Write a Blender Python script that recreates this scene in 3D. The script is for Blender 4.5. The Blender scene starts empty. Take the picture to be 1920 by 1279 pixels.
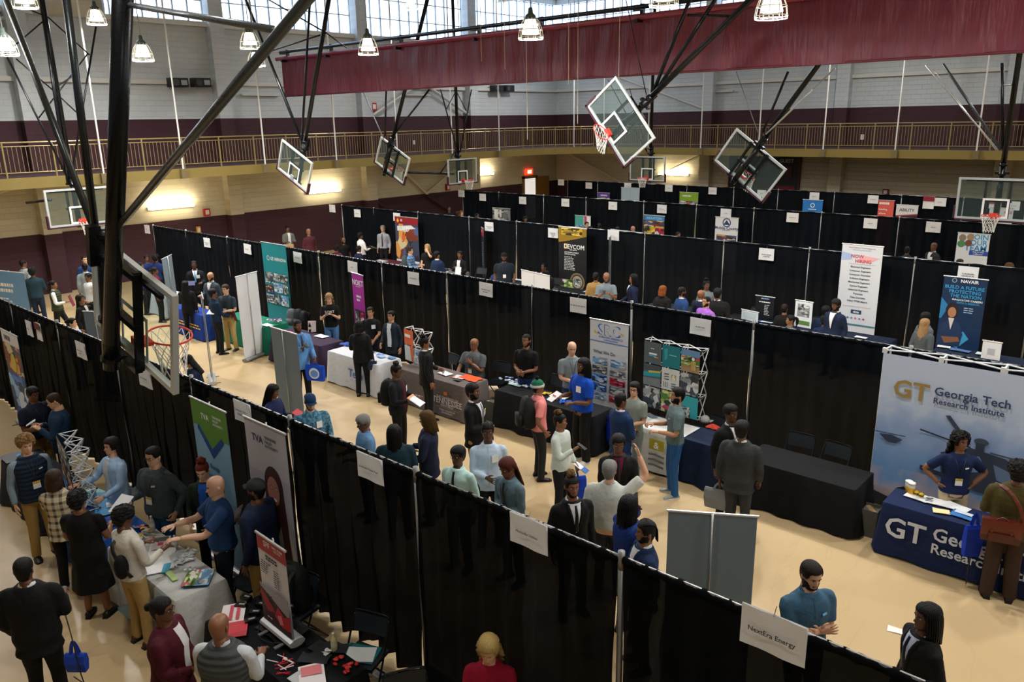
import bpy, math, random
import numpy as np
from mathutils import Vector, Matrix
sc=bpy.context.scene; COL=sc.collection; PI=math.pi
# ---------------------------------------------------------------- camera
F=1480.0; PITCH=math.radians(15.6); ROLL=math.radians(1.07); H=5.8; YAW=math.radians(42.4)
_f=np.array([-math.sin(YAW)*math.cos(PITCH), math.cos(YAW)*math.cos(PITCH), -math.sin(PITCH)])
_r=np.array([math.cos(YAW), math.sin(YAW), 0.0]); _u=np.cross(_r,_f)
CR=_r*math.cos(ROLL)-_u*math.sin(ROLL); CU=_r*math.sin(ROLL)+_u*math.cos(ROLL)
cam=bpy.data.objects.new('camera',bpy.data.cameras.new('camera')); COL.objects.link(cam); sc.camera=cam
cam.data.lens=F/1920*36; cam.data.sensor_width=36; cam.data.clip_end=300; cam.data.clip_start=.05
M4=Matrix(((CR[0],CU[0],-_f[0],0),(CR[1],CU[1],-_f[1],0),(CR[2],CU[2],-_f[2],H),(0,0,0,1)))
cam.matrix_world=M4
# ---------------------------------------------------------------- world, exposure
wd=bpy.data.worlds.new('sky'); sc.world=wd; wd.use_nodes=True
wd.node_tree.nodes['Background'].inputs[0].default_value=(.62,.8,1,1); wd.node_tree.nodes['Background'].inputs[1].default_value=2.6
vs=sc.view_settings; vs.view_transform='Standard'; vs.look='None'; vs.gamma=1; vs.use_curve_mapping=False; vs.exposure=0.0
LAMP_W=265.0; SIDE_W=30.0; WINDOW_E=3.2
def ray(px,py):
    d=_f*F+CR*(px-960)-CU*(py-639.5); return d
O=np.array([0,0,H])
def W(px,py,z=0.): d=ray(px,py); return O+d*((z-H)/d[2])
def WY(px,py,Y): d=ray(px,py); return O+d*(Y/d[1])
def WX(px,py,X): d=ray(px,py); return O+d*(X/d[0])
def WD(px,py,D): d=ray(px,py); return O+d*(D/F)      # D = depth along the view axis
# ---------------------------------------------------------------- materials
_mc={}
def lin(c): return c/12.92 if c<=.04045 else ((c+.055)/1.055)**2.4
def rgb(h):
    h=h.lstrip('#')
    if len(h)==3: h=''.join(a*2 for a in h)
    return tuple(lin(int(h[i:i+2],16)/255) for i in (0,2,4))+(1,)
def mat(c,rough=.6,kind='plain',metal=0.,name=None):
    key=(c,rough,kind,metal)
    if key in _mc: return _mc[key]
    m=bpy.data.materials.new(name or kind+'_'+c.strip('#')); m.use_nodes=True; nt=m.node_tree; b=nt.nodes['Principled BSDF']
    col=rgb(c); b.inputs['Base Color'].default_value=col; b.inputs['Roughness'].default_value=rough; b.inputs['Metallic'].default_value=metal
    m.diffuse_color=col
    N=lambda t:nt.nodes.new(t); Lk=nt.links.new
    if kind in('cloth','felt','hair','skin','plaid','puff','denim','drape','patterned'):
        tc=N('ShaderNodeTexCoord'); nz=N('ShaderNodeTexNoise'); bp=N('ShaderNodeBump')
        nz.inputs['Scale'].default_value={'cloth':14,'felt':60,'hair':70,'skin':30,'plaid':12,'puff':10,'denim':16,'drape':90,'patterned':26}[kind]
        nz.inputs['Detail'].default_value=4
        if kind=='hair':
            mp=N('ShaderNodeMapping'); mp.inputs['Scale'].default_value=(1,1,.12); Lk(tc.outputs['Object'],mp.inputs[0]); Lk(mp.outputs[0],nz.inputs['Vector']); nz.inputs['Scale'].default_value=110
        else: Lk(tc.outputs['Object'],nz.inputs['Vector'])
        Lk(nz.outputs['Fac'],bp.inputs['Height']); Lk(bp.outputs['Normal'],b.inputs['Normal'])
        bp.inputs['Distance'].default_value={'cloth':.014,'puff':.012,'plaid':.012,'denim':.014,'hair':.012,'skin':.001,'drape':.006,'felt':.004,'patterned':.02}[kind]
        bp.inputs['Strength'].default_value=.8
        mx=N('ShaderNodeMixRGB'); mx.blend_type='MULTIPLY'; mx.inputs['Fac'].default_value={'hair':.5,'skin':.12}.get(kind,.16)
        mx.inputs['Color1'].default_value=col; Lk(nz.outputs['Fac'],mx.inputs['Color2']); last=mx.outputs['Color']
        b.inputs['Specular IOR Level'].default_value=(.1 if kind=='drape' else .25) if kind!='skin' else .45
        if kind in('plaid',):
            a=N('ShaderNodeSeparateXYZ'); Lk(tc.outputs['Object'],a.inputs[0]); outs=[]
            for ax,fr in(('X',70),('Z',70)):
                mm=N('ShaderNodeMath'); mm.operation='MULTIPLY'; mm.inputs[1].default_value=fr; Lk(a.outputs[ax],mm.inputs[0])
                s=N('ShaderNodeMath'); s.operation='SINE'; Lk(mm.outputs[0],s.inputs[0])
                g=N('ShaderNodeMath'); g.operation='GREATER_THAN'; g.inputs[1].default_value=.35; Lk(s.outputs[0],g.inputs[0]); outs.append(g)
            ad=N('ShaderNodeMath'); ad.operation='ADD'; Lk(outs[0].outputs[0],ad.inputs[0]); Lk(outs[1].outputs[0],ad.inputs[1])
            hf=N('ShaderNodeMath'); hf.operation='MULTIPLY'; hf.inputs[1].default_value=.46; Lk(ad.outputs[0],hf.inputs[0])
            m2=N('ShaderNodeMixRGB'); m2.inputs['Color2'].default_value=rgb('2b2420'); Lk(hf.outputs[0],m2.inputs['Fac']); Lk(last,m2.inputs['Color1']); last=m2.outputs['Color']
        if kind=='patterned':
            v=N('ShaderNodeTexNoise'); v.inputs['Scale'].default_value=22; v.inputs['Detail'].default_value=6; Lk(tc.outputs['Object'],v.inputs['Vector'])
            cr=N('ShaderNodeValToRGB'); cr.color_ramp.elements[0].position=.47; cr.color_ramp.elements[1].position=.55; Lk(v.outputs['Fac'],cr.inputs['Fac'])
            m2=N('ShaderNodeMixRGB'); m2.inputs['Color2'].default_value=rgb('5f8ea4'); Lk(cr.outputs['Color'],m2.inputs['Fac']); Lk(last,m2.inputs['Color1']); last=m2.outputs['Color']
        if kind=='puff':
            w=N('ShaderNodeTexWave'); w.bands_direction='Z'; w.inputs['Scale'].default_value=5; w.inputs['Distortion'].default_value=.4; Lk(tc.outputs['Object'],w.inputs['Vector'])
            b2=N('ShaderNodeBump'); b2.inputs['Distance'].default_value=.012; Lk(w.outputs['Fac'],b2.inputs['Height']); Lk(bp.outputs['Normal'],b2.inputs['Normal']); Lk(b2.outputs['Normal'],b.inputs['Normal'])
        Lk(last,b.inputs['Base Color'])
    if kind=='drape':
        tr=N('ShaderNodeBsdfTransparent'); ms=N('ShaderNodeMixShader'); ms.inputs[0].default_value=.007
        Lk(b.outputs[0],ms.inputs[1]); Lk(tr.outputs[0],ms.inputs[2]); Lk(ms.outputs[0],nt.nodes['Material Output'].inputs[0])
    if kind=='glass':
        tr=N('ShaderNodeBsdfTransparent'); tr.inputs[0].default_value=(.9,.94,.93,1); ms=N('ShaderNodeMixShader'); ms.inputs[0].default_value=.94
        Lk(b.outputs[0],ms.inputs[1]); Lk(tr.outputs[0],ms.inputs[2]); Lk(ms.outputs[0],nt.nodes['Material Output'].inputs[0])
    if kind=='emit':
        b.inputs['Emission Color'].default_value=col; b.inputs['Emission Strength'].default_value=metal; b.inputs['Metallic'].default_value=0
    if kind=='brick':
        tc=N('ShaderNodeTexCoord'); mp=N('ShaderNodeMapping'); Lk(tc.outputs['UV'],mp.inputs[0])
        br=N('ShaderNodeTexBrick'); Lk(mp.outputs[0],br.inputs[0]); br.inputs['Scale'].default_value=1; br.inputs['Brick Width'].default_value=.4; br.inputs['Row Height'].default_value=.2
        br.inputs['Mortar Size'].default_value=.006; br.inputs['Color1'].default_value=col; br.inputs['Color2'].default_value=tuple(x*.95 for x in col[:3])+(1,); br.inputs['Mortar'].default_value=tuple(x*.9 for x in col[:3])+(1,)
        Lk(br.outputs[0],b.inputs['Base Color']); bp=N('ShaderNodeBump'); bp.invert=True; bp.inputs['Distance'].default_value=.008; Lk(br.outputs[1],bp.inputs['Height']); Lk(bp.outputs[0],b.inputs['Normal'])
    if kind=='brushed':
        tc=N('ShaderNodeTexCoord'); nz=N('ShaderNodeTexNoise'); nz.inputs['Scale'].default_value=40; Lk(tc.outputs['Object'],nz.inputs[0])
        mr=N('ShaderNodeMapRange'); mr.inputs[3].default_value=rough*.7; mr.inputs[4].default_value=rough*1.3; Lk(nz.outputs[0],mr.inputs[0]); Lk(mr.outputs[0],b.inputs['Roughness'])
    _mc[key]=m; return m
# ---------------------------------------------------------------- mesh builder
class MB:
    def __init__(s): s.v=[]; s.f=[]; s.m=[]; s.n=0
    def add(s,v,f,mi=0):
        b=s.n; s.v.extend([tuple(map(float,p)) for p in v]); s.n+=len(v)
        for q in f: s.f.append(tuple(b+i for i in q)); s.m.append(mi)
        return s
    def box(s,x0,x1,y0,y1,z0,z1,mi=0,T=None):
        v=[(x,y,z) for x in(x0,x1) for y in(y0,y1) for z in(z0,z1)]
        if T is not None: v=[T(p) for p in v]
        return s.add(v,[(0,1,3,2),(4,6,7,5),(0,4,5,1),(2,3,7,6),(0,2,6,4),(1,5,7,3)],mi)
    def rings(s,R,mi=0,cap=True,closed=False):
        n=len(R[0]); v=[p for r in R for p in r]; f=[]
        K=len(R)
        for i in range(K if closed else K-1):
            a=i*n; b=((i+1)%K)*n
            for j in range(n):
                k=(j+1)%n; f.append((a+j,a+k,b+k,b+j))
        if cap and not closed: f.append(tuple(range(n-1,-1,-1))); f.append(tuple((K-1)*n+j for j in range(n)))
        return s.add(v,f,mi)
    def tube(s,path,r,n=8,mi=0,ref=None,closed=False,cap=True):
        P=[np.array(p,float) for p in path]; K=len(P); R=[]
        if not hasattr(r,'__len__'): r=[r]*K
        a=None
        for i,p in enumerate(P):
            t=(P[(i+1)%K]-P[i-1]) if closed else P[min(i+1,K-1)]-P[max(i-1,0)]
            t=t/(np.linalg.norm(t)+1e-9)
            if a is None: a=np.array(ref if ref is not None else ((1,0,0) if abs(t[0])<.9 else (0,1,0)),float)
            a=a-t*(a@t); a/=np.linalg.norm(a)+1e-9; b=np.cross(t,a)
            ra,rb=(r[i] if hasattr(r[i],'__len__') else (r[i],r[i]))
            R.append([p+a*math.cos(q)*ra+b*math.sin(q)*rb for q in [2*PI*j/n for j in range(n)]])
        return s.rings(R,mi,cap,closed)
    def bar(s,a,b,r,n=8,mi=0): return s.tube([a,b],r,n,mi)
    def cyl(s,x,y,z0,z1,r0,r1=None,n=16,mi=0): return s.tube([(x,y,z0),(x,y,z1)],[r0,r0 if r1 is None else r1],n,mi)
    def ball(s,c,r,n=12,m=8,mi=0,fn=None):
        rx,ry,rz=(r if hasattr(r,'__len__') else (r,r,r)); R=[]
        for i in range(m+1):
            th=PI*(i+.02)/(m+.04); R.append([(c[0]+rx*math.sin(th)*math.cos(2*PI*j/n),c[1]+ry*math.sin(th)*math.sin(2*PI*j/n),c[2]-rz*math.cos(th)) for j in range(n)])
        if fn: R=[[fn(p) for p in q] for q in R]
        return s.rings(R,mi)
    def grid(s,fn,nu,nv,mi=0):
        v=[fn(i/nu,j/nv) for i in range(nu+1) for j in range(nv+1)]
        return s.add(v,[(i*(nv+1)+j,(i+1)*(nv+1)+j,(i+1)*(nv+1)+j+1,i*(nv+1)+j+1) for i in range(nu) for j in range(nv)],mi)
    def lathe(s,prof,c=(0,0,0),n=20,mi=0,cap=True):
        return s.rings([[(c[0]+r*math.cos(2*PI*j/n),c[1]+r*math.sin(2*PI*j/n),c[2]+z) for j in range(n)] for r,z in prof],mi,cap)
    def xf(s,T): s.v=[tuple(T(p)) for p in s.v]; return s
    def build(s,name,mats,parent=None,smooth=False,uv=None,loc=None):
        me=bpy.data.meshes.new(name); me.from_pydata(s.v,[],s.f)
        if not isinstance(mats,(list,tuple)): mats=[mats]
        for m in mats: me.materials.append(m)
        if len(mats)>1: me.polygons.foreach_set('material_index',s.m)
        if smooth: me.polygons.foreach_set('use_smooth',[True]*len(s.f))
        if uv:
            ul=me.uv_layers.new(); 
            for l in me.loops: ul.data[l.index].uv=uv(s.v[l.vertex_index])
        me.update()
        o=bpy.data.objects.new(name,me); COL.objects.link(o)
        if parent: o.parent=parent
        if loc is not None: o.location=loc
        return o
LAB={}
def tag(o,label,cat,group=None,kind=None):
    o['label']=label; o['category']=cat
    if group: o['group']=group
    if kind: o['kind']=kind
    k=len(label.split())
    if k<4 or k>16: print('LABEL LEN',k,label)
    if label in LAB and not group: print('LABEL DUP',label)
    LAB[label]=1
    return o
def empty(name,loc=(0,0,0),rz=0,label=None,cat=None,group=None):
    o=bpy.data.objects.new(name,None); o.empty_display_size=.1; COL.objects.link(o); o.location=loc; o.rotation_euler=(0,0,rz)
    if label: tag(o,label,cat,group)
    return o
def struct(o): o['kind']='structure'; return o
def copy_tree(o,parent=None):
    c=o.copy(); COL.objects.link(c)
    if parent: c.parent=parent
    for ch in list(o.children): copy_tree(ch,c)
    return c
ORD=['first','second','third','fourth','fifth','sixth','seventh','eighth','ninth','tenth','eleventh','twelfth','thirteenth','fourteenth','fifteenth']
rnd=random.Random(7)
# lettering: outlines of the built-in font, flattened into mesh
_tc={}
def glyphs(txt,bold=False):
    k=(txt,bold)
    if k in _tc: return _tc[k]
    cu=bpy.data.curves.new('t','FONT'); cu.body=txt; cu.size=1; cu.resolution_u=2; cu.align_x='LEFT'; cu.fill_mode='FRONT'
    if bold: cu.offset=.018
    o=bpy.data.objects.new('t',cu); me=bpy.data.meshes.new_from_object(o)
    v=np.array([p.co[:] for p in me.vertices]) if len(me.vertices) else np.zeros((0,3)); f=[tuple(p.vertices) for p in me.polygons]
    bpy.data.objects.remove(o); bpy.data.curves.remove(cu); bpy.data.meshes.remove(me)
    _tc[k]=(v,f); return _tc[k]
WHITE='f4f4f2'
BLACKM=mat('101114',.35,'brushed',.6); STEEL=mat('9a9c9e',.35,'brushed',.9); PAPER=mat('f2f3f4',.7)
# ================================================================ ROOM
XL,XR,YF,YN,ZC=-31.6,26.0,39.0,-3.4,12.6
CREAM='c9c0a6'; MAROON='3a1823'; WHT='c4cacd'
def floor():
    m=bpy.data.materials.new('floor_cover'); m.use_nodes=True; nt=m.node_tree; b=nt.nodes['Principled BSDF']; N=lambda t:nt.nodes.new(t); L=nt.links.new
    tc=N('ShaderNodeTexCoord'); n1=N('ShaderNodeTexNoise'); n1.inputs['Scale'].default_value=.35; n1.inputs['Detail'].default_value=5; L(tc.outputs['Object'],n1.inputs[0])
    cr=N('ShaderNodeValToRGB'); cr.color_ramp.elements[0].color=rgb('bfa67c'); cr.color_ramp.elements[0].position=.3; cr.color_ramp.elements[1].color=rgb('ccb48c'); cr.color_ramp.elements[1].position=.7; L(n1.outputs[0],cr.inputs[0])
    mp=N('ShaderNodeMapping'); mp.inputs['Scale'].default_value=(1.2,.25,1); mp.inputs['Rotation'].default_value=(0,0,.5); L(tc.outputs['Object'],mp.inputs[0])
    n2=N('ShaderNodeTexNoise'); n2.inputs['Scale'].default_value=1.4; n2.inputs['Detail'].default_value=3; n2.inputs['Distortion'].default_value=1.2; L(mp.outputs[0],n2.inputs[0])
    c2=N('ShaderNodeValToRGB'); c2.color_ramp.elements[0].position=.485; c2.color_ramp.elements[1].position=.5; c2.color_ramp.elements[0].color=(1,1,1,1); c2.color_ramp.elements[1].color=(.93,.93,.93,1)
    e=c2.color_ramp.elements.new(.515); e.color=(1,1,1,1); L(n2.outputs[0],c2.inputs[0])
    mx=N('ShaderNodeMixRGB'); mx.blend_type='MULTIPLY'; mx.inputs[0].default_value=1; L(cr.outputs[0],mx.inputs[1]); L(c2.outputs[0],mx.inputs[2]); L(mx.outputs[0],b.inputs['Base Color'])
    bp=N('ShaderNodeBump'); bp.inputs['Distance'].default_value=.02; bp.inputs['Strength'].default_value=.35; L(n2.outputs[0],bp.inputs['Height']); L(bp.outputs[0],b.inputs['Normal'])
    b.inputs['Roughness'].default_value=.3
    mb=MB(); mb.box(XL-.2,XR+.2,YN-.2,YF+.2,-.12,0); struct(mb.build('floor',m))
floor()
def uvxz(p): return (p[0],p[2])
def uvyz(p): return (p[1],p[2])
def wall_x(name,x0,x1,y0,y1):   # wall whose face is a x plane, in three painted bands
    mats=[mat(MAROON,.75,'brick'),mat(CREAM,.8,'brick'),mat(WHT,.8,'brick')]
    mb=MB(); 
    for z0,z1,k in((0,2.18,0),(2.18,4.1,1),(4.1,6.1,0),(6.1,9.75,2)): mb.box(x0,x1,y0,y1,z0,z1,k)
    return mb.build(name,mats,None,uv=uvyz if abs(x1-x0)<abs(y1-y0) else uvxz)
struct(wall_x('wall_left',XL-.3,XL,YN,YF)); struct(wall_x('wall_back',XL,XR,YF,YF+.3)); struct(wall_x('wall_right',XR,XR+.3,YN,YF)); struct(wall_x('wall_front',XL,XR,YN-.3,YN))
mb=MB()
mb.box(XL-.3,XL,YN,YF,12.3,ZC); mb.box(XR,XR+.3,YN,YF,9.75,ZC); mb.box(XL,XR,YN-.3,YN,9.75,ZC); mb.box(XL,XR,YF,YF+.3,12.3,ZC)
struct(mb.build('wall_upper_band',mat(WHT,.8)))
# ceiling: corrugated deck
mb=MB(); nx=int((XR-XL)/.3)
prof=[]
for i in range(nx+1):
    x=XL-.3+i*.3; prof+= [(x,ZC),(x+.12,ZC),(x+.16,ZC+.07),(x+.26,ZC+.07)]
mb.add([(x,YN-.3,z) for x,z in prof]+[(x,YF+.3,z) for x,z in prof],[(i,i+1,len(prof)+i+1,len(prof)+i) for i in range(len(prof)-1)])
struct(mb.build('ceiling',mat('d9d4c4',.7)))
# roof beams
for i,y in enumerate((4,11.5,19,26.5,34)):
    mb=MB(); mb.box(XL,XR,y-.12,y+.12,12.0,12.04); mb.box(XL,XR,y-.12,y+.12,12.5,12.56); mb.box(XL,XR,y-.015,y+.015,12.04,12.5); struct(mb.build('trim_roof_beam',mat('d9d4c4',.7)))
for i,x in enumerate((-24,-11,2)):
    for y in(2.2,15.8,20.6,31.2):
        mb=MB(); mb.box(x-5,x+5,y-.08,y+.08,11.8,11.98); struct(mb.build('trim_goal_support_beam',mat('d9d4c4',.7)))
# pilasters, ledges
PILM=[mat(MAROON,.75,'brick'),mat(CREAM,.8,'brick'),mat(WHT,.8,'brick')]
def pil(x0,x1,y0,y1,yf):
    mb=MB()
    for z0,z1,k in((0,2.18,0),(2.18,4.1,1),(4.1,6.1,0),(6.1,12.3,2)): mb.box(x0,x1,y0,y1,z0,z1,k)
    struct(mb.build('trim_pilaster',PILM,uv=uvyz if yf else uvxz))
for y in (1.5,9.9,17.1,24.3,31.5): pil(XL-.02,XL+.42,y-.3,y+.3,1)
for x in (-21.2,-14.3,-7.4,-.5,6.4,13.3): pil(x-.3,x+.3,YF-.42,YF+.02,0)
mb=MB(); mb.box(XL,XL+.16,YN,YF,7.4,7.55); mb.box(XL,XL+.2,YN,YF,9.6,9.78); mb.box(XL,XR,YF-.16,YF,7.4,7.55); mb.box(XL,XR,YF-.2,YF,9.6,9.78); struct(mb.build('trim_ledge',mat('cfcec8',.7)))
# diagonal wall braces
def brace(a,b,c='cfc4a4',r=.07):
    mb=MB(); mb.bar(a,b,r,6); struct(mb.build('trim_wall_brace',mat(c,.7)))
brace((XL+.2,25.9,3.95),(XL+.2,28,2.2)); brace((XL+.2,31.3,4.0),(XL+.2,28,2.2)); brace((XL+.2,24.6,2.1),(XL+.2,28,.2),MAROON); brace((XL+.2,31.3,.2),(XL+.2,28,2.1),MAROON)
brace((XL+.25,24.6,6.1),(XL+.25,31.3,9.4),'c4c4c0'); brace((XL+.25,31.3,6.1),(XL+.25,24.6,9.4),'c4c4c0')
brace((-30.6,YF-.2,3.9),(-25.9,YF-.2,1.9)); brace((-21.4,YF-.2,3.9),(-25.9,YF-.2,1.9)); brace((-30.6,YF-.25,9.3),(-21.4,YF-.25,6.2),'c4c4c0')
brace((XL+.25,2,6.3),(XL+.25,9.6,9.4),'c4c4c0'); brace((XL+.2,2,2.3),(XL+.2,9.6,4.0))
# clerestory windows with mullions (glass bright with daylight)
GLS=mat('cfe4ff',.2,'emit',WINDOW_E)
def window(n,axis,a0,a1):
    e=empty('window_%d'%n); struct(e)
    g=MB(); fr=MB(); k=max(2,int(round((a1-a0)/.62)))
    if axis=='y': g.box(XL-.16,XL-.14,a0,a1,9.75,12.3)
    else: g.box(a0,a1,YF+.14,YF+.16,9.75,12.3)
    struct(g.build('window_pane',GLS,e))
    for i in range(k+1):
        a=a0+(a1-a0)*i/k; w=.025
        if axis=='y': fr.box(XL-.2,XL-.06,a-w,a+w,9.75,12.3)
        else: fr.box(a-w,a+w,YF+.06,YF+.2,9.75,12.3)
    for z in(9.8,10.6,11.45,12.25):
        if axis=='y': fr.box(XL-.18,XL-.08,a0,a1,z-.02,z+.02)
        else: fr.box(a0,a1,YF+.08,YF+.18,z-.02,z+.02)
    struct(fr.build('window_frame',mat('aab2b8',.5),e))
n=1
for a0,a1 in((-3,1.2),(1.8,9.6),(10.2,16.8),(17.4,24),(24.6,31.2),(31.8,38.8)): window(n,'y',a0,a1); n+=1
for a0,a1 in((-31.2,-21.5),(-20.9,-14.6),(-14,-7.7),(-7.1,-.8),(-.2,6.1),(6.7,13),(13.6,25.6)): window(n,'x',a0,a1); n+=1
# ---- upper walkway (running track) with fascia and railing, round corner
ZW0,ZW1=4.0,4.35; R=3.5; XE=-28.3; YE=35.7
def edge():
    P=[(XE,y) for y in np.linspace(YN,YE-R,26)]
    for a in np.linspace(0,PI/2,9)[1:]: P.append((XE+R-R*math.cos(a),YE-R+R*math.sin(a)))
    P+=[(x,YE) for x in np.linspace(XE+R,XR,36)[1:]]
    return P
EP=edge()
def outer(p):
    i=p
    return i
mb=MB(); n=len(EP)
def off(i):
    x,y=EP[i]
    if y<YE-R: return (XL,y)
    if x>XE+R: return (x,YF)
    return (XL+ (x-XE)*.0, y) if (x-XE)<(YE-y) else (x,YF)
OUT=[]
for i,(x,y) in enumerate(EP):
    if y<=YE-R: OUT.append((XL,y))
    elif x>=XE+R: OUT.append((x,YF))
    else:
        a=math.atan2(y-(YE-R),XE+R-x); 
        OUT.append((XL,YE-R+(YF-YE+R)*math.tan(a)) if a<PI/4 else ((XE+R)-(XE+R-XL)/math.tan(a),YF))
v=[(x,y,ZW0) for x,y in EP]+[(x,y,ZW1) for x,y in EP]+[(x,y,ZW1) for x,y in OUT]+[(x,y,ZW0) for x,y in OUT]
f=[];
for i in range(n-1):
    for a,b,k in((0,1,0),(1,2,1),(3,0,2)): f.append((a*n+i,a*n+i+1,b*n+i+1,b*n+i))
mb.add(v,f); mb.m=[[0,1,2][j%3] for j in range(len(f))]
struct(mb.build('floor_upper_walkway',[mat('7d6c34',.55),mat('3a2328',.8),mat('b8b2a0',.8)]))
# near walkway the photographer stands on
mb=MB(); mb.box(XE,XR,YN,-.75,ZW0,ZW1); struct(mb.build('floor_near_walkway',mat('b39a5a',.6)))
# railing sections, each a structure piece
BR=mat('8f7f52',.4,'brushed',.3)
def railing(pts):
    top=MB(); bal=MB()
    for (x0,y0),(x1,y1) in zip(pts[:-1],pts[1:]):
        for z,r in((5.42,.024),(5.3,.016),(4.5,.016)): top.bar((x0,y0,z),(x1,y1,z),r,5)
        L=math.hypot(x1-x0,y1-y0); k=max(1,int(round(L/.125)))
        for j in range(k):
            x=x0+(x1-x0)*j/k; y=y0+(y1-y0)*j/k; bal.add([(x-.007,y-.007,4.5),(x+.007,y-.007,4.5),(x+.007,y+.007,4.5),(x-.007,y+.007,4.5),(x-.007,y-.007,5.3),(x+.007,y-.007,5.3),(x+.007,y+.007,5.3),(x-.007,y+.007,5.3)],[(0,1,5,4),(1,2,6,5),(2,3,7,6),(3,0,4,7)])
        top.box(x0-.022,x0+.022,y0-.022,y0+.022,4.35,5.42)
    a=struct(top.build('trim_railing',BR)); struct(bal.build('baluster_row',BR,a))
ins=[]
for i,(x,y) in enumerate(EP):
    a=math.atan2(*( (EP[min(i+1,n-1)][1]-EP[max(i-1,0)][1]),(EP[min(i+1,n-1)][0]-EP[max(i-1,0)][0])))
    ins.append((x-.06*math.sin(a)*1,y+.06*math.cos(a)) )
ins=[(x,y) for x,y in ins if y>-1]
k=0
while k<len(ins)-1: railing(ins[k:k+7]); k+=6
# hanging rods that carry the walkway
RODM=[mat('d8d8d4',.5),mat('6c6040',.6)]
for i,y in enumerate((3.6,7.0,10.8,13.55,16.85,20.2,23.5,26.9,30.2)):
    mb=MB(); mb.bar((XE+.1,y,4.02),(XE+.1,y,ZC),.03,6); mb.box(XE,XE+.16,y-.1,y+.1,4.02,4.34,1); struct(mb.build('trim_hanger_rod',RODM))
for x in(-27.4,-25.4,-22.8,-19.8,-16.8,-13.8,-10.8,-7.8,-4.8,-1.8,1.2):
    mb=MB(); yy=YE-.1 if x>-25 else YE-.35; mb.bar((x,yy,4.02),(x,yy,ZC),.03,6); mb.box(x-.1,x+.1,yy-.04,yy+.12,4.02,4.34,1); struct(mb.build('trim_hanger_rod',RODM))
# wall strip lights under the walkway
def strip(px,py,where,lab,w=.95):
    p=WX(px,py,XL+.12) if where=='L' else WY(px,py,YF-.12)
    e=empty('strip_light',p,0 if where=='L' else -PI/2,lab,'light')
    mb=MB(); mb.box(-.1,0,-w,w,-.05,.05); mb.build('housing',mat('d8d4c8',.5),e)
    mb=MB(); mb.tube([(.06,-w+.05,0),(.06,w-.05,0)],.05,8); mb.build('diffuser',mat('fff0cf',.4,'emit',16.),e,True)
    l=bpy.data.lights.new('strip_light_glow','AREA'); l.shape='RECTANGLE'; l.size=.25; l.size_y=2*w; l.energy=SIDE_W; l.color=(1,.86,.62)
    o=bpy.data.objects.new('strip_light_glow',l); COL.objects.link(o); o.parent=e; o.location=(.2,0,.1); o.rotation_euler=(0,PI*.62,0)
for a in((322,388,'L','glowing wall strip light behind the near glass backboard on left wall'),(607,359,'L','glowing wall strip light right of the tilted backboard below the walkway'),
         (903,327,'L','glowing wall strip light beside the small lowered backboard near the corner'),(1262,327,'B','glowing strip light on the far wall behind a lowered backboard')): strip(*a)
for px,py in((1345,172),(488,178),(780,178)):
    p=WY(px,py,YF-.1) if px>1000 else WX(px,py,XL+.1)
    mb=MB(); 
    if px>1000: mb.box(-.9,.9,-.1,.1,-.04,.04)
    else: mb.box(-.1,.1,-.9,.9,-.04,.04)
    tag(mb.build('wall_tube_light',mat('c4c4c0',.5),loc=p),{1345:'unlit white tube light on the white far wall above the balcony',488:'unlit white tube light on white left wall left of maroon curtain',780:'unlit tube light on the left wall just under the maroon curtain'}[px],'light')
# small wall things: alarm boxes, exit sign, speakers, thermostats
def wallbox(px,py,wh,sz,col,name,lab,cat,em=0):
    p=WX(px,py,XL+.05) if wh=='L' else WY(px,py,YF-.05)
    w,h,d=sz; e=empty(name,p,0,lab,cat)
    a=MB(); b=MB()
    if wh=='L': a.box(-.04,d,-w/2,w/2,-h/2,h/2); b.box(d,d+.008,-w*.3,w*.3,-h*.3,h*.3)
    else: a.box(-w/2,w/2,-d,.04,-h/2,h/2); b.box(-w*.3,w*.3,-d-.008,-d,-h*.3,h*.3)
    a.build('housing',mat(col,.5) if not em else mat(col,.5,'emit',em),e); b.build('face_plate',mat('e8d8d4',.5) if not em else mat('ffb090',.5,'emit',3.),e)
wallbox(387,398,'L',(.26,.3,.08),'b01c22','alarm_box','red fire alarm box on cream left wall above the maroon band','alarm')
wallbox(700,200,'L',(.3,.36,.08),'b01c22','alarm_box','red fire alarm box on the white wall below the maroon curtain','alarm')
wallbox(839,351,'L',(.26,.34,.08),'b01c22','alarm_box','red fire alarm box under the small lowered backboard','alarm')
wallbox(1661,360,'B',(.26,.26,.08),'7a1c26','alarm_box','dark red alarm box on the far cream wall above the drapes','alarm')
wallbox(991,322,'L',(.6,.34,.08),'ff3a22','exit_sign','lit red exit sign on the wall at the far corner','sign',1.6)
wallbox(372,431,'L',(.16,.26,.05),'c8963c','wall_plate','small orange wall plate on the maroon left wall','plate')
wallbox(885,230,'L',(.5,1.5,.1),'c8d4de','wall_poster','tall pale poster on maroon wall behind the balcony railing','poster')
wallbox(884,197,'L',(.2,.9,.06),'b2543a','wall_notice','narrow rust-coloured notice on the white wall above the balcony','notice')
wallbox(776,267,'L',(.12,.2,.04),'d8d4c8','light_switch','small white switch plate on maroon wall behind balcony','switch')
wallbox(1617,257,'B',(.14,.24,.04),'d8d4c8','light_switch','small white switch plate on far maroon wall behind balcony','switch')
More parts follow.
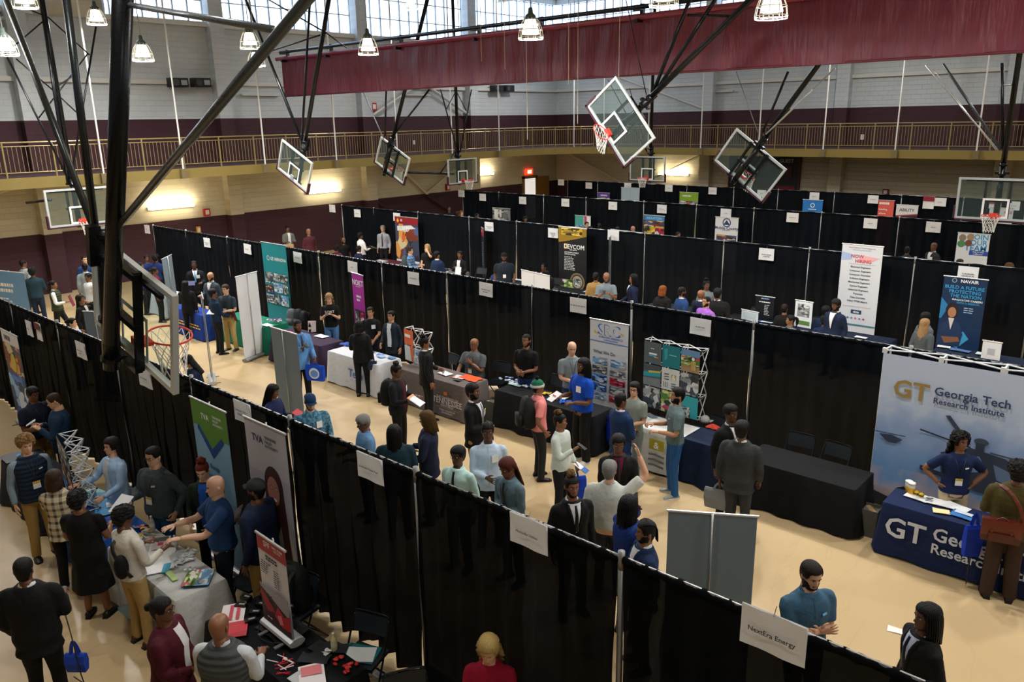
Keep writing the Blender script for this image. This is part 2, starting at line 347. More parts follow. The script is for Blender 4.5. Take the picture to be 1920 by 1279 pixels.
for px,py,l in((333,155,'left of the pair on the left wall ledge'),(376,155,'right of the pair on the left wall ledge')):
    p=WX(px,py,XL+.35); e=empty('wall_speaker',p,0,'black boxy loudspeaker, '+l,'speaker')
    mb=MB(); mb.box(-.2,.2,-.34,.34,-.17,.17); mb.build('housing',mat('15181b',.5),e)
    mb=MB(); mb.tube([(.2,-.16,0),(.24,-.16,0)],.13,14); mb.build('cone',mat('3c4146',.6),e); mb=MB(); mb.box(.2,.23,.05,.28,-.09,.09); mb.build('horn',mat('9aa4aa',.5),e)
for px,py,l in((931,166,'left of the pair under the maroon curtain'),(952,166,'right of the pair under the maroon curtain')):
    p=WX(px,py,XL+.35); e=empty('wall_speaker',p,0,'black boxy loudspeaker, '+l,'speaker')
    mb=MB(); mb.box(-.2,.2,-.34,.34,-.17,.17); mb.build('housing',mat('15181b',.5),e); mb=MB(); mb.tube([(.2,-.16,0),(.24,-.16,0)],.13,14); mb.build('cone',mat('3c4146',.6),e)
# glowing slab standing for light in the open doorway, and a door, far-left corner
e=struct(empty('door_1'))
a=WX(983,372,XL+.1); mb=MB(); mb.box(XL,XL+.06,35.9,36.9,.05,2.45); struct(mb.build('door_leaf_or_glow',mat('e9e4de',.5,'emit',.8),e))
mb=MB(); mb.box(XL,XL+.1,35.75,35.9,0,2.6); mb.box(XL,XL+.1,36.9,37.05,0,2.6); mb.box(XL,XL+.1,35.75,37.05,2.45,2.6); struct(mb.build('door_frame',mat('8a6a30',.5),e))
e=struct(empty('door_2')); mb=MB(); mb.box(XL,XL+.07,37.1,38.2,.02,2.5); struct(mb.build('door_leaf_or_glow',mat('8f6a2c',.5),e)); mb=MB(); mb.box(XL+.07,XL+.1,37.25,37.3,1,1.25); struct(mb.build('door_handle',STEEL,e))
# scoreboard on the far wall
def board_text(e,items,T):
    for txt,u,v,s,c in items:
        gv,gf=glyphs(txt,True); w=(gv[:,0].max() if len(gv) else 0)
        mb=MB(); mb.add([T((p[0]-w/2)*s+u,(p[1])*s+v) for p in gv],gf); mb.build('lettering',mat(c,.5),e)
e=empty('scoreboard',(-18,YF-.14,2.75),0,'black electronic scoreboard with red digit windows on the far wall','scoreboard')
mb=MB(); mb.box(-1.85,1.85,0,.14,-1.0,1.1); mb.build('housing',mat('121115',.5),e)
mb=MB(); mb.box(-1.9,-1.85,-.02,.14,-1.05,1.15); mb.box(1.85,1.9,-.02,.14,-1.05,1.15); mb.box(-1.9,1.9,-.02,.14,1.1,1.15); mb.build('rim_trim',mat('5b1626',.5),e)
for u,v in((-1.2,.35),(1.2,.35),(0,.5),(0,-.3)): mb=MB(); mb.box(u-.3,u+.3,-.03,0,v-.25,v+.25); mb.build('digit_window',mat('4a0c18',.3),e)
mb=MB(); mb.box(.75,1.7,-.03,0,-.75,-.35); mb.build('sponsor_plate',mat('7a1020',.5),e)
board_text(e,[('GUEST',1.2,.8,.24,'c8c4c4')],lambda a,b:(a,-.04,b))
# ================================================================ CURTAIN
CY=18.5
ce=empty('divider_curtain',(-29,CY,6.9),0,'maroon gym divider curtain rolled part way up across the hall','curtain')
def cf(u,v):
    x=u*46; z=1.4*(1-v)
    return (x,.035*math.sin(x*3.1+math.sin(x*.7)*2)*(.3+v)+.02*math.sin(x*9+v*2)+.03*math.sin(x*.9-v*3),z+.02*math.sin(x*.8)*v)
mb=MB(); mb.grid(cf,700,6)
cm=bpy.data.materials.new('curtain_vinyl'); cm.use_nodes=True; nt=cm.node_tree; b=nt.nodes['Principled BSDF']; b.inputs['Base Color'].default_value=rgb('702536'); b.inputs['Roughness'].default_value=.42
tc=nt.nodes.new('ShaderNodeTexCoord'); mp=nt.nodes.new('ShaderNodeMapping'); mp.inputs['Scale'].default_value=(5,1,.7); nz=nt.nodes.new('ShaderNodeTexNoise'); nz.inputs['Scale'].default_value=1.6; nz.inputs['Detail'].default_value=3
bp=nt.nodes.new('ShaderNodeBump'); bp.inputs['Distance'].default_value=.07; bp.inputs['Strength'].default_value=.7
nt.links.new(tc.outputs['Object'],mp.inputs[0]); nt.links.new(mp.outputs[0],nz.inputs[0]); nt.links.new(nz.outputs[0],bp.inputs['Height']); nt.links.new(bp.outputs[0],b.inputs['Normal'])
mb.build('curtain_sheet',cm,ce,True)
mb=MB(); mb.tube([(-.25,-.06,1.42),(46,-.06,1.42)],.075,12); mb.build('roller_tube',mat('8c3044',.4),ce,True)
mb=MB(); mb.tube([(-.1,0,.0),(46,0,0)],.03,8); mb.build('hem_bar',mat('64202f',.5),ce,True)
mb=MB(); mb.tube([(-.2,.1,1.68),(46,.1,1.68)],.06,12); mb.build('carrier_pipe',mat('23282c',.3,'brushed',.7),ce,True)
for x in(.3,3.2,7.2,10.9,13.4,16.8,20.5,24,28): mb=MB(); mb.box(x-.05,x+.05,-.2,.16,1.28,1.36); mb.box(x-.05,x+.05,.06,.16,1.3,1.75); mb.box(x-.1,x+.14,-.2,-.02,1.56,1.6); mb.build('clamp_bracket',mat('0e1012',.4),ce)
for x in(5,10,15,20,25,30,35,40): mb=MB(); mb.bar((x,.1,1.7),(x,.1,ZC-6.9),.012,5); mb.build('hanger_cable',mat('c0bcae',.6),ce)
# loose ropes of the curtain
for i,(px,py0,py1) in enumerate(((989,120,262),(1066,40,160),(1083,180,232),(903,50,115),(947,60,130),(1160,30,150))):
    a=WY(px,py1,CY-.35); b=np.array([a[0],a[1],ZC]); mb=MB(); mb.bar(a,b,.009,5)
    tag(mb.build('ceiling_rope',mat('cfc6a8',.8)),['pale cord hanging in front of the curtain with its end by the railing','thin cord in front of curtain left of the big tilted backboard','short thin cord below the curtain by the big tilted backboard','thin cord hanging before the middle of the curtain','thin cord hanging left of the caged lamp at centre','thin cord running down to the big tilted backboard'][i],'cord')
# ================================================================ PENDANT LAMPS
def lamp_proto(loc,label):
    e=empty('pendant_lamp',loc,0,label,'lamp','caged pendant lamps hanging from the roof')
    mb=MB(); mb.lathe([(.11,.24),(.125,.18),(.155,.07),(.19,-.05),(.2,-.09)],n=20,cap=False); mb.build('shade',LS,e,True)
    mb=MB(); mb.lathe([(.01,-.1),(.11,-.09),(.13,-.03),(.1,.05),(.01,.09)],n=14); mb.build('bulb',mat('fff6e6',.4,'emit',32.),e,True)
    mb=MB(); mb.lathe([(.02,.48),(.05,.46),(.06,.36),(.12,.3),(.14,.22)],n=14); mb.build('lamp_cap',mat('4a5652',.5),e,True)
    mb=MB()
    for k in range(10):
        a=2*PI*k/10; mb.tube([(r*math.cos(a),r*math.sin(a),z) for r,z in((.13,.26),(.2,.16),(.26,0),(.285,-.16),(.28,-.2))],.0085,4)
    for r,z in((.26,0),(.285,-.16),(.28,-.2)): mb.tube([(r*math.cos(2*PI*j/20),r*math.sin(2*PI*j/20),z) for j in range(20)],.0085,4,closed=True)
    mb.build('wire_cage',mat('dfe2da',.5),e)
    mb=MB(); mb.bar((0,0,.46),(0,0,ZC-loc[2]),.012,5); mb.build('cord',mat('8a8e8c',.6),e)
    return e
LS=mat('fff4e0',.4,'emit',3.)
def lamp_light(p,w=LAMP_W):
    l=bpy.data.lights.new('lamp_glow','AREA'); l.shape='DISK'; l.size=.46; l.energy=w; l.color=(1,.97,.925)
    o=bpy.data.objects.new('lamp_glow',l); o.location=(p[0],p[1],p[2]-.15); COL.objects.link(o)
LP=[(10,88,20.0,'at the left edge of the photo'),(180,33,24.5,'partly hidden beside the thick black mast'),(267,100,22,'left of the long diagonal brace'),(468,77,22.5,'upper of the two near the diagonal brace'),(480,112,25.5,'lower of the two near the diagonal brace'),
 (690,88,21.8,'in front of the left end of the curtain'),(770,8,32,'small, against the windows above the curtain'),(995,56,18,'in front of the middle of the curtain'),(1447,12,13.9,'large, cut by the top edge, right of centre'),(45,-2,19,'cut by the top edge at far left'),(1245,-9,15.5,'barely showing at the top edge in the middle')]
_p=None
for px,py,D,l in LP:
    p=WD(px,py,D)
    e=lamp_proto(p,'white caged pendant lamp '+l)
    del e['group']
    lamp_light(p)
for x,y in((-4,9),(4,9),(12,9),(-3,21),(6,21),(-12,25),(-20,26),(-3,32),(-12,33),(6,32),(14,21),(15,32),(-27,33),(3,2),(-6,2.0),(-14,1.5),(-22,2.0),(-1,14.5),(5,14.5)):
    lamp_light((x,y,9.6),LAMP_W*(.6 if y<3 else 1))
# ================================================================ BASKETBALL GOALS
RED='d8392a'
def goal(c,yaw,roll,label,L=7.0,struts=(),mast_r=.075,side=1,pad='3c1526',mastcol='15171a',mx=0.0,rim=True):
    rz=math.radians(yaw); rl=math.radians(roll)
    e=empty('basketball_goal',(0,0,0),0,label,'basketball goal')
    Rz=np.array([[math.cos(rz),-math.sin(rz),0],[math.sin(rz),math.cos(rz),0],[0,0,1]]); Ry=np.array([[math.cos(rl),0,math.sin(rl)],[0,1,0],[-math.sin(rl),0,math.cos(rl)]]); R=Rz@Ry
    T=lambda p:(R@np.array(p,float))+np.array(c)
    MC=mat(mastcol,.3,'brushed',.5)
    def mk(n,mb,m,par=e,sm=False): return mb.xf(T).build(n,m,par,sm)
    mk('glass_pane',MB().box(-.9,.9,-.006,.006,-.52,.52),mat('8fa5a2',.05,'glass'))
    fr=MB()
    for a in((-.915,.915,-.03,.03,.48,.535),(-.915,.915,-.03,.03,-.535,-.48),(-.915,-.86,-.03,.03,-.48,.48),(.86,.915,-.03,.03,-.48,.48)): fr.box(*a)
    mk('backboard_frame',fr,mat('c9cfcf',.35,'brushed',.35))
    sq=MB()
    for a in((-.305,.305,-.012,-.007,-.03,.02),(-.305,.305,-.012,-.007,-.48,-.43),(-.305,-.255,-.012,-.007,-.43,-.03),(.255,.305,-.012,-.007,-.43,-.03)): sq.box(*a)
    mk('target_square',sq,mat(WHITE,.5))
    pd=MB(); pd.box(-.95,.95,-.05,.05,-.575,-.53); pd.box(-.955,-.91,-.05,.05,-.575,-.2); pd.box(.91,.955,-.05,.05,-.575,-.2); 
    if pad: mk('edge_padding',pd,mat(pad,.55))
    # rim
    ry=-.15-.229; rz0=-.38
    rm=MB(); rm.tube([(.229*math.cos(a),ry+.229*math.sin(a),rz0) for a in [2*PI*j/28 for j in range(28)]],.011,8,closed=True)
    rm.box(-.09,.09,-.17,-.02,rz0-.03,rz0+.012); rm.box(-.1,.1,-.035,-.012,rz0-.13,rz0+.03)
    if not rim: rm=MB().box(-.08,.08,-.06,-.02,-.5,-.34)
    r=mk('rim' if rim else 'rim_plate',rm,mat(RED if rim else '8a9294',.35),sm=False)
    nt=MB(); K=12; g=R.T@np.array([0,0,-1.0]); g=g/np.linalg.norm(g)
    def np_(a,t): rr=.225*(1-t)+.125*t+.02*math.sin(PI*t)*-1; return np.array([rr*math.cos(a),ry+rr*math.sin(a),rz0])+g*.42*t
    for k in range(K):
        for s in(1,-1): nt.tube([np_(2*PI*(k+s*j*.5)/K*1.0,j/5) for j in range(6)],.0055,4)
    if rim: mk('net',nt,mat('e8e8e4',.8),e)
    # H-frame behind the board
    hf=MB()
    for x in(-.28,.28): hf.box(x-.025,x+.025,.03,.11,-.56,.54)
    for z in(-.53,-.05,.5): hf.box(-.33,.33,.06,.14,z-.03,z+.03)
    hf.box(-.75,.75,.03,.07,.44,.48)
    mk('bracket_frame',hf,MC)
    my=.24
    ms=MB(); ms.tube([(mx,my,-.62),(mx,my,.9)],mast_r*1.0,14); ms.tube([(mx,my,.9),(mx,my,L)],mast_r*.9,14)
    mk('mast',ms,MC,e,True)
    cl=MB()
    for z in(-.5,-.05,.62,.85): cl.tube([(mx,my,z-.02),(mx,my,z+.02)],mast_r*1.25,14); cl.box(mx-.05,mx+.05,.1,my,z-.02,z+.02)
    cl.box(mx-.16,mx+.16,my-.03,my+.09,.62,.68); cl.box(mx-.04,mx+.04,my+.05,my+.16,.55,.95)
    mk('clamp_collar',cl,MC)
    for i,(a,b,rr,cc) in enumerate(struts):
        mb=MB(); mb.tube([a,b],rr,8); mb.build('brace_tube',mat(cc,.3,'brushed',.5),e,True)
    return e
def S(x1,y1,Y1,x2,y2,Y2,r=.03,c='1a1c20'): return (WY(x1,y1,Y1),WY(x2,y2,Y2),r,c)
def SX(x1,y1,X1,x2,y2,X2,r=.03,c='1a1c20'): return (WX(x1,y1,X1),WX(x2,y2,X2),r,c)
BK='15171a'; SV='8e9496'
# nearest goal, seen from behind; the board hangs low and leans
g=goal((-8.2,3.22,4.0),180,-15,'nearest glass basketball goal seen from behind with thick black mast',L=.9,mast_r=.08,pad=None)
a=WY(208,640,2.92); b=WY(232,-60,2.92); mb=MB(); mb.tube([a,b],.08,18); mb.build('upper_mast',mat(BK,.3,'brushed',.6),g,True)
for s_,rr in ((S(228,418,2.95,600,-30,2.6,.034,'5a6064'),0),(S(236,8,2.95,512,55,2.65,.022,'7a8084'),0),(S(178,425,2.95,122,-20,2.95,.036,'2e3436'),0),(S(172,418,2.95,4,-20,3.2,.034,'3a3d3c'),0)):
    mb=MB(); mb.tube(s_[:2],s_[2],10); mb.build('brace_tube',mat(s_[3],.3,'brushed',.6),g,True)
goal((-11.3,16.4,5.73),0,51.6,'big glass goal tilted onto its corner in front of the maroon curtain',L=7.2,struts=(S(1226,170,16.7,1305,-30,16.7,.045),S(1234,165,16.7,1360,-30,16.7,.045),S(1212,178,16.7,1165,-40,17,.012),S(1290,28,16.7,1368,30,16.7,.03)))
goal((-23.6,15.2,4.47),0,24.6,'glass goal without a hoop, tilted right below the left end of curtain',L=7,rim=False,struts=(S(568,270,15.5,449,-30,15.8,.05),S(566,262,15.5,583,-30,15.7,.04),S(500,98,15.5,612,62,15.5,.025),S(612,62,15.5,470,-20,15.5,.025),S(612,62,15.5,650,90,17,.02)))
goal((-9.95,20.6,4.53),180,-35.6,'glass goal tilted to the left with its black back bracket facing us',L=7,struts=(S(1430,248,20.4,1478,134,20.4,.035),S(1436,252,20.3,1566,128,20.3,.025,'b4b8b8'),S(1421,248,20.4,1380,134,20.4,.012,'8a9090')))
goal((-24.2,19.9,4.42),180,-26,'small glass goal seen from behind, left of centre under the curtain',L=6.8,struts=(S(722,255,19.7,724,170,19.7,.035),S(735,258,19.7,805,168,19.7,.035),S(720,262,19.7,680,170,19.7,.02,'9aa0a2')))
goal((-25.1,8.8,3.6),92,0,'white framed goal lowered upright at far left behind the thick mast',L=8.5,struts=(SX(128,345,-25.3,72,-30,-25.3,.05),SX(125,330,-25.3,20,120,-25.3,.03),SX(20,120,-25.3,-40,0,-25.3,.03),SX(134,330,-25.3,180,50,-25.3,.03),SX(95,375,-25.4,50,380,-27,.04),
 SX(72,222,-25.3,165,100,-25.3,.02),SX(98,168,-25.3,30,110,-25.3,.02),SX(98,168,-25.3,148,215,-25.3,.02),SX(168,103,-25.3,90,32,-25.3,.02),SX(40,12,-25.3,90,32,-25.3,.02),SX(90,32,-25.3,22,90,-25.3,.02),SX(98,168,-25.3,140,140,-25.3,.02)))
goal((-25.5,24.9,3.7),92,0,'small white framed goal lowered upright near the far left corner',L=8.5,struts=(SX(858,285,-25.7,826,168,-25.7,.03),SX(863,285,-25.7,884,168,-25.7,.03),SX(836,207,-25.7,855,170,-25.7,.02),SX(874,207,-25.7,855,170,-25.7,.02),SX(852,326,-25.8,756,323,-27,.05),SX(856,280,-25.7,824,327,-25.9,.03)))
goal((-19.67,30.7,3.63),0,0,'small upright goal half hidden behind the big tilted backboard',L=8.5,struts=(S(1213,285,30.9,1180,165,30.9,.02),S(1213,285,30.9,1140,150,30.9,.02)))
p=WY(1866,330,23.6)
goal((p[0]+.1,23.6,3.62),0,0,'upright goal cut by the right edge of the photo',L=8.5,struts=(S(1876,280,23.9,1768,120,23.9,.035,'4a5258'),S(1872,282,23.9,1735,122,23.9,.02,'c8ccd0'),S(1880,280,23.9,1879,118,23.9,.04),S(1868,282,23.9,1750,130,23.9,.012,'c8ccd0'),S(1876,160,23.9,1905,158,23.9,.02,'c8ccd0')))
# white fabric duct at upper left
a=WD(60,2,25.6); b=WD(190,6,26.2); mb=MB(); mb.tube([a,a*.5+b*.5,b],.45,18); e=tag(mb.build('fabric_duct',mat('b9b8ae',.8),None,True),'off-white fabric air duct at the top left corner of the photo','duct')
mb=MB(); mb.tube([b*.9+a*.1,b*1.01-a*.01],.46,18); mb.build('end_band',mat('8f9088',.7),e,True)
# ================================================================ DRAPES
DR=mat('060709',.9,'drape'); DR2=mat('0b1016',.9,'drape')
ROWS={'front':(4.65,-17.7,9,'A'),'second':(12.15,-28.1,14,'B'),'third':(20.15,-28.0,14,'C'),'fourth':(28.1,-28.8,14,'D'),'rearmost':(36.0,-28.3,14,'E')}
ROWS['front']=(4.65,[-20.2,-17.75,-15.25,-12.75,-10.22,-7.8,-5.57,-3.12,-.72,1.75])
ROWS['second']=(12.15,[-28.09,-25.66,-22.96,-20.5,-18.09,-15.41,-13.06,-10.49,-8.04,-5.61,-3.16,-.75,1.7])
ROWS['third']=(20.15,[-28.02,-25.86,-23.16,-20.38,-18.08,-15.5,-12.92,-10.34,-7.93,-5.39,-2.95,-.5])
ROWS['fourth']=(28.1,[-28.81,-26.33,-23.52,-21.1,-18.12,-15.68,-13.27,-10.74,-8.15,-5.65,-3.2])
ROWS['rearmost']=(36.0,[-28.33,-26.24,-23.5,-20.67,-18.11,-15.87,-13.26,-10.45,-8.1,-5.93,-3.5])
for rn,(Y,xs) in ROWS.items():
    r=random.Random(rn); near=rn in('front','second')
    # the poles
    for i,x in enumerate(xs):
        e=empty('drape_upright',(x,Y,0),0,'%s from left of the grey metal drape poles in the %s row'%(ORD[i],rn),'pole')
        mb=MB(); mb.cyl(0,0,.012,2.5,.026,n=10); mb.cyl(0,0,2.36,2.52,.029,n=10); mb.build('pole',mat('8e8f8e',.4,'brushed',.5),e,True)
        mb=MB(); mb.box(-.2,.2,-.2,.2,0,.012); mb.build('base_plate',mat('55585a',.5),e)
    for i,(x0,x1) in enumerate(zip(xs[:-1],xs[1:])):
        w=x1-x0-.036; ph=r.random()*6; k1=r.uniform(17,23); k2=r.uniform(5,8); k3=r.uniform(38,46); wob=r.uniform(.6,1.4); gap=r.uniform(.0,.02)
        def fn(u,v):
            x=u*w; z=.04+.06*math.sin(x*1.3+ph)*(1-v)*.4+v*2.4; a=(.018+.05*(1-v)**.8*(.7+.5*math.sin(x*1.7+ph)))
            s=math.sin(k1*x+ph+wob*math.sin(x*2.3+ph)+.8*math.sin(v*2+x)); y=a*s*(abs(s)**.35)+.25*a*math.sin(k3*x+ph*2+v)+.35*a*math.sin(k2*x-ph)+.012*math.sin(v*11+x*5+ph)
            if v>.93: y*=(1-v)/.07*.8+.2
            xx=x+gap*(1-v)*math.sin(u*PI)*0
            return (xx,y-.012,z)
        e=empty('black_drape',(x0+.018,Y,0),0,'%s from left of the black drape panels in the %s row'%(ORD[i],rn),'drape')
        nu=int(w*(46 if near else 30)); mb=MB(); mb.grid(fn,nu,16 if near else 8); mb.build('drape_cloth',DR if rn=='front' else DR2,e,True)
        # gathered pocket round the rail
        mb=MB(); n=int(w*(70 if near else 16)); path=[(w*j/n,.003*math.sin(j*.9),2.448+.003*math.sin(j*.53+ph)) for j in range(n+1)]
        mb.tube(path,[(.032+.0035*math.sin(j*.9+ph)+.003*math.sin(j*.41)+.0035*(r.random()-.5)) for j in range(n+1)],10); mb.build('rod_pocket',DR if rn=='front' else DR2,e,True)
        mb=MB(); mb.tube([(-.02,0,2.47),(w+.02,0,2.47)],.014,6); mb.build('rail',STEEL,e)
# ---- paper signs pinned on the drapes
def sign(px,py,Y,txt,label,w=.42,h=.29,col='eef0f2',tc='33383e',rot=0,band=None,group=None):
    p=WY(px,py,Y-.09)
    e=empty('paper_sign',p,0,label,'sign',group); c,s=math.cos(rot),math.sin(rot)
    T=lambda q:(q[0]*c-q[2]*s,q[1],q[0]*s+q[2]*c)
    mb=MB(); mb.grid(lambda u,v:((u-.5)*w,-.006*math.cos(u*9+v*4)-.012*v,(v-.5)*h),6,4); mb.add([( -w/2,.004,-h/2),(w/2,.004,-h/2),(w/2,.004,h/2),(-w/2,.004,h/2)],[(3,2,1,0)])
    mb.xf(T).build('sheet',mat(col,.6),e,True)
    mb=MB(); mb.bar((-.0,-.01,h/2-.01),(0,.03,h/2+.05),.003,4); mb.xf(T).build('hook',STEEL,e)
    if band: mb=MB(); mb.box(-w/2,w/2,-.026,-.024,h*.12,h/2); mb.xf(T).build('printed_band',mat(band,.6),e)
    if txt.startswith('~'):
        mb=MB()
        for i,q in enumerate(txt[1:].split(',')):
            n_=int(q); sz=.028; x=-n_*sz*.3
            while x<n_*sz*.3: l_=rnd.uniform(.03,.07); mb.add([(a_,-.0275,b_) for a_,b_ in((x,-sz*.35-i*.05),(x+l_,-sz*.35-i*.05),(x+l_,sz*.35-i*.05),(x,sz*.35-i*.05))],[(0,1,2,3)]); x+=l_+.014
        mb.xf(T).build('faint_print',mat('8c9094',.6),e)
    elif txt:
        lines=txt.split('|'); sz=min(.055,w*.86/ (max(len(l) for l in lines)*.54)); mb=MB()
        for i,l in enumerate(lines):
            gv,gf=glyphs(l,True); ww=gv[:,0].max()/2 if len(gv) else 0
            mb.add([((q[0]-ww)*sz,-.0275,q[1]*sz-sz*.35-(i-(len(lines)-1)/2)*sz*1.25) for q in gv],gf)
        mb.xf(T).build('lettering',mat(tc,.6),e)
G='small white paper signs whose print is too small to read'
sign(1449,1190,4.65,'NextEra Energy','large white paper sign on front drapes, nearest one at lower right',.46,.31)
sign(991,1000,4.65,'Huntsville Utilities','white paper sign on the front drapes at bottom centre, above blonde woman')
sign(694,878,4.65,'Southwest Power Pool','white paper sign on front drapes right of the grey-haired woman')
sign(455,773,4.65,'Tennessee Valley|Authority','white paper sign between the two tall banners on the front drapes',.4,.28)
sign(272,709,4.65,'~12','white paper sign on front drapes directly below the nearest glass backboard')
sign(152,657,4.65,'~12,6','white paper sign on the front drapes left of the thick black mast')
sign(55,616,4.65,'~8','left one of two adjoining white signs at far left on front drapes',.32,.3)
sign(73,622,4.65,'','narrow white sign with a dark red top at far left on front drapes',.26,.34,band='6a2030')
for px,py,t,l in((276,430,'~6','white sign on the left end pole of the second drape row'),(388,455,'~14,8','white sign on second row drapes above the man in light blue lanyard'),(464,467,'~10','white sign on second row drapes just left of the teal banner'),
 (558,483,'~12','white sign on second row drapes just right of the teal banner'),(661,501,'~4','crooked white sign above the magenta banner on second row drapes'),(775,522,'~12','white sign on second row drapes above the standing woman in cardigan'),
 (911,543,'~13,7','white sign on second row drapes above seated man in grey shirt'),(1084,573,'~20','white sign on second row drapes above the white board with blue letters'),(1313,613,'~9','large white sign on the second row drapes above the helmeted worker picture')):
    sign(px,py,12.15,t,l,.4,.3,rot=rnd.uniform(-.05,.03))
for px,py,t,l in((623,391,'','white sign hanging off the left end of the third drape row'),(670,400,'~10','white sign near the left end of the third drape row'),(744,407,'~10','white sign above the red topped banner on the third drape row'),(917,425,'~14,8','white sign above the narrow dark banner with red top'),
 (1037,437,'~13,9,6','white sign left of the black and yellow banner on third drape row'),(1150,441,'','white sign half behind the edge-on banner on third drape row'),(1437,477,'~14,9','white sign on third drape row above the empty folding chairs'),(1815,513,'~14,15','white sign just above the dark blue banner at right')):
    sign(px,py,20.15,t,l,.42,.32)
for i,(px,py) in enumerate(((865,363),(905,370),(980,376),(1060,380),(1149,386),(1241,392),(1361,400),(1486,408),(1632,419),(1750,426))):
    sign(px,py,28.1,'~%d'%rnd.randint(6,14),'small white sign, %s from left on the fourth drape row'%ORD[i],.44,.34)
for i,(px,py) in enumerate(((1052,342),(1104,348),(1177,349),(1254,353),(1336,358),(1428,363),(1527,368),(1637,374),(1763,379),(1900,386))):
    sign(px,py,36.0,'~%d'%rnd.randint(6,14),'small white sign, %s from left on the rearmost drape row'%ORD[i],.44,.34)
sign(1741,380,36.0,'','small dark red and white pennant on the rearmost row near its right end',.42,.5,band='8e1c34')
sign(1866,384,36.0,'','small dark red and white pennant just above the pale grey banner',.42,.3,band='8e1c34')
# ================================================================ PEOPLE
def cat_rom(P,sub=3):
    P=[np.array(p,float) for p in P]; out=[]
    for i in range(len(P)-1):
        p0=P[max(i-1,0)]; p1=P[i]; p2=P[i+1]; p3=P[min(i+2,len(P)-1)]
        for j in range(sub):
            t=j/sub; out.append(.5*((2*p1)+(-p0+p2)*t+(2*p0-5*p1+4*p2-p3)*t*t+(-p0+3*p1-3*p2+p3)*t**3))
    out.append(P[-1]); return out
HT=[(-.02,.050,.044,.050),(.0,.046,.080,.058),(.018,.054,.092,.066),(.045,.062,.092,.078),(.075,.068,.092,.092),(.105,.073,.091,.100),(.14,.077,.093,.103),(.17,.076,.090,.101),(.197,.067,.076,.088),(.217,.050,.052,.064),(.229,.026,.026,.036),(.232,.006,.006,.01)]
_ha=np.array(HT)
ANG=[]
for j in range(36):
    t=j/36*2-1; ANG.append(PI*(abs(t)**1.25)*(1 if t>0 else -1))     # 0 = front, finer there
def head_pt(z,a,o=0.):
    w=np.interp(z,_ha[:,0],_ha[:,1]); f=np.interp(z,_ha[:,0],_ha[:,2]); b=np.interp(z,_ha[:,0],_ha[:,3])
    s=math.sin(a); c=math.cos(a); s=math.copysign(abs(s)**.9,s); c=math.copysign(abs(c)**.9,c)
    y=-(f if c>0 else b)*c; x=w*s
    if abs(a)<1.2 and o==0:
        g=lambda x0,z0,sx,sz:math.exp(-((x-x0)/sx)**2-((z-z0)/sz)**2)
        y-= .024*g(0,.078,.012,.014)+.012*g(0,.098,.009,.018)+.006*g(0,.136,.045,.008)+.009*g(0,.047,.02,.012)+.006*g(0,.014,.018,.012)
        y+= .012*(g(.031,.116,.016,.012)+g(-.031,.116,.016,.012))+.004*g(0,.061,.02,.005)
        y-= .005*(g(.045,.088,.014,.014)+g(-.045,.088,.014,.014))
    n=np.array([s*w*1.0,-c*(f if c>0 else b),0]); nn=np.linalg.norm(n); up=max(0,(z-.15)/.08)
    d=np.array([n[0]/(nn+1e-9),n[1]/(nn+1e-9),up*1.1]); d/=np.linalg.norm(d)
    return np.array([x,y,z])+d*o
ZS=[-.02,-.008,.004,.014,.026,.037,.045,.052,.062,.072,.08,.09,.1,.11,.118,.128,.138,.152,.168,.185,.2,.212,.222,.229,.232]
SKIN={'a':'5a3a2a','b':'6b4531','c':'8a5d42','d':'b98868','e':'d9a98a','f':'e3b59a','g':'40281d'}
HAIR={'m':'5a4018','z':'6a4c28','k':'0c0a0a','d':'1f1410','b':'3b2718','l':'8d6a3c','y':'c9ab6a','g':'8d8d8a','r':'6e2416','o':'8a4a1c','w':'a8865a','q':'5a2014'}
def ik(S,T,l1,l2,pole):
    d=T-S; L=np.linalg.norm(d); L2=min(L,(l1+l2)*.995); d=d/L; T=S+d*L2
    a=(l1*l1-l2*l2+L2*L2)/(2*L2); h=math.sqrt(max(l1*l1-a*a,0)); p=pole-d*(pole@d); p/=np.linalg.norm(p)+1e-9
    return S+d*a+p*h,T
ARM={'down':((.06,.02,-.52),(.35,-1,0)),'fwd':((.04,.14,-.49),(.5,-1,0)),'hold':((-.02,.30,-.25),(.35,-.4,-1)),'phone':((-.09,.27,-.13),(.5,-.2,-1)),'clasp':((-.15,.23,-.31),(.7,-.6,-.5)),
 'hips':((.03,.02,-.37),(1,-.4,.1)),'cross':((-.22,.2,-.2),(.6,-.2,-1)),'reach':((-.03,.46,-.18),(.5,-.1,-1)),'raise':((.12,.12,.42),(1,.2,-.4)),'face':((-.11,.17,.15),(.6,.5,-.7)),'table':((-.02,.38,-.36),(.6,-.6,-.3)),
 'pocket':((.07,.04,-.45),(.7,-1,0)),'give':((.02,.42,-.2),(.4,-.2,-1)),'chest':((-.16,.2,-.1),(.7,-.1,-.8)),'low':((-.04,.3,-.38),(.5,-.8,-.4))}
PEOPLE=[]
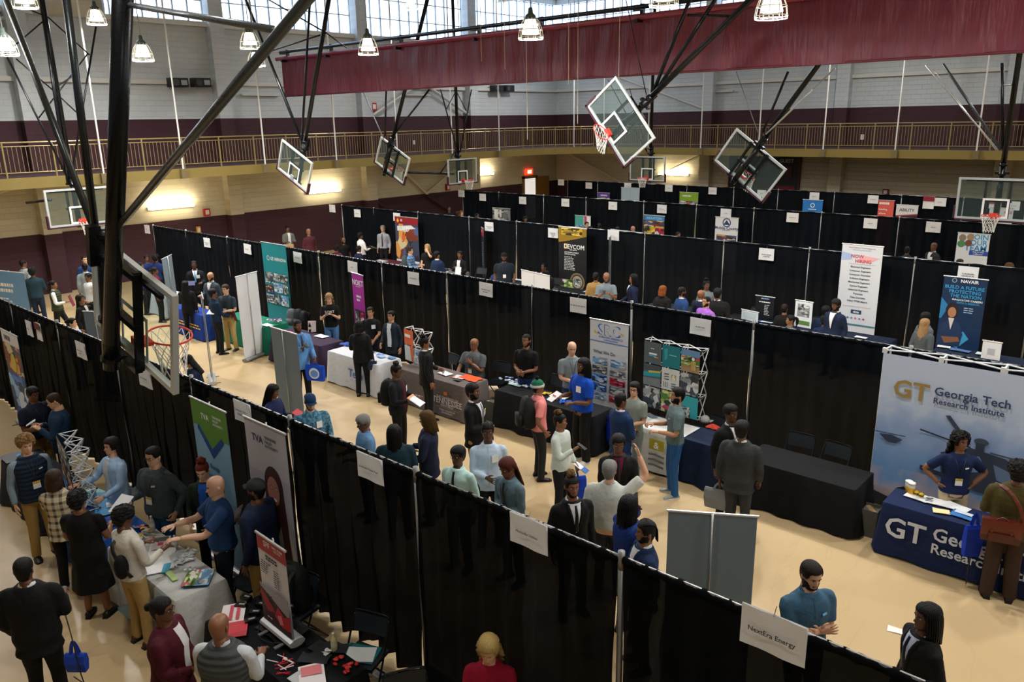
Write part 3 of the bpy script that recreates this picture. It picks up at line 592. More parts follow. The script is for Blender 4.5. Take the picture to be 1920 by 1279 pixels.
def person(px,py,h,face,lab,skin,hair,top,bot,la='down',ra='down',lean=0,hp=0,hy=0,bulk=1.0,fem=0,sit=0,walk=0,beard=None,glass=0,badge=None,shoe='121214',hat=None,tie=None,shirt='e8eaee',zt=None,extra=(),at=None,vest=None,cross_y=None):
    """px,py: where the crown shows; h: standing height; face: turn seen in the photo, 0 towards us, 90 to our right"""
    k=h/1.75
    # ---- skeleton in a 1.75 m figure facing -Y
    hipz=.93 if not sit else .50
    dz=hipz-.93
    le=math.radians(lean)
    def U(p):   # upper body: lean forward about the hips
        x,y,z=p; z0=z-.93; return np.array([x,y*math.cos(le)-z0*math.sin(le),.93+dz+z0*math.cos(le)+y*math.sin(le)])
    hpR,hyR=math.radians(hp*.6+lean*.5),math.radians(hy)
    HC=U((0,.012,1.525)); 
    def HD(p):  # head local (chin level 0) -> body
        x,y,z=p; 
        y,z=y*math.cos(hpR)-z*math.sin(hpR)+0,z*math.cos(hpR)+y*math.sin(hpR)
        x,y=x*math.cos(hyR)-y*math.sin(hyR),x*math.sin(hyR)+y*math.cos(hyR)
        return np.array([x*1.0,y,z])+HC
    crown=HD((0,0,.232))
    topz=crown[2]*k
    # position
    P0=W(px,py,topz) if at is None else np.array([at[0],at[1],0])
    d=-P0[:2]/np.linalg.norm(P0[:2]); rt=np.array([-d[1],d[0]])
    a=math.radians(face); dr=d*math.cos(a)+rt*math.sin(a); rz=math.atan2(dr[1],dr[0])+PI/2
    # shift so the crown lands there
    off=np.array([crown[0]*math.cos(rz)-crown[1]*math.sin(rz),crown[0]*math.sin(rz)+crown[1]*math.cos(rz)])*k
    if at is None: P0=P0[:2]-off
    root=empty('person',(P0[0],P0[1],0),rz,lab,'person')
    far=np.linalg.norm(P0[:2])>24
    sc_=lambda p:np.array(p)*k
    def out(n,mb,m,par=root,sm=True): return mb.xf(sc_).build(n,m,par,sm)
    SKm=mat(SKIN[skin],.45,'skin'); HRm=mat(HAIR[hair[0]],.6,'hair'); LIP=mat({'a':'5a2e28','b':'6a362e','c':'8c4c42','d':'a8645a','e':'b8665c','f':'bf6a60','g':'44221e'}[skin],.4)
    EYE=mat('e6e2dc',.25); PUP=mat('140e0c',.3)
    # ---- body
    B=MB(); B2=bulk; fw=.93 if fem else 1.0
    TR=[(.84,.150,.110),(.93,.160,.118),(1.03,.142 if fem else .150,.104),(1.13,.132 if fem else .148,.100),(1.25,.150 if fem else .165,.110),(1.34,.165 if fem else .180,.112),(1.405,.135 if fem else .15,.092),(1.44,.098,.074),(1.465,.075,.062),(1.49,.058,.056),(1.53,.052,.053),(1.56,.050,.052)]
    def bk(z): return 1+(B2-1)*(1.25 if .9<z<1.3 else .7)
    def trunk(mb,rows,add=0.,n=18,mi=0,bottom=None):
        R=[]
        for z,rx,ry in rows:
            q=bk(z) if z<1.45 else 1; rx=rx*q+add; ry=ry*q+add; R.append([U((rx*math.copysign(abs(math.cos(t))**.85,math.cos(t)),ry*math.copysign(abs(math.sin(t))**.9,math.sin(t)),z)) for t in [2*PI*j/n for j in range(n)]])
        mb.rings(R,mi)
    trunk(B,TR)
    # arms
    arms={}
    for s,nm in((1,la),(-1,ra)):
        sx=(.172 if fem else .19)*(1+(B2-1)*.6)
        Sh=np.array([s*sx,.0,1.378]); tt,pl=ARM[nm] if isinstance(nm,str) else nm
        T=Sh+np.array([s*tt[0],-tt[1],tt[2]]); El,Wr=ik(Sh,T,.285,.255,np.array([s*pl[0],-pl[1],pl[2]],float))
        Sh,El,Wr=U(Sh),U(El),U(Wr); arms[s]=(Sh,El,Wr)
        q=.5+.5*B2
        pts=cat_rom([Sh+(0,0,-.0),Sh*.5+El*.5,El,El*.45+Wr*.55,Wr],3)
        rs=np.interp(np.linspace(0,4,13),[0,1,2,3,4],[.052*q,.046*q,.037*q,.036*q,.024])
        B.tube(pts,list(rs),10)
        # hand
        fd=(Wr-El)/np.linalg.norm(Wr-El); body=U((0,0,1.1))-Wr; body[2]*=.2; pn=body-fd*(fd@body); pn/=np.linalg.norm(pn)+1e-9
        if nm in('hold','phone','give','reach','table'): pn=np.array([0,0,-1.])-fd*(-fd[2]); pn/=np.linalg.norm(pn)+1e-9; 
        wd_=np.cross(fd,pn)*s
        if wd_@(U((0,0,1.3))-Wr)<0: wd_=-wd_
        hd=lambda a_,b_,c_:Wr+fd*a_+wd_*b_+pn*c_
        B.rings([[hd(a_,math.cos(t)*w_,math.sin(t)*h_) for t in [2*PI*j/10 for j in range(10)]] for a_,w_,h_ in((-.01,.026,.02),(.02,.034,.019),(.06,.041,.017),(.09,.040,.014),(.1,.036,.008))])
        cu=.9 if nm in('hold','phone','clasp','fwd','pocket','chest','low') else .35
        for i,(o,l) in enumerate(((.031,.066),(.0105,.076),(-.0105,.070),(-.031,.054))):
            pth=[]; ang=0; p=np.array([.088,o,0.]); pth.append(hd(*p))
            sp=o*1.2
            for sgi,fr in enumerate((.45,.3,.25)):
                ang+=cu*(.45 if sgi==0 else .7); p=p+np.array([math.cos(ang)*l*fr,sp*fr*.5,math.sin(ang)*l*fr]); pth.append(hd(*p))
            B.tube(pth,[.0088,.0085,.0078,.006],6)
        B.tube([hd(.02,.028,.002),hd(.045,.052,.008),hd(.068,.062,.014),hd(.088,.064,.018)],[.013,.011,.0095,.007],6)
    # legs
    legs={}
    for s in(1,-1):
        hx=.09*(1.0 if not fem else 1.02)
        Hj=np.array([s*hx,0,.90+dz])
        if sit: K=np.array([s*.13,-.42,.50]); A=np.array([s*.13,-.42,.09])
        else:
            st=walk*.22*s; A=np.array([s*(.1+(.0 if walk else .02)),-st,.09+(.02 if walk and st<0 else 0)]); K=np.array([s*.1,-st*.5-.03-(.03 if walk else 0),.49])
        legs[s]=(Hj,K,A)
        B.tube(cat_rom([Hj,Hj*.5+K*.5,K,K*.4+A*.6,A],2),list(np.interp(np.linspace(0,4,9),range(5),[.088*B2,.072,.052,.05,.035])),10)
    # head (same mesh)
    base=B.n
    NP=[(1.50,.054),(1.54,.052)]
    B.rings([[HD(head_pt(z,t)) for t in ANG] for z in ZS])
    B.tube([U((0,.012,1.46)),HD((0,.014,-.035)),HD((0,.018,.02))],[.060*(.5+.5*B2),.054*(.6+.4*B2),.05],14)
    for s in(1,-1):
        B.ball((0,0,0),(.007,.019,.031),8,6,fn=lambda p,s=s:HD((p[0]+s*.0765+p[1]*.25*s,p[1]+.012,p[2]+.102)))
        nb=len(B.f); B.ball((0,0,0),(.0135,.008,.0085),8,6,fn=lambda p,s=s:HD((p[0]+s*.031,p[1]-.0795,p[2]+.117))); B.m[nb:]=[2]*(len(B.f)-nb)
        nb=len(B.f); B.ball((0,0,0),(.0062,.004,.007),8,5,fn=lambda p,s=s:HD((p[0]+s*.031,p[1]-.086,p[2]+.117))); B.m[nb:]=[3]*(len(B.f)-nb)
        nb=len(B.f); B.tube([HD((s*x,y,z)) for x,y,z in((.014,-.094,.131),(.032,-.094,.136),(.05,-.083,.131))],[.003,.0042,.0025],5); B.m[nb:]=[4]*(len(B.f)-nb)
    nb=len(B.f); B.ball((0,0,0),(.023,.007,.0055),10,6,fn=lambda p:HD((p[0],p[1]-.0955+abs(p[0])*.35,p[2]+.0485))); B.ball((0,0,0),(.019,.007,.006),10,6,fn=lambda p:HD((p[0],p[1]-.094+abs(p[0])*.35,p[2]+.040))); B.m[nb:]=[1]*(len(B.f)-nb)
    out('body',B,[SKm,LIP,EYE,PUP,HRm])
    # ---- hair
    col,style=hair[0],hair[1:]; AC=HRm
    if '+' in style: style,ac=style.split('+'); AC=mat(HAIR[ac],.6,'hair')
    rr=random.Random(lab)
    def cap(th,line=.0,noise=0,back=.02,name='hair',front=.178,side=.115,m=None,res=1):
        mb=MB(); 
        def o(z,t):
            a_=abs(t); hl=front if a_<.75 else (front+(side-front)*min(1,(a_-.75)/.35) if a_<1.75 else side+(back-side)*min(1,(a_-1.75)/.5))
            e_=max(-1,min(1,(z-hl)/.012)); v=th
            tt=th if e_>=0 else -.008
            if hat and z>.13: return -.012
            return (tt*(.6+.4*min(1,max(0,(z-hl)/.05))) if e_>=0 else -.008)+ (noise*(rr.random()-.5) if e_>0 else 0)
        mb.rings([[HD(head_pt(z,t,o(z,t))) for t in ANG] for z in np.linspace(-.01,.232,22)])
        out(name,mb,m or HRm,sm=noise<.02)
    def strands(n_,r_,pathf,name='hair_strand_mass'):
        mb=MB()
        for i in range(n_): mb.tube(cat_rom([HD(q) for q in pathf(i,n_)],2),[r_]*1+[r_]*99 if False else r_,5)
        out(name,mb,HRm)
    if style=='buzz': cap(.004)
    elif style=='short': cap(.014)
    elif style=='crop': cap(.022,front=.172)
    elif style=='curly': cap(.034,noise=.02,front=.165,side=.1)
    elif style=='afro': cap(.055,noise=.03,front=.165,side=.09)
    elif style=='puff': cap(.1,noise=.04,front=.17,side=.06,back=-.01)
    elif style=='fringe': cap(.006,front=.26,side=.13,back=.03)
    elif style in('long','wavy','bob','lcurl'):
        cap(.018 if style!='lcurl' else .04,noise=0 if style!='lcurl' else .024,front=.17,side=.07,back=-.01); ln={'long':-.24,'wavy':-.16,'bob':-.02,'lcurl':-.1}[style]; wv={'long':.004,'wavy':.018,'bob':.004,'lcurl':.03}[style]
        mb=MB(); rows=[]
        for z in np.linspace(.19,ln,14):
            t_=(.19-z)/(.19-ln); w_=.083+.03*math.sin(t_*PI*.8)+(0.02 if style=='lcurl' else 0); dp=.052-.012*t_; cy=.055+.035*t_
            rows.append([HD((w_*math.cos(q)+wv*math.sin(z*70+q*3),cy+dp*math.sin(q)*1.0-(.05*abs(math.cos(q))**3 if z>-.05 else .03*abs(math.cos(q))**3)+wv*rr.random()*.6,z)) for q in [2*PI*j/18 for j in range(18)]])
        mb.rings(rows); out('long_hair',mb,HRm)
    elif style in('locs','locsback','braids'):
        cap(.016,noise=.008,front=.172,side=.09,back=.0)
        def pf(i,n_):
            t=PI*(.32+1.36*(i+.5)/n_)*1.0; sx,cy=math.sin(t),-math.cos(t); ln=(-.06 if style=='locs' else -.2)-.06*rr.random(); r0=.06+.02*rr.random()
            if style=='locsback': return [(sx*.05,cy*.06,.21),(sx*.088,.03+cy*.08,.15),(sx*.08,.08+abs(cy)*.03,.04),(sx*.06,.11,ln)]
            return [(sx*r0*.6,cy*r0*.6,.225),(sx*.092,cy*.105,.17),(sx*.103,cy*.115+.012,.06),(sx*.1,cy*.112+.02,ln)]
        strands(26 if style!='braids' else 34,.0095 if style!='braids' else .006,pf)
    elif style in('bun','pony','topknot','highbun','cornrow'):
        cap(.009 if style!='topknot' else .005,front=.172,side=.095,back=.01)
        if style=='pony': mb=MB(); mb.tube(cat_rom([HD(q) for q in((0,.09,.16),(0,.15,.14),(0,.165,.03),(0,.14,-.09))],3),[.022,.03,.036,.038,.038,.034,.028,.02,.01,.006],10); out('ponytail',mb,HRm)
        if style in('bun',): mb=MB(); mb.ball((0,0,0),(.042,.036,.04),12,8,fn=lambda p:HD((p[0],p[1]+.125,p[2]+.14))); out('hair_bun',mb,HRm)
        if style in('topknot','highbun'):
            mb=MB(); 
            for _ in range(26): a_,b_=rr.random()*6.28,rr.random()*1.6; mb.ball((0,0,0),.018+.012*rr.random(),7,5,fn=lambda p,a_=a_,b_=b_:HD((p[0]+.045*math.sin(b_)*math.cos(a_),p[1]+.03+.045*math.sin(b_)*math.sin(a_),p[2]+.245+.035*math.cos(b_))))
            out('top_knot',mb,AC)
        if style=='cornrow': strands(9,.008,lambda i,n_:[((i/(n_-1)-.5)*.11,-.055,.205),((i/(n_-1)-.5)*.14,0,.238-abs(i/(n_-1)-.5)*.03),((i/(n_-1)-.5)*.12,.085,.19),((i/(n_-1)-.5)*.08,.112,.09),((i/(n_-1)-.5)*.06,.118,.0)])
    if beard:
        mb=MB(); bt={'full':.008,'stub':.003,'goat':.008}[beard]
        def ob(z,t):
            a_=abs(t); ok=(z<.034 or (a_>.62+.25*max(0,(z-.034)/.05) and z<.088) or (.053<z<.061 and a_<.42)) and a_<1.7 if beard!='goat' else (z<.03 or .052<z<.062) and a_<.6
            return bt if ok else -.01
        mb.rings([[HD(head_pt(z,t,ob(z,t))) for t in ANG] for z in np.linspace(-.02,.12,16)]); out('beard',mb,HRm)
    if glass:
        mb=MB()
        for s in(1,-1):
            mb.tube([HD((s*.031+.021*math.cos(q),-.1,.114+.016*math.sin(q))) for q in [2*PI*j/14 for j in range(14)]],.0022,5,closed=True); mb.tube([HD((s*.052,-.098,.118)),HD((s*.076,-.04,.12)),HD((s*.078,.01,.115))],.002,5)
        mb.bar(HD((-.01,-.1,.117)),HD((.01,-.1,.117)),.002,5); out('glasses',mb,mat('1a1512',.3))
    if hat:
        kind,hc=hat.split(':')[0],hat.split(':')[1]; hm=mat(hc,.8,'felt')
        mb=MB(); top_=.032
        mb.rings([[HD(head_pt(z,t,.012 if z>.14 else .009)) for t in ANG] for z in np.linspace(.135 if kind!='beanie' else .125,.232,9)]+[[HD((0,0,.245)) for t in ANG]]); 
        if kind=='cap':
            fl=-1 if len(hat.split(':'))>2 and 'back' in hat else 1
            mb.grid(lambda u,v:HD(((u-.5)*.15*(1-.15*v),-fl*(.075+.085*v*math.sin(PI*(.12+.76*u))),.148+.012*math.sin(PI*u)-.01*v)),8,4)
            mb.grid(lambda u,v:HD(((u-.5)*.15*(1-.15*v),-fl*(.075+.085*v*math.sin(PI*(.12+.76*u))),.144+.012*math.sin(PI*u)-.01*v)),8,4)
            c_=out('cap',mb,hm)
            if hat.endswith(':2'): q=MB(); q.rings([[HD(head_pt(z,t,.016)) for t in ANG] for z in(.14,.19)]); q.f=[f_ for f_ in q.f if all(abs(ANG[v_%36])>1.2 for v_ in f_)]; q.m=[0]*len(q.f); out('mesh_back',q,mat('c8ccd2',.8),c_)
        else:
            c_=out('beanie',mb,hm); q=MB(); q.rings([[HD(head_pt(z,t,.02)) for t in ANG] for z in(.115,.12,.15,.155)]); out('beanie_band',q,mat('d8ddd8',.9,'felt'),c_)
            q=MB(); q.ball((0,0,0),.036,10,8,fn=lambda p:HD((p[0],p[1]+.01,p[2]+.27))); out('pompom',q,mat('141414',.9,'felt'),c_)
    # ---- clothes
    kind,tc_=top.split(':')[0],top.split(':')[1]; tk={'plaid':'plaid','print':'patterned','puffer':'puff'}.get(kind,'cloth')
    tm=mat(tc_,.8,tk)
    longs=kind in('suit','shirt','sweater','cardigan','plaid','print','jacket','puffer')
    thick={'suit':.030,'jacket':.030,'puffer':.034,'sweater':.022,'cardigan':.024,'plaid':.024,'dress':.012}.get(kind,.016)
    hem={'suit':.76,'jacket':.82,'plaid':.78,'cardigan':.72,'sweater':.86,'puffer':.86,'dress':.84}.get(kind,.88)
    if kind in('shirt','polo') : hem=.90
    if kind=='untuck' or 'out' in extra: hem=.82
    base=[(z,rx,ry) for z,rx,ry in TR if hem<z<1.45]; fl=.02 if kind in('suit','plaid','cardigan') else .006
    rows=[(hem,base[0][1]+fl,base[0][2]+fl)]+base+[(1.478,.075,.064)]
    mb=MB(); trunk(mb,rows,thick,20)
    sl={'polo':.62,'tee':.6,'dress':.5}.get(kind,1.0)
    if kind=='puffer': sl=.12
    sr={'suit':(.078,.066,.055,.05,.045),'jacket':(.078,.066,.056,.05,.042),'polo':(.074,.066,.064,.06,.06),'tee':(.072,.064,.062,.06,.06),'sweater':(.072,.06,.052,.047,.04)}.get(kind,(.070,.058,.048,.044,.037))
    q=.5+.5*B2
    def sleeve(mb,sl,sr,grow=0):
        for s in(1,-1):
            Sh,El,Wr=arms[s]; inn=U((s*.1,0,1.385))
            if sl>=1: pts=cat_rom([inn,Sh,Sh*.5+El*.5,El,El*.45+Wr*.55,Wr+(Wr-El)*(-.04)],3); r_=list(np.interp(np.linspace(0,5,16),range(6),[sr[0]*.7*q,sr[0]*.86*q,sr[1]*q,sr[2]*q,sr[3],sr[4]]))
            else: e_=Sh+(El-Sh)*sl*1.25; pts=cat_rom([inn,Sh,Sh*.5+e_*.5,e_],3); r_=list(np.interp(np.linspace(0,3,10),range(4),[sr[0]*.7*q,sr[0]*.86*q,sr[1]*q,sr[2]*q]))
            mb.tube(pts,[x+grow for x in r_],12)
    if kind=='puffer':
        m2=MB(); trunk(m2,[(z,rx-.0,ry-.0) for z,rx,ry in rows if z>.95],.014,18); sleeve(m2,1.0,(.068,.056,.048,.044,.038)); so=out('shirt',m2,mat(shirt,.8,'cloth')); rem(so,far)
    else: sleeve(mb,sl,sr)
    nm_={'suit':'suit_jacket','polo':'polo_shirt','tee':'t_shirt','puffer':'puffer_vest','plaid':'plaid_shirt','print':'patterned_shirt','untuck':'shirt'}.get(kind,kind)
    if kind=='dress':
        mb.rings([[U((0,0,z))*0+np.array([rx*math.cos(t)*(1+.06*math.sin(6*t)*(z<.8)),ry*math.sin(t)*(1+.06*math.sin(6*t)*(z<.8)),z]) for t in [2*PI*j/24 for j in range(24)]] for z,rx,ry in((.42,.25,.22),(.55,.235,.2),(.7,.215,.18),(.85,.19,.155),(.98,.165,.135),(1.06,.15,.12))])
    g_=out(nm_,mb,tm); rem(g_,far)
    def fr(z,x,o):   # point on the front of the trunk
        rx=np.interp(z,[r[0] for r in rows],[r[1] for r in rows])*bk(z)+thick; ry=np.interp(z,[r[0] for r in rows],[r[2] for r in rows])*bk(z)+thick
        return U((x,-(ry*math.sqrt(max(0,1-(x/rx)**2))**.9+o),z))
    def patch(name,zs,wf,o,m,xc=lambda t:0,nn=6):
        mb=MB(); mb.grid(lambda u,v:fr(zs[0]+(zs[1]-zs[0])*v,xc(v)+(u-.5)*2*wf(v),o*(1-.7*abs(2*u-1)**4)),nn,6); return out(name,mb,m)
    if kind in('suit','cardigan','jacket') and 'closed' not in extra:
        vb=1.12 if kind=='suit' else .9
        patch('shirt_front',(vb,1.47),lambda v:.012+.066*v if kind=='suit' else .058,.009,mat(shirt,.75,'cloth'))
        if kind=='suit':
            for s in(1,-1): patch('lapel',(vb+.0,1.46),lambda v:.012+.014*v,.016,tm,xc=lambda v,s=s:s*(.016+.078*v),nn=3)
    if kind in('shirt','polo','untuck','plaid','print','dress'): pass
    if kind in('shirt','polo','suit','puffer','print','plaid','untuck') :
        mb=MB(); cc=shirt if kind in('suit','puffer') else tc_
        mb.rings([[U((r_*math.cos(t),r_*.95*math.sin(t)+.006,z+.02*math.sin(t)*1.0)) for t in [2*PI*j/16 for j in range(16)]] for z,r_ in((1.455,.078),(1.475,.078),(1.495,.067),(1.498,.063),(1.46,.066))],cap=False); out('collar',mb,mat(cc,.75,'cloth'))
    if tie: patch('tie',(1.14 if kind=='suit' else .98,1.455),lambda v:.03-.016*v,.022,mat(tie,.5))
    if kind in('polo','shirt','untuck') and not tie: patch('button_placket',(1.28 if kind=='polo' else .95,1.45),lambda v:.014,.006,tm,nn=2)
    if kind=='puffer': patch('zip',(.92,1.44),lambda v:.006,.004,mat('20242c',.4),nn=2)
    if badge:
        bx,bz=(.0,1.1) if badge[0]=='l' else (.085,1.29)
        bm=MB(); w_=.045; b2_=MB()
        bm.add([fr(z,bx+x,.03 if badge[0]=='l' else .02) for x,z in((-w_,bz-.05),(w_,bz-.05),(w_,bz+.05),(-w_,bz+.05))]+[fr(z,bx+x,.025 if badge[0]=='l' else .015) for x,z in((-w_,bz-.05),(w_,bz-.05),(w_,bz+.05),(-w_,bz+.05))],[(0,1,2,3),(7,6,5,4),(0,4,5,1),(1,5,6,2),(2,6,7,3),(3,7,4,0)])
        bo=out('name_badge',bm,mat('eef0ee',.5),sm=False)
        if 'y' in badge: b2_.add([fr(z,bx+x,(.032 if badge[0]=='l' else .022)) for x,z in((-w_,bz+.018),(w_,bz+.018),(w_,bz+.05),(-w_,bz+.05))],[(0,1,2,3)]); out('badge_stripe',b2_,mat('e0b32a',.5),bo,False)
        if badge[0]=='l': mb=MB(); mb.tube([fr(1.15,0,.028),fr(1.3,.03,.014),fr(1.42,.065,.012)],.004,4); mb.tube([fr(1.15,0,.028),fr(1.3,-.03,.014),fr(1.42,-.065,.012)],.004,4); out('lanyard',mb,mat('2a2c34' if 'b' not in badge else '3f7fc0',.6))
    for ex in extra:
        if ex.startswith('txt:'):
            _,t_,c_,s_=ex.split(':'); gv,gf=glyphs(t_,True); ww=gv[:,0].max()/2; s_=float(s_); mb=MB(); mb.add([fr(1.27+p[1]*s_,(p[0]-ww)*s_,.016) for p in gv],gf); out('lettering',mb,mat(c_,.5),sm=False)
        if ex.startswith('logo:'):
            c_=ex.split(':')[1]; mb=MB(); mb.add([fr(z,x,.012) for x,z in((.06,1.29),(.11,1.295),(.11,1.315),(.06,1.31))],[(0,1,2,3)]); out('chest_logo',mb,mat(c_,.5),sm=False)
    # ---- trousers, shoes
    if True:
        if kind!='dress':
            bm=mat(bot.split(':')[1] if ':' in bot else bot,.8,'denim' if bot.startswith('jean') else 'cloth')
            mb=MB(); wide=1.25 if 'wide' in extra else 1.0; pw=B2*.5+.5
            if sit: mb.rings([[np.array([rx*math.cos(t),ry*math.sin(t),z]) for t in [2*PI*j/18 for j in range(18)]] for z,rx,ry in((.43,.15*B2,.12),(.5,.165*B2,.135),(.56,.165*B2,.135),(.64,.155*B2,.125*B2))])
            else: mb.rings([[np.array([rx*math.cos(t),ry*math.sin(t),z]) if z<.94 else U((rx*math.cos(t),ry*math.sin(t),z)) for t in [2*PI*j/18 for j in range(18)]] for z,rx,ry in((.80,.12*pw,.1),(.86,.165*pw,.125),(.93,.172*pw,.13*pw),(1.0,.160*bk(1),.118*bk(1)),(1.05,.152*bk(1),.112*bk(1)))])
            for s in(1,-1):
                Hj,K,A=legs[s]; A2=A+np.array([0,0,-.05]); mb.tube(cat_rom([Hj,Hj*.5+K*.5,K,K*.45+A2*.55,A2],3),list(np.interp(np.linspace(0,4,13),range(5),[.098*pw,.086*pw,.07*wide,.062*wide,.058*wide])),14)
            t_=out('trousers',mb,bm); rem(t_,far)
            if 'belt' in extra: m2=MB(); m2.rings([[U((rx*math.cos(t),ry*math.sin(t),z)) for t in [2*PI*j/20 for j in range(20)]] for z,rx,ry in((.99,.166*bk(1),.124*bk(1)),(1.02,.163*bk(1),.121*bk(1)))],cap=False); out('belt',m2,mat('1a120e',.4))
        for s in(1,-1):
            Hj,K,A=legs[s]; zz=A[2]-.09; mb=MB(); sm_=[]
            for y,w_,h_ in((.075,.024,.04),(.055,.038,.08),(.02,.04,.085),(-.04,.042,.062),(-.1,.047,.045),(-.15,.043,.034),(-.175,.028,.02)):
                sm_.append([np.array([A[0]+w_*math.cos(t)+s*.02*(-y/.15),A[1]+y,zz+h_*.5+.006+h_*.5*math.sin(t)]) for t in [2*PI*j/12 for j in range(12)]])
            mb.rings(sm_); so=out('shoe',mb,mat(shoe,.45))
            m2=MB(); m2.rings([[np.array([p[0]*1.0+(p[0]-A[0])*.08,p[1],zz+z]) for p in [(A[0]+w_*sg+s*.02*(-y/.15),A[1]+y) for sg,y,w_ in((-1,.08,.03),(-1,.0,.044),(-1,-.1,.05),(-1,-.17,.034),(1,-.17,.034),(1,-.1,.05),(1,0,.044),(1,.08,.03))]] for z in(.001,.02)]); out('shoe_sole',m2,mat('e8e8e4' if shoe in('d8d8d8','8a8f90','c8c8c8') else '0c0c0c',.6),so,False)
    c,s_=math.cos(rz),math.sin(rz)
    def toW(p): p=np.array(p,float)*k; return np.array([P0[0]+p[0]*c-p[1]*s_,P0[1]+p[0]*s_+p[1]*c,p[2]])
    return dict(root=root,T=toW,arms=arms,k=k,rz=rz,U=U,HD=HD,fr=fr,P=P0)
def rem(o,far):
    m=o.modifiers.new('weld','REMESH'); m.mode='VOXEL'; m.voxel_size=.016 if not far else .026; m.use_smooth_shade=True
    s=o.modifiers.new('smooth','SMOOTH'); s.factor=.5; s.iterations=4
def hand(P,s): Sh,El,Wr=P['arms'][s]; d=(Wr-El)/np.linalg.norm(Wr-El); return P['T'](Wr+d*.085)
# ---------------- the crowd: crown pixel, height, turn, look
PP={}
def pe(key,*a,**k): PP[key]=person(*a,**k); PP[key]['k_']=key
# aisle between the front and the second drape row
pe('greypolo',1271,727,1.80,-75,'man in grey polo, blue jeans and grey sneakers facing left at white-clothed table','d','kshort','polo:6b8086','jean:2a5f9c',la='hold',ra='hold',beard='full',shoe='8a8f90',hy=0,extra=('logo:c8d0d0',))
pe('blouse',1190,717,1.68,-18,'woman with long black hair and glasses in sage blouse and grey trousers','e','klong','polo:8e9990','6f7a78',la='clasp',ra='hold',glass=1,fem=1,shoe='c8c8c8',walk=.4)
pe('navysuit1',1164,737,1.76,128,'man in navy suit seen from behind talking to the woman in sage blouse','b','kbuzz','suit:16305a','14284c',la='clasp',ra='clasp',extra=('closed',),shirt='e8eaee')
pe('bluepolo',1094,672,1.88,-55,'man with long dreadlocks in royal blue polo and black trousers with badge','b','klocs','polo:0a4bc0','121214',la='hold',ra='hold',beard='full',badge='r',bulk=1.12,shoe='d8d8d8',extra=('wide',))
pe('beanie',1008,712,1.74,105,'man in salmon shirt and green beanie with a backpack at black table','c','kbuzz','polo:ee8f8c','26282c',la='pocket',ra='pocket',hat='beanie:1d6b52',hy=10,shoe='141414')
pe('phonewoman',1050,776,1.66,60,'woman in pale long sleeved top with high bun holding a phone','c','ktopknot+z','sweater:cfdad2','16181c',la='fwd',ra='phone',fem=1,hy=15)
pe('baldgrey',1073,642,1.80,12,'bald man in light grey polo looking down behind the black table','e','dbuzz' if 0 else 'dnone','polo:7f8c92','1b3050',la='clasp',ra='clasp',badge='ly',hp=18)
pe('blackpolo',987,627,1.78,-25,'man in black polo and dark jeans clasping hands behind the black table','c','kbuzz','polo:0e0f12','1b3358',la='clasp',ra='clasp',beard='stub')
pe('seatedgrey',889,635,1.78,-35,'seated bald man with glasses in grey shirt behind the taupe table','c','knone','polo:5e6468','1c1e22',la='chest',ra='table',glass=1,sit=1,bulk=1.3,badge='ly')
pe('suitbeard',886,720,1.80,62,'man in black suit, grey tie and khaki trousers with yellow topped badge','b','kcrop','suit:0d0e11','a8823c',la='fwd',ra='clasp',beard='full',tie='7c8288',badge='ry')
pe('lightshirt',914,793,1.80,3,'man in untucked light blue shirt looking up towards us','a','klocs' if 0 else 'kcornrow','shirt:c0d4ea','14161a',la='down',ra='clasp',extra=('out',),badge='r')
pe('mint',858,838,1.74,-35,'man in mint shirt, black tie and round glasses behind front drapes','a','kcrop','shirt:bfe4e0','1a1c22',tie='0e0f12',glass=1,la='down',ra='down')
pe('redlocs',946,862,1.76,-48,'person with long rust-red dreadlocks in slate shirt and dark tie','b','qlocsback','shirt:5c7480','1a1c22',tie='243038',badge='l',hp=28,la='clasp',ra='clasp',lean=6)
pe('blondelocs',797,771,1.76,-105,'person with golden tipped short dreadlocks in navy suit holding papers','b','mlocs','suit:141c34','141c34',la='hold',ra='hold',hp=15,extra=('closed',))
pe('tealback',738,797,1.74,172,'person with tied back dreadlocks in dark teal jacket seen from behind','b','klocs','jacket:12303c','16181c',la='hold',ra='hold',extra=('closed',),bulk=1.12)
pe('denimwoman',676,780,1.66,-72,'woman with short silver hair in blue denim shirt looking down','b','gcrop','shirt:5f88b4','22324c',fem=1,hp=26,la='hold',ra='hold',bulk=1.15)
pe('capman',581,741,1.80,12,'man in navy cap and blue patterned shirt behind the front drapes','e','bshort','print:2f6484','2a3444',hat='cap:17345c:2',hp=30,la='fwd',ra='fwd',badge='r',bulk=1.15,beard='stub')
pe('braidred',514,722,1.66,60,'person with dark braids half hidden behind the tall grey banner back','b','kbraids','sweater:16224c','16181c',hp=30,la='hold',ra='hold')
pe('backpackw',744,684,1.70,62,'woman in black jacket and maroon shirt with backpack reading a paper','b','khighbun','jacket:12161a','101216',shirt='4a1426',glass=1,fem=1,la='hold',ra='hold',hp=15,badge='r',bulk=1.1)
pe('blacksuitbun',795,632,1.72,105,'person in black suit with pinned up locs at the taupe table','c','khighbun','suit:101216','101216',la='low',ra='down',extra=('closed',),shoe='08080a')
pe('blazerback',672,602,1.70,165,'woman with black hair in black blazer seen from behind at white table','d','kbob','jacket:0e0f12','0c0d10',fem=1,la='hold',ra='down',extra=('closed',))
pe('blackpolow',694,576,1.66,-15,'smiling woman with dark ponytail in black polo behind the white table','d','kpony','polo:101216','14161a',fem=1,la='low',ra='down',badge='r')
pe('cardiganw',733,583,1.66,-35,'woman in charcoal cardigan over white top behind the white table','d','kpony','cardigan:1f2a34','16181c',fem=1,la='down',ra='low')
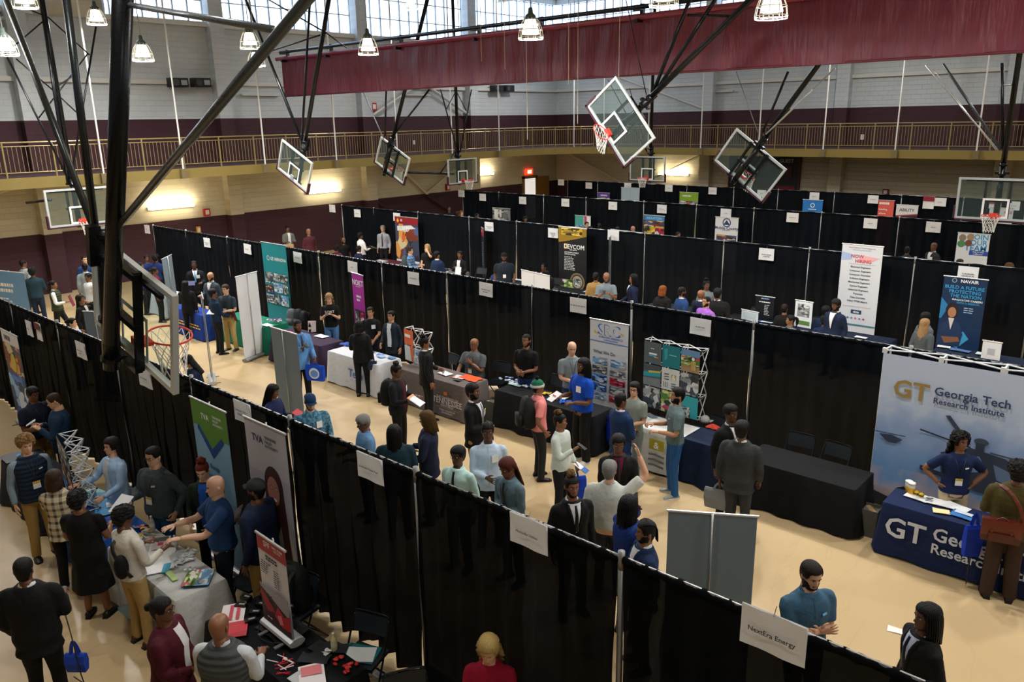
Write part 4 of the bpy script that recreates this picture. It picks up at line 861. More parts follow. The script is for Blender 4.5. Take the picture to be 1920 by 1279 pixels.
pe('noktw',616,551,1.72,-8,'woman with wavy blonde hair in black printed tee and blue jeans','e','wwavy','tee:0e0e10','jean:5484b8',fem=1,la='phone',ra='phone',hp=24,extra=('txt:NOKT:f0f0f0:.085',))
pe('blazerblue',557,600,1.86,28,'bearded man in light blue blazer looking at a phone','b','kbuzz','suit:5d93cc','101216',tie='22262c',la='low',ra='phone',shirt='4a7ab0',beard='full',hp=12)
pe('darkpolo',421,534,1.78,-35,'man in charcoal polo and khaki trousers holding papers by tall white banner','e','bshort','polo:33404a','c0a468',la='hold',ra='hold',hp=15,badge='l',shoe='3a2416')
pe('navyshirt',398,542,1.74,108,'man in dark navy shirt and black trousers with maroon folder','b','kcrop','shirt:152c48','15181c',la='hold',ra='low',shoe='0a0a0c')
pe('greysuit1',393,511,1.74,-40,'bald man in grey suit with pale shirt and lanyard looking down','d','dnone','suit:3f4a54','1c222a',la='down',ra='hold',beard='stub',hp=15)
pe('suitlany',363,489,1.80,-5,'man in black suit wearing a sky blue lanyard at left booth','a','kbuzz','suit:0f1216','101216',tie='4ca0d8',la='hold',ra='hold',hp=8,badge='r')
pe('longback',346,527,1.66,168,'woman with long black hair in black blazer carrying a dark shoulder bag','d','klong','jacket:0e1013','0e1013',fem=1,la='hold',ra='down',extra=('closed',))
pe('navyp1',274,478,1.68,20,'woman in navy polo, left of the two by the end of second row','b','kbun','polo:142a5c','14161a',fem=1,la='hold',ra='hold')
pe('navyp2',291,477,1.74,150,'person with curly dark hair in navy polo seen from behind at left','b','kcurly','polo:142a5c','14161a',la='down',ra='down')
pe('maroonp',289,501,1.70,75,'person in maroon polo with hair pulled back at left booth','b','kbun','polo:5c1832','14161a',fem=1)
pe('purplep',263,492,1.68,60,'person in purple top partly hidden by the nearest glass backboard','b','kshort','polo:2a2c80','14161a')
pe('draphair',346,668,1.66,-95,'woman with long dark hair in navy jacket bending behind front drapes','e','klong','jacket:12203c','14161a',fem=1,hp=35,la='hold',ra='hold',lean=12,extra=('closed',))
pe('hoodie',42,487,1.82,120,'man in pale grey jacket walking away by the far left wall','b','kbuzz','jacket:8e9698','1c2026',walk=1,extra=('closed',))
pe('tealjumper',59,502,1.82,168,'man in dark teal jumper and navy trousers seen from behind at left','b','kcurly','sweater:1a3640','1a2840',la='hold',ra='hold')
pe('greenvest',98,526,1.70,72,'woman walking in olive vest over white sleeves carrying a maroon folder','c','kbun','puffer:36402c','16181c',shirt='e2e4e6',fem=1,walk=1,la='down',ra='hold')
pe('navytee',158,480,1.80,10,'man with dark hair in navy tee by the maroon wall','e','kshort','tee:16386c','1c2026')
pe('greyback',158,494,1.78,175,'man in light grey suit seen from behind by the maroon wall','b','kbuzz','suit:8a969c','6c747a',extra=('closed',))
pe('whitetee',164,512,1.70,-60,'person in pale grey top behind the thick black mast','b','kbun','tee:c4c8ca','1c2026')
pe('blackblz',149,553,1.68,60,'woman in black blazer raising hand to her face at left','c','klong','jacket:0e1013','16181c',fem=1,la='face',ra='down')
pe('ltblue',133,596,1.66,55,'woman with dark hair in pale blue shirt just behind the front drapes','e','kbun','shirt:9cc4e8','22324c',fem=1,hy=15)
pe('blacktie',1371,760,1.80,42,'young man in black suit and tie with white badge facing right','a','kcrop','suit:0e1012','0e1012',tie='08090b',badge='r')
pe('greysuit2',1392,790,1.80,165,'man in charcoal grey suit seen from behind carrying a grey bag','b','kcrop','suit:34383a','34383a',la='down',ra='fwd',bulk=1.12,extra=('closed',))
pe('maroonshirt',1160,817,1.76,5,'young man in black suit with wine red shirt holding a folder','b','kcrop','suit:0e0f11','0e0f11',shirt='5c1030',tie='160a10',la='low',ra='clasp',hp=15)
pe('raiser',1143,864,1.80,172,'grey-haired man in white polo raising one arm, seen from behind','e','gshort','polo:c9cec9','262c38',la='down',ra='raise',bulk=1.2)
pe('navysweat',1180,930,1.78,128,'person with shoulder length dreadlocks in royal navy sweater, hand at ear','b','klocs','sweater:17357c','1c2026',la='face',ra='down',bulk=1.15)
pe('cornrow',1212,977,1.76,-72,'man with cornrows in navy blazer and white collar facing left','c','kcornrow','suit:172e52','16181c',beard='stub')
pe('topknot',1072,893,1.80,22,'man in black suit and tie with a curly bronze topknot','c','ktopknot+z','suit:0c0d0f','0c0d0f',tie='08080a',beard='stub')
pe('crossed',1526,1059,1.82,36,'bearded man in steel blue polo with crossed arms behind front drapes','e','dshort','polo:3f6480','22262c',la='cross',ra='cross',beard='full',hp=22,bulk=1.15,extra=('logo:6ab0d8',))
pe('locsuit',1742,1134,1.76,-58,'person with dark dreadlocks in black suit and navy tie at lower right','b','klocs','suit:0b0c0e','0b0c0e',tie='0c1428',shirt='c8d0e8')
pe('gtwoman',1803,812,1.70,18,'woman with curly black hair in navy polo, hands on hips','c','klcurl','polo:14244c','c9b898',fem=1,la='hips',ra='hips',badge='ly',hy=20,bulk=1.1,extra=('logo:d8dce0',))
pe('olive',1912,866,1.83,188,'person with curly black hair in olive jacket and brown trousers with satchel','b','kcurly','jacket:4c4420','3c2c22',la='hold',ra='down',extra=('closed','wide'),bulk=1.1,shoe='0c0c0c')
# behind the second row
pe('walktan',539,424,1.72,20,'person in grey jacket with tan shopping bag by the maroon wall','b','kshort','jacket:6c7068','2c3036',la='hold',ra='hold',hp=15)
pe('maroonlong',578,429,1.80,25,'bald man in maroon long sleeved shirt by the maroon wall','c','dnone','sweater:4c2028','2c3036',la='down',ra='down')
pe('blackbeard',644,446,1.76,25,'seated bald bearded man in black at the third row end','b','knone','tee:101012','16181c',beard='full',sit=1)
pe('whiteorange',675,436,1.76,120,'man in white shirt with an orange vest panel at the green table','b','kcrop','shirt:e8e8e8','1c2026',la='hold',ra='hold')
pe('greytie',717,423,1.86,-25,'grey-haired man in pale striped shirt and dark tie by red topped banner','e','gshort','shirt:a9acb4','16181c',tie='2a1c30',hp=15)
pe('maroonsit',630,460,1.70,150,'seated person in maroon seen from behind near green table','b','kcurly','tee:4c1426','16181c',sit=1)
pe('darknavy',673,461,1.74,120,'seated person in dark navy jacket leaning at maroon table','b','kshort','suit:121c34','16181c',sit=1,lean=10,extra=('closed',))
pe('plaidpack',768,463,1.76,75,'man with brown hair in blue plaid shirt wearing a grey backpack','e','bcurly','plaid:6a94c4','2c3036',la='hold',ra='hold')
pe('blondewavy',801,458,1.70,-20,'woman with long blonde hair in black top touching her chin','e','ywavy','tee:101014','16181c',fem=1,la='face',ra='low')
pe('navyblz',819,471,1.76,135,'man in bright navy suit seen from behind beside blonde woman','c','kshort','suit:14284c','14284c',extra=('closed',),ra='hold')
pe('blackw',862,471,1.72,-25,'woman in black blazer holding a white folder below narrow dark banner','b','kbun','jacket:0e1012','0e1012',fem=1,la='hold',ra='phone')
pe('capblack',945,474,1.86,0,'bearded man in black cap and dark polo leaning on table','b','kbuzz','polo:1a2430','16181c',hat='cap:0e0e10',beard='full',badge='l',bulk=1.3,la='fwd',ra='down')
pe('bluesit',935,497,1.74,170,'seated man in blue shirt seen from behind before the capped man','b','kbuzz','tee:1c3c74','16181c',sit=1,bulk=1.15)
pe('navysit',1020,494,1.74,-50,'seated man in navy suit left of the black and yellow banner','b','kbuzz','suit:14203c','16181c',sit=1)
pe('yellowjk',1023,509,1.70,-60,'seated person with a mustard coloured jacket below the third row','c','kcurly','jacket:b08a28','16181c',sit=1,extra=('closed',))
pe('locsgrey',1032,520,1.70,160,'person with hanging locs in dark grey, front of mustard jacket','b','klocs','tee:3c484c','16181c',sit=1)
pe('tan',1117,511,1.70,165,'person in tan coat with dark hair seen from behind','c','kbun','jacket:9c7c48','2c3036',extra=('closed',))
pe('greybeard',1137,512,1.84,0,'bald bearded man in grey polo looking down at phone','c','knone','polo:75828a','2c3036',la='phone',ra='phone',beard='full',hp=25)
pe('locnavy',1188,514,1.80,-85,'man with short locs and glasses in navy suit facing left','c','klocs','suit:121c3c','121c3c',glass=1,ra='low')
pe('redblack',1243,536,1.70,150,'person with copper red bob in black jacket seen from behind','b','obob','jacket:121214','121214',fem=1,extra=('closed',))
pe('glasslow',1230,563,1.56,25,'woman with glasses whose head just clears the second drape row','b','kbun','tee:1c1e22','121214',glass=1,fem=1,sit=1)
pe('bluesuit2',1279,538,1.78,120,'man in mid blue suit seen from behind, third from the purple polo','b','kbuzz','suit:1c3c6c','1c3c6c',extra=('closed',),beard='stub')
pe('updo',1325,526,1.72,20,'woman with updo in grey blouse behind the group in suits','b','khighbun','shirt:788084','121214',fem=1)
pe('baldnavy',1315,544,1.70,130,'bald man in dark navy suit seen from behind in the suit group','c','dnone','suit:121a34','121a34',extra=('closed',))
pe('purple',1325,556,1.76,-50,'man in bright purple polo behind the second drape row','d','kbuzz','polo:9a5cc0','2c3036',bulk=1.25,beard='stub')
pe('blacksuit3',1346,541,1.82,165,'large man in black suit seen from behind right of the purple polo','b','kcrop','suit:0e0f11','0e0f11',bulk=1.2,extra=('closed',))
pe('hairbun',1472,570,1.70,165,'seated woman with low bun in black seen from behind','c','dbun','tee:121214','121214',fem=1,sit=1)
pe('ponyl',1483,591,1.68,-75,'woman with ponytail in grey facing left at the drape edge','c','kpony','tee:4c565c','121214',fem=1,sit=1)
pe('navybeard',1567,562,1.80,-35,'bearded man in navy suit looking down at left of the tall hiring banner','b','kcrop','suit:142440','142440',hp=20,beard='full')
pe('navysit2',1549,574,1.78,160,'man in navy suit seen from behind facing the bearded man','b','kcrop','suit:142440','142440',sit=1,extra=('closed',))
pe('navysit3',1547,593,1.6,178,'seated person with full dark hair in navy, nearest below hiring banner','b','kcurly','tee:16284c','142440',sit=1)
pe('longgrey',1737,586,1.70,130,'woman with long dark hair in grey coat by the dark blue banner','e','klong','jacket:5c6468','2c3036',fem=1,extra=('closed',))
pe('ashblonde',1735,598,1.66,150,'woman with ash blonde hair in grey by the dark blue banner','e','wlong','jacket:4c5458','2c3036',fem=1,extra=('closed',))
pe('greyman',1731,614,1.58,70,'bearded man in slate shirt whose shoulders clear the second row at right','b','kcrop','tee:3c4e5c','2c3036',sit=1,beard='full')
# further back
pe('hatback',1702,462,1.76,165,'man in dark shirt seen from behind left of the bald man','a','kbuzz','shirt:2a3038','16181c')
pe('baldsuit',1752,455,1.82,-45,'bald man in dark grey suit with white badge in front of fourth row','b','knone','suit:34363a','34363a',badge='r')
pe('pinkface',1801,486,1.70,60,'person whose head shows at the foot of the blue lettered banner','c','bshort','tee:16181c','16181c')
pe('curlyfar',1893,494,1.74,170,'person with bronze curly hair near the right edge of third row','c','mcurly','tee:8ca4b8','16181c')
pe('h1',1100,416,1.78,20,'person with dark hair in front of the teal and white poster','e','kshort','tee:1c1e22','16181c')
pe('h2',1107,424,1.70,60,'person whose head shows right of teal and white poster','c','kbun','tee:1c1e22','16181c')
pe('h3',1124,419,1.74,170,'person in bright blue top showing above the third row','b','kpony','tee:1c7cc8','16181c')
pe('h4',1187,424,1.76,20,'bald person showing above the third row left of photo poster','d','dnone','tee:3c3e42','16181c')
pe('h5',1158,425,1.72,160,'dark haired person just above the grey rail of third row','b','kbuzz','tee:1c1e22','16181c')
pe('h6',1272,435,1.68,30,'woman with pulled back hair right of the crowd photo poster','c','kbun','tee:3c3e42','16181c',fem=1)
pe('h7',826,400,1.72,160,'dark haired person at the left end of the fourth row','b','kbuzz','tee:1c1e22','16181c')
pe('h8',842,387,1.80,20,'man in black standing at the end of the fourth row','b','kbuzz','tee:101012','16181c')
pe('h9',858,396,1.74,160,'man with receding hair near the fourth row end','d','bshort','tee:5c6064','16181c')
pe('h10',865,395,1.70,30,'woman with long auburn hair near the fourth row end','e','owavy','tee:5c6064','16181c',fem=1)
pe('h11',894,400,1.74,60,'man in white shirt left of the grey photo poster','b','kbuzz','tee:d8dadc','16181c')
pe('h12',985,406,1.72,20,'person showing below the gap in the fourth row','b','kcurly','tee:1c1e22','16181c')
pe('h13',1363,388,1.72,20,'person in orange-tan cap far back below small sign','c','bshort','tee:1c1e22','16181c',hat='cap:c88a3c')
# lower left booths in front of the front row
pe('vestman',46,818,1.82,15,'man with sandy hair in navy puffer vest over grey-blue sleeves','e','lcurly','puffer:17293f','a8894c',shirt='8297a8',badge='ly',hp=22,la='down',ra='down',extra=('logo:c8d4dc',))
pe('plaidw',98,882,1.68,158,'woman with auburn hair in cream and brown plaid shirt seen from behind','d','bbob','plaid:d8ccb0','0e0f12',fem=1,la='give',ra='hold',shoe='c8c8c8')
pe('blackdress',143,922,1.68,150,'woman with short black curls in a black dress seen from behind','c','kcurly','dress:0c0c0e','none',fem=1,la='hold',ra='hold',bulk=1.25,shoe='0a0a0a')
pe('whiteshirt',233,950,1.74,118,'person with black curls in white shirt and khaki trousers with sling bag','b','kcurly','shirt:dfdcd2','b79a62',la='hold',ra='hold',shoe='3a1c12',hp=20)
pe('ltbluew',207,821,1.70,-62,'woman with long brown hair in open light blue shirt behind blue table','e','dlong','cardigan:a8cbf0','10131c',shirt='d8dce0',fem=1,la='low',ra='give',bulk=1.05)
pe('greypull',284,840,1.80,-48,'man with glasses in dark grey pullover and jeans holding papers','e','kshort','sweater:46545a','jean:28527c',glass=1,la='pocket',ra='hold',badge='ly',bulk=1.2,extra=('logo:a8b0b4',),hp=10)
pe('redhair',376,869,1.71,-22,'woman with red curly updo in dark cardigan looking down','f','rtopknot','cardigan:14281e','14161a',shirt='2056b8',fem=1,hp=30,la='low',ra='low')
pe('stripes',400,894,1.82,-82,'bald man in striped blue shirt gesturing with both hands','f','dnone','polo:274a80','18202c',la='reach',ra='reach',bulk=1.2,hp=10,extra=())
pe('capback',478,899,1.87,-128,'man in navy jacket and khaki trousers with grey and black cap','b','kbuzz','jacket:12203c','a8894c',hat='cap:2a3030',la='down',ra='hold',bulk=1.15,beard='stub',extra=('closed',))
pe('darkfar',62,727,1.76,30,'man in dark navy polo looking down beside the bald man at left','b','kshort','polo:111c30','8a7444',la='hold',ra='hold',hp=30,badge='ly',bulk=1.15)
pe('baldfar',94,739,1.80,-95,'balding man in dark blue jacket looking at phone at left','e','bbuzz','jacket:14304c','16181c',la='phone',ra='phone',hp=30,bulk=1.15,extra=('closed',))
pe('blacksuit',40,1047,1.80,160,'man in black suit seen from behind at the lower left corner','b','kbuzz','suit:0d0f11','0d0f11',la='fwd',ra='hold',bulk=1.15,extra=('closed',))
pe('maroonw',300,1122,1.70,62,'woman with glasses and short bun in maroon cardigan over white shirt','b','kbun','cardigan:4a1020','14161a',shirt='e4e4e4',glass=1,la='clasp',ra='hold',fem=1,bulk=1.3)
pe('greyvest',408,1153,1.74,150,'bald man in grey quilted vest over white sleeves seen from behind','c','knone','puffer:4c5254','2a2c30',shirt='d4dbe2',la='hold',ra='hold',bulk=1.2)
pe('blonde',914,1201,1.68,-10,'blonde woman in crimson top looking down at the bottom edge','e','ywavy','shirt:9c1234','14161a',fem=1,hp=34,la='low',ra='low')
for k_,q_ in PP.items():
    pass
if 'DBG' in globals():
    for k_,q_ in PP.items(): print('POS',k_,q_['P'].round(2))
# ================================================================ BANNERS, DISPLAYS
PAL={'ind':['3c4650','8a8f92','c8c4bc','5a6a72','a8b0b0','2c3436','d8d8d4'],'sky':['7fb0d8','c8dcec','5c88b4','e8eef2','48607c','b0a890'],'warm':['3a4258','e0a050','7a3420','d8c8a0','2c2a3c','4c5c8c'],
     'blue':['1c4c9c','3c84d8','0c2450','8cc0f0','183870','d0e4f8'],'red':['b01c38','e05060','40101c','d0d0d4','801428'],'green':['58803c','98b858','2c4424','d8d890','c84c6c','e8e4d8'],'grey':['8c9296','b8bcc0','5c6266','dcdee0','3c4044'],'yel':['d8b020','3c3424','8c7420','e8d878','201c18']}
def photo(mb,cols,T,u0,v0,u1,v1,pal,seed,o,mats,n=22):
    r=random.Random(seed); ps=PAL[pal]
    def mi(c):
        if c not in cols: cols[c]=len(mats); mats.append(mat(c,.55))
        return cols[c]
    mb.add([T(u0,v0,o),T(u1,v0,o),T(u1,v1,o),T(u0,v1,o)],[(0,1,2,3)],mi(ps[0]))
    for i in range(n):
        cx,cy=r.uniform(u0,u1),r.uniform(v0,v1); a=r.uniform(.08,.28)*(u1-u0); b=r.uniform(.06,.25)*(v1-v0); k=r.choice((4,5,7,9)); ph=r.random()*6
        pts=[(min(u1,max(u0,cx+a*math.cos(ph+2*PI*j/k)*r.uniform(.7,1.2))),min(v1,max(v0,cy+b*math.sin(ph+2*PI*j/k)*r.uniform(.7,1.2)))) for j in range(k)]
        mb.add([T(x,y,o+.00015*(i+1)) for x,y in pts],[tuple(range(k))],mi(ps[1+i%(len(ps)-1)]))
def printed(par,T,w,h,items,o=.002):
    """T(u,v,off) with u 0..w left to right, v 0..h bottom to top"""
    mb=MB(); cols={}; mats=[]; texts={}; oo=o
    for i,it in enumerate(items):
        k=it[0]; oo+=.0004
        def mi(c):
            if c not in cols: cols[c]=len(mats); mats.append(mat(c,.55))
            return cols[c]
        if k=='r': _,u0,v0,u1,v1,c=it; mb.add([T(u0*w,h-v1*h,oo),T(u1*w,h-v1*h,oo),T(u1*w,h-v0*h,oo),T(u0*w,h-v0*h,oo)],[(0,1,2,3)],mi(c))
        elif k=='p': mb.add([T(u*w,h-v*h,oo) for u,v in it[1]],[tuple(range(len(it[1])))],mi(it[2]))
        elif k=='c': _,u,v,ru,rv,c=it; mb.add([T(u*w+ru*math.cos(2*PI*j/20),h-v*h+rv*math.sin(2*PI*j/20),oo) for j in range(20)],[tuple(range(20))],mi(c))
        elif k=='ring': _,u,v,ra,t_,c=it; mb.add([T(u*w+q*math.cos(2*PI*j/20),h-v*h+q*math.sin(2*PI*j/20),oo) for q in(ra,ra-t_) for j in range(20)],[(j,(j+1)%20,20+(j+1)%20,20+j) for j in range(20)],mi(c))
        elif k=='ph': _,u0,v0,u1,v1,pal,seed=it; photo(mb,cols,T,u0*w,h-v1*h,u1*w,h-v0*h,pal,seed,oo,mats); oo+=.0035
        elif k=='t':
            _,u,v,s,txt,c=it[:6]; al=it[6] if len(it)>6 else 'c'; gv,gf=glyphs(txt,len(it)<8)
            ww=gv[:,0].max() if len(gv) else 0; sh={'c':ww/2,'l':0,'r':ww}[al]
            texts.setdefault(c,MB()).add([T(u*w+(p[0]-sh)*s,h-v*h+(p[1]-.35)*s,oo+.0005) for p in gv],gf)
    if mb.n: mb.build('printed_picture',mats,par)
    for c,m in texts.items(): m.build('lettering',mat(c,.5),par)
def banner(label,L,R,z0,z1,col,items,base=True,pole=True,case='b4b6b6',name='rollup_banner',rail='d0d2d2',back='78868e'):
    zf=z0; onfloor=z0<.7 and name=='rollup_banner'
    if onfloor: z0=0
    L=np.array(L,float);R=np.array(R,float); w=np.linalg.norm(R-L); rz=math.atan2(R[1]-L[1],R[0]-L[0])
    e=empty(name,(L[0],L[1],z0),rz,label,'banner'); h=z1-z0
    zb=.09 if base else .0
    if base:
        b=MB(); b.rings([[(x,.02+.1*math.cos(t)*.9,.045+.045*math.sin(t)-(.0)) for t in [PI*2*j/12 for j in range(12)]] for x in(-.02,w+.02)]); b.build('base_case',mat(case,.35,'brushed',.4),e)
        for x in(.12,w-.12): m=MB(); m.box(x-.02,x+.02,-.16,.13,.0,.012); m.build('foot',mat('6c6e70',.4),e)
    mb=MB(); bow=lambda u:0.0
    mb.grid(lambda u,v:(u*w,bow(v)-.001,zb+v*(h-zb)),3,8); mb.grid(lambda u,v:((1-u)*w,bow(v)+.003,zb+v*(h-zb)),3,8,1)
    mb.build('banner_sheet',[mat(col,.5),mat(back if name=='rollup_banner' else col,.6)],e)
    if rail: m=MB(); m.tube([(-.015,0,h),(w+.015,0,h)],.014,8); m.build('top_rail',mat(rail,.35,'brushed',.5),e)
    if pole: m=MB(); m.tube([(w/2,.03,.05),(w/2,.03,h+.02)],.011,8); m.build('support_pole',mat('b8b8b4',.35,'brushed',.8),e,True)
    zc=max(zb,zf+.09) if onfloor else zb; hh=h-zc; T=lambda u,v,o:(u,bow((zc-zb+v)/(h-zb))-.002-o,zc+v)
    printed(e,T,w,hh,items)
    return e
W_='f2f4f4'
def lines(u,v0,n,dv,s,c,al='l',wd=26,sd=1):
    r=random.Random(sd); out=[]
    for i in range(n):
        x=u; end=u+wd*.0125*r.uniform(.75,1.05)
        while x<min(end,.97): l_=r.uniform(.04,.11); out.append(('r',x,v0+i*dv-dv*.22,min(x+l_,.97),v0+i*dv+dv*.22,c)); x+=l_+.02
    return out
def il(u,v,s,n,c,al='c'):    # print too small to read, as in the photo
    w_=n*s*.5; return lines(u-w_/2 if al=='c' else (u if al=='l' else u-w_),v,1,s*1.1,s,c,'l',w_/.0125,int(u*100+v*1000))
banner('tall teal roll-up banner with photo grid behind the green table',(-20.3,11.75),(-19.05,11.75),.25,2.62,'128a96',[('ring',.24,.19,.07,.016,W_),('t',.33,.19,.13,'GE VERNOVA',W_,'l')]+[('ph',a,b,c,d,p,i) for i,(a,b,c,d,p) in enumerate(((.04,.37,.36,.51,'ind'),(.38,.37,.66,.47,'grey'),(.68,.37,.97,.47,'ind'),(.38,.49,.74,.61,'sky'),(.76,.49,.97,.61,'ind'),(.04,.53,.36,.63,'warm'),(.04,.65,.36,.76,'grey'),(.38,.63,.62,.76,'ind'),(.64,.63,.97,.76,'sky')))])
banner('tall white blank banner back standing on the floor before green table',(-18.27,10.36),(-18.0,9.62),.0,2.2,W_,[],case='8c8e90',back='e4e7ea')
banner('tall grey banner back standing behind the drapes, left of the capped man',(-12.5,7.77),(-13.4,7.77),.0,2.05,W_,[],case='8c8e90')
banner('narrow grey banner back far left near the end of second row',(-23.75,10.7),(-23.1,10.1),.0,2.06,W_,[])
banner('thin silver banner seen edge-on behind the front drapes at left',(-16.9,8.2),(-17.6,8.52),.0,2.05,W_,[],case='c4c6c8')
banner('magenta roll-up banner behind the white table',(-16.35,11.9),(-15.75,11.8),.2,2.16,'a8249c',[('t',.5,.12,.2,'NOKT',W_),('r',.3,.17,.7,.176,W_),*il(.5,.31,.06,12,W_),*il(.5,.36,.06,10,W_),('r',.1,.5,.48,.74,'24202c'),('r',.52,.5,.95,.74,'30242c'),('ph',.14,.52,.44,.72,'ind',3),('ph',.56,.52,.9,.72,'red',4),('r',.1,.78,.45,.9,'4c1c54'),('ph',.52,.78,.92,.9,'grey',8)])
banner('tall blue and green banner with dark chevron hanging before the front drapes',(-9.83,4.42),(-8.9,4.42),.25,2.36,'86b2cc',[('p',[(0,0),(1,0),(1,.22),(.8,.22),(.5,.34),(.2,.18),(0,.18)],'5c8c34'),('p',[(.16,.17),(.5,.31),(.8,.2),(.86,.23),(.5,.38),(.12,.2)],'1c4688'),
 ('t',.38,.1,.11,'TVA',W_),('t',.6,.075,.045,'TENNESSEE',W_,'l'),('t',.6,.1,.045,'VALLEY',W_,'l'),('t',.6,.125,.045,'AUTHORITY',W_,'l'),('t',.5,.44,.09,'Energy','2c5878'),('t',.5,.51,.09,'Environment','2c5878'),('t',.5,.58,.09,'Economic','2c5878'),('t',.5,.65,.09,'Development','2c5878')])
banner('tall pale banner with portrait of smiling woman in glasses on it',(-8.45,4.42),(-7.55,4.42),.2,2.42,'b8b9c2',[('r',0,.3,1,1,'a9a9b4'),('t',.3,.1,.13,'TVA','34345c'),('t',.48,.075,.05,'TENNESSEE','34345c','l'),('t',.48,.1,.05,'VALLEY','34345c','l'),('t',.48,.125,.05,'AUTHORITY','34345c','l'),
 ('c',.6,.36,.2,.26,'3c1f1c'),('p',[(.38,.36),(.36,.5),(.48,.75),(.62,.95),(.92,.9),(.86,.6),(.82,.38)],'3c1f1c'),('p',[(.55,1),(.6,.66),(.7,.58),(.9,.62),(1,.75),(1,1)],'c4bcae'),('p',[(.66,.45),(.7,.7),(.68,1),(.94,1),(.86,.62),(.8,.4)],'442420'),('c',.58,.39,.13,.19,'b07868'),('c',.54,.37,.035,.03,'2c1c1c'),('c',.66,.37,.035,.03,'2c1c1c'),('c',.54,.37,.028,.023,'c09080'),('c',.66,.37,.028,.023,'c09080'),('c',.6,.44,.05,.02,'f0e4e0')])
banner('red, white and black banner stand on top of the near black table',(-6.75,3.52),(-6.2,3.5),.79,1.86,'e8e6e6',[('r',0,0,1,.17,'b83038'),('t',.35,.07,.09,'SFF',W_),('t',.72,.055,.035,'SMALL FORM',W_),('t',.72,.09,.035,'FACTOR',W_),*il(.5,.21,.04,24,'282a30'),*il(.5,.24,.04,22,'282a30')]+lines(.08,.29,6,.025,.018,'3c3e44','l',20,2)+lines(.55,.32,8,.025,.018,'3c3e44','l',14,3)+
 [('r',0,.56,1,1,'a8a8ae'),('p',[(0,.6),(1,.78),(1,1),(0,1)],'2a2428'),('p',[(0,.62),(.3,.72),(.5,.82),(.2,.86),(0,.7)],'a81c30'),('p',[(.45,.86),(.6,.72),(.8,.8),(1,.74),(1,.92),(.7,.94)],'c02438'),('p',[(.55,.84),(.7,.8),(.75,.9),(.62,.93)],'e88890'),('r',.28,.64,.31,.73,'202024'),('r',.36,.65,.4,.75,'202024'),*il(.25,.93,.03,10,'e8e8e8')])
banner('white banner with blue outlined letters and eight product photos',(-8.78,11.85),(-7.9,11.85),.3,2.13,'d7dbe0',[('t',.5,.1,.3,'SRC','3c78c8'),('t',.5,.1,.255,'SRC','d7dbe0'),('p',[(.12,.11),(.12,.15),(.4,.175),(.2,.15),(.15,.13)],'d8b83c'),('p',[(.75,.1),(.9,.12),(.8,.16),(.85,.13)],'d8b83c'),('t',.55,.185,.055,'SCIENTIFIC RESEARCH','3c78c8'),('t',.55,.215,.045,'CORPORATION','3c78c8'),('r',0,.235,1,.245,'3c84c8'),('t',.1,.36,.09,'What We Do','4c5258','l')]+
 [('ph',.08+.48*(i%2),.42+.1*(i//2),.48+.48*(i%2),.505+.1*(i//2),p,20+i) for i,p in enumerate(('sky','sky','ind','grey','blue','red','blue','ind'))]+[('ph',.08,.83,.48,.9,'sky',31),('ph',.56,.83,.96,.9,'red',33)])
banner('black and yellow banner with white letters in the second corridor',(-16.0,19.85),(-14.88,19.85),.3,2.5,'14161a',[('p',[(0,0),(1,0),(1,.12),(.4,.2),(0,.24)],'9c7c1c'),('ph',.1,.01,.85,.12,'yel',5),('r',.22,.25,.34,.33,'d8a820'),('r',.25,.265,.31,.315,'14161a'),('t',.56,.29,.2,'DEVCOM',W_),*il(.56,.34,.02,30,W_),('t',.22,.38,.06,'#YOUREMPLOYMENT',W_,'l'),('t',.22,.41,.06,'OPPORTUNITIES',W_,'l')]+lines(.22,.45,9,.024,.032,'d8d8d8','l',26,4)+[('c',.7,.82,.3,.3,'7c6c4c'),('c',.7,.82,.24,.24,'2c2c28'),('c',.7,.82,.2,.2,'a89c84'),('ph',.0,.8,.55,.98,'green',9),('ph',.58,.77,.82,.88,'ind',10)])
banner('narrow black, blue and white banner nearly edge-on beside black and yellow one',(-14.05,20.0),(-13.85,19.6),.3,2.35,'16181c',[('r',0,0,1,.25,'3c8cd8'),('p',[(0,.05),(1,.15),(1,.3),(0,.2)],'d8ecf8'),*il(.5,.38,.12,6,W_),('r',.3,.45,.7,.46,W_),('r',.3,.5,.7,.51,W_),('ph',0,.75,1,1,'warm',6)])
banner('very tall white hiring banner in front of the third row at right',(-6.9,19.55),(-5.95,19.55),.62,2.78,'d9dde2',[('t',.5,.035,.05,'Vista Defense Technologies Inc.','8a4c5c','c',1),('t',.5,.06,.04,'National Security Solutions','8a8c9c','c',1),('p',[(0,.09),(.3,.12),(.25,.18),(0,.19)],'a8bce0'),('p',[(.5,.12),(.95,.14),(.7,.2),(.4,.2)],'eab0b4'),('t',.4,.135,.115,'NOW','b82c4c'),('t',.55,.19,.115,'HIRING','c8384c'),('r',.2,.225,.85,.228,'8c98b0')]+[('t',.5,.26+i*.045,.06,t,'3c4650') for i,t in enumerate(('Electrical Engineers','Computer Engineers','Computer Scientists','Software Engineers','Mechanical Engineers','Optical Engineers','Industrial Engineers','Physicists','Data Scientists','Other STEM Majors'))]+
 [('t',.5,.73,.035,'Nationwide. Industries. Across North America','b85c64','c',1),('r',.37,.77,.63,.815,'1c3c58'),('t',.5,.793,.08,'vista',W_)]+[('c',.3+.1*i,.87,.022,.022,c) for i,c in enumerate(('3c5c9c','3c9cd8','c85c84','4c84b8','c83038'))]+[('r',0,.94,1,.95,'4c9ca8'),('r',0,.955,1,.96,'2c5c68')])
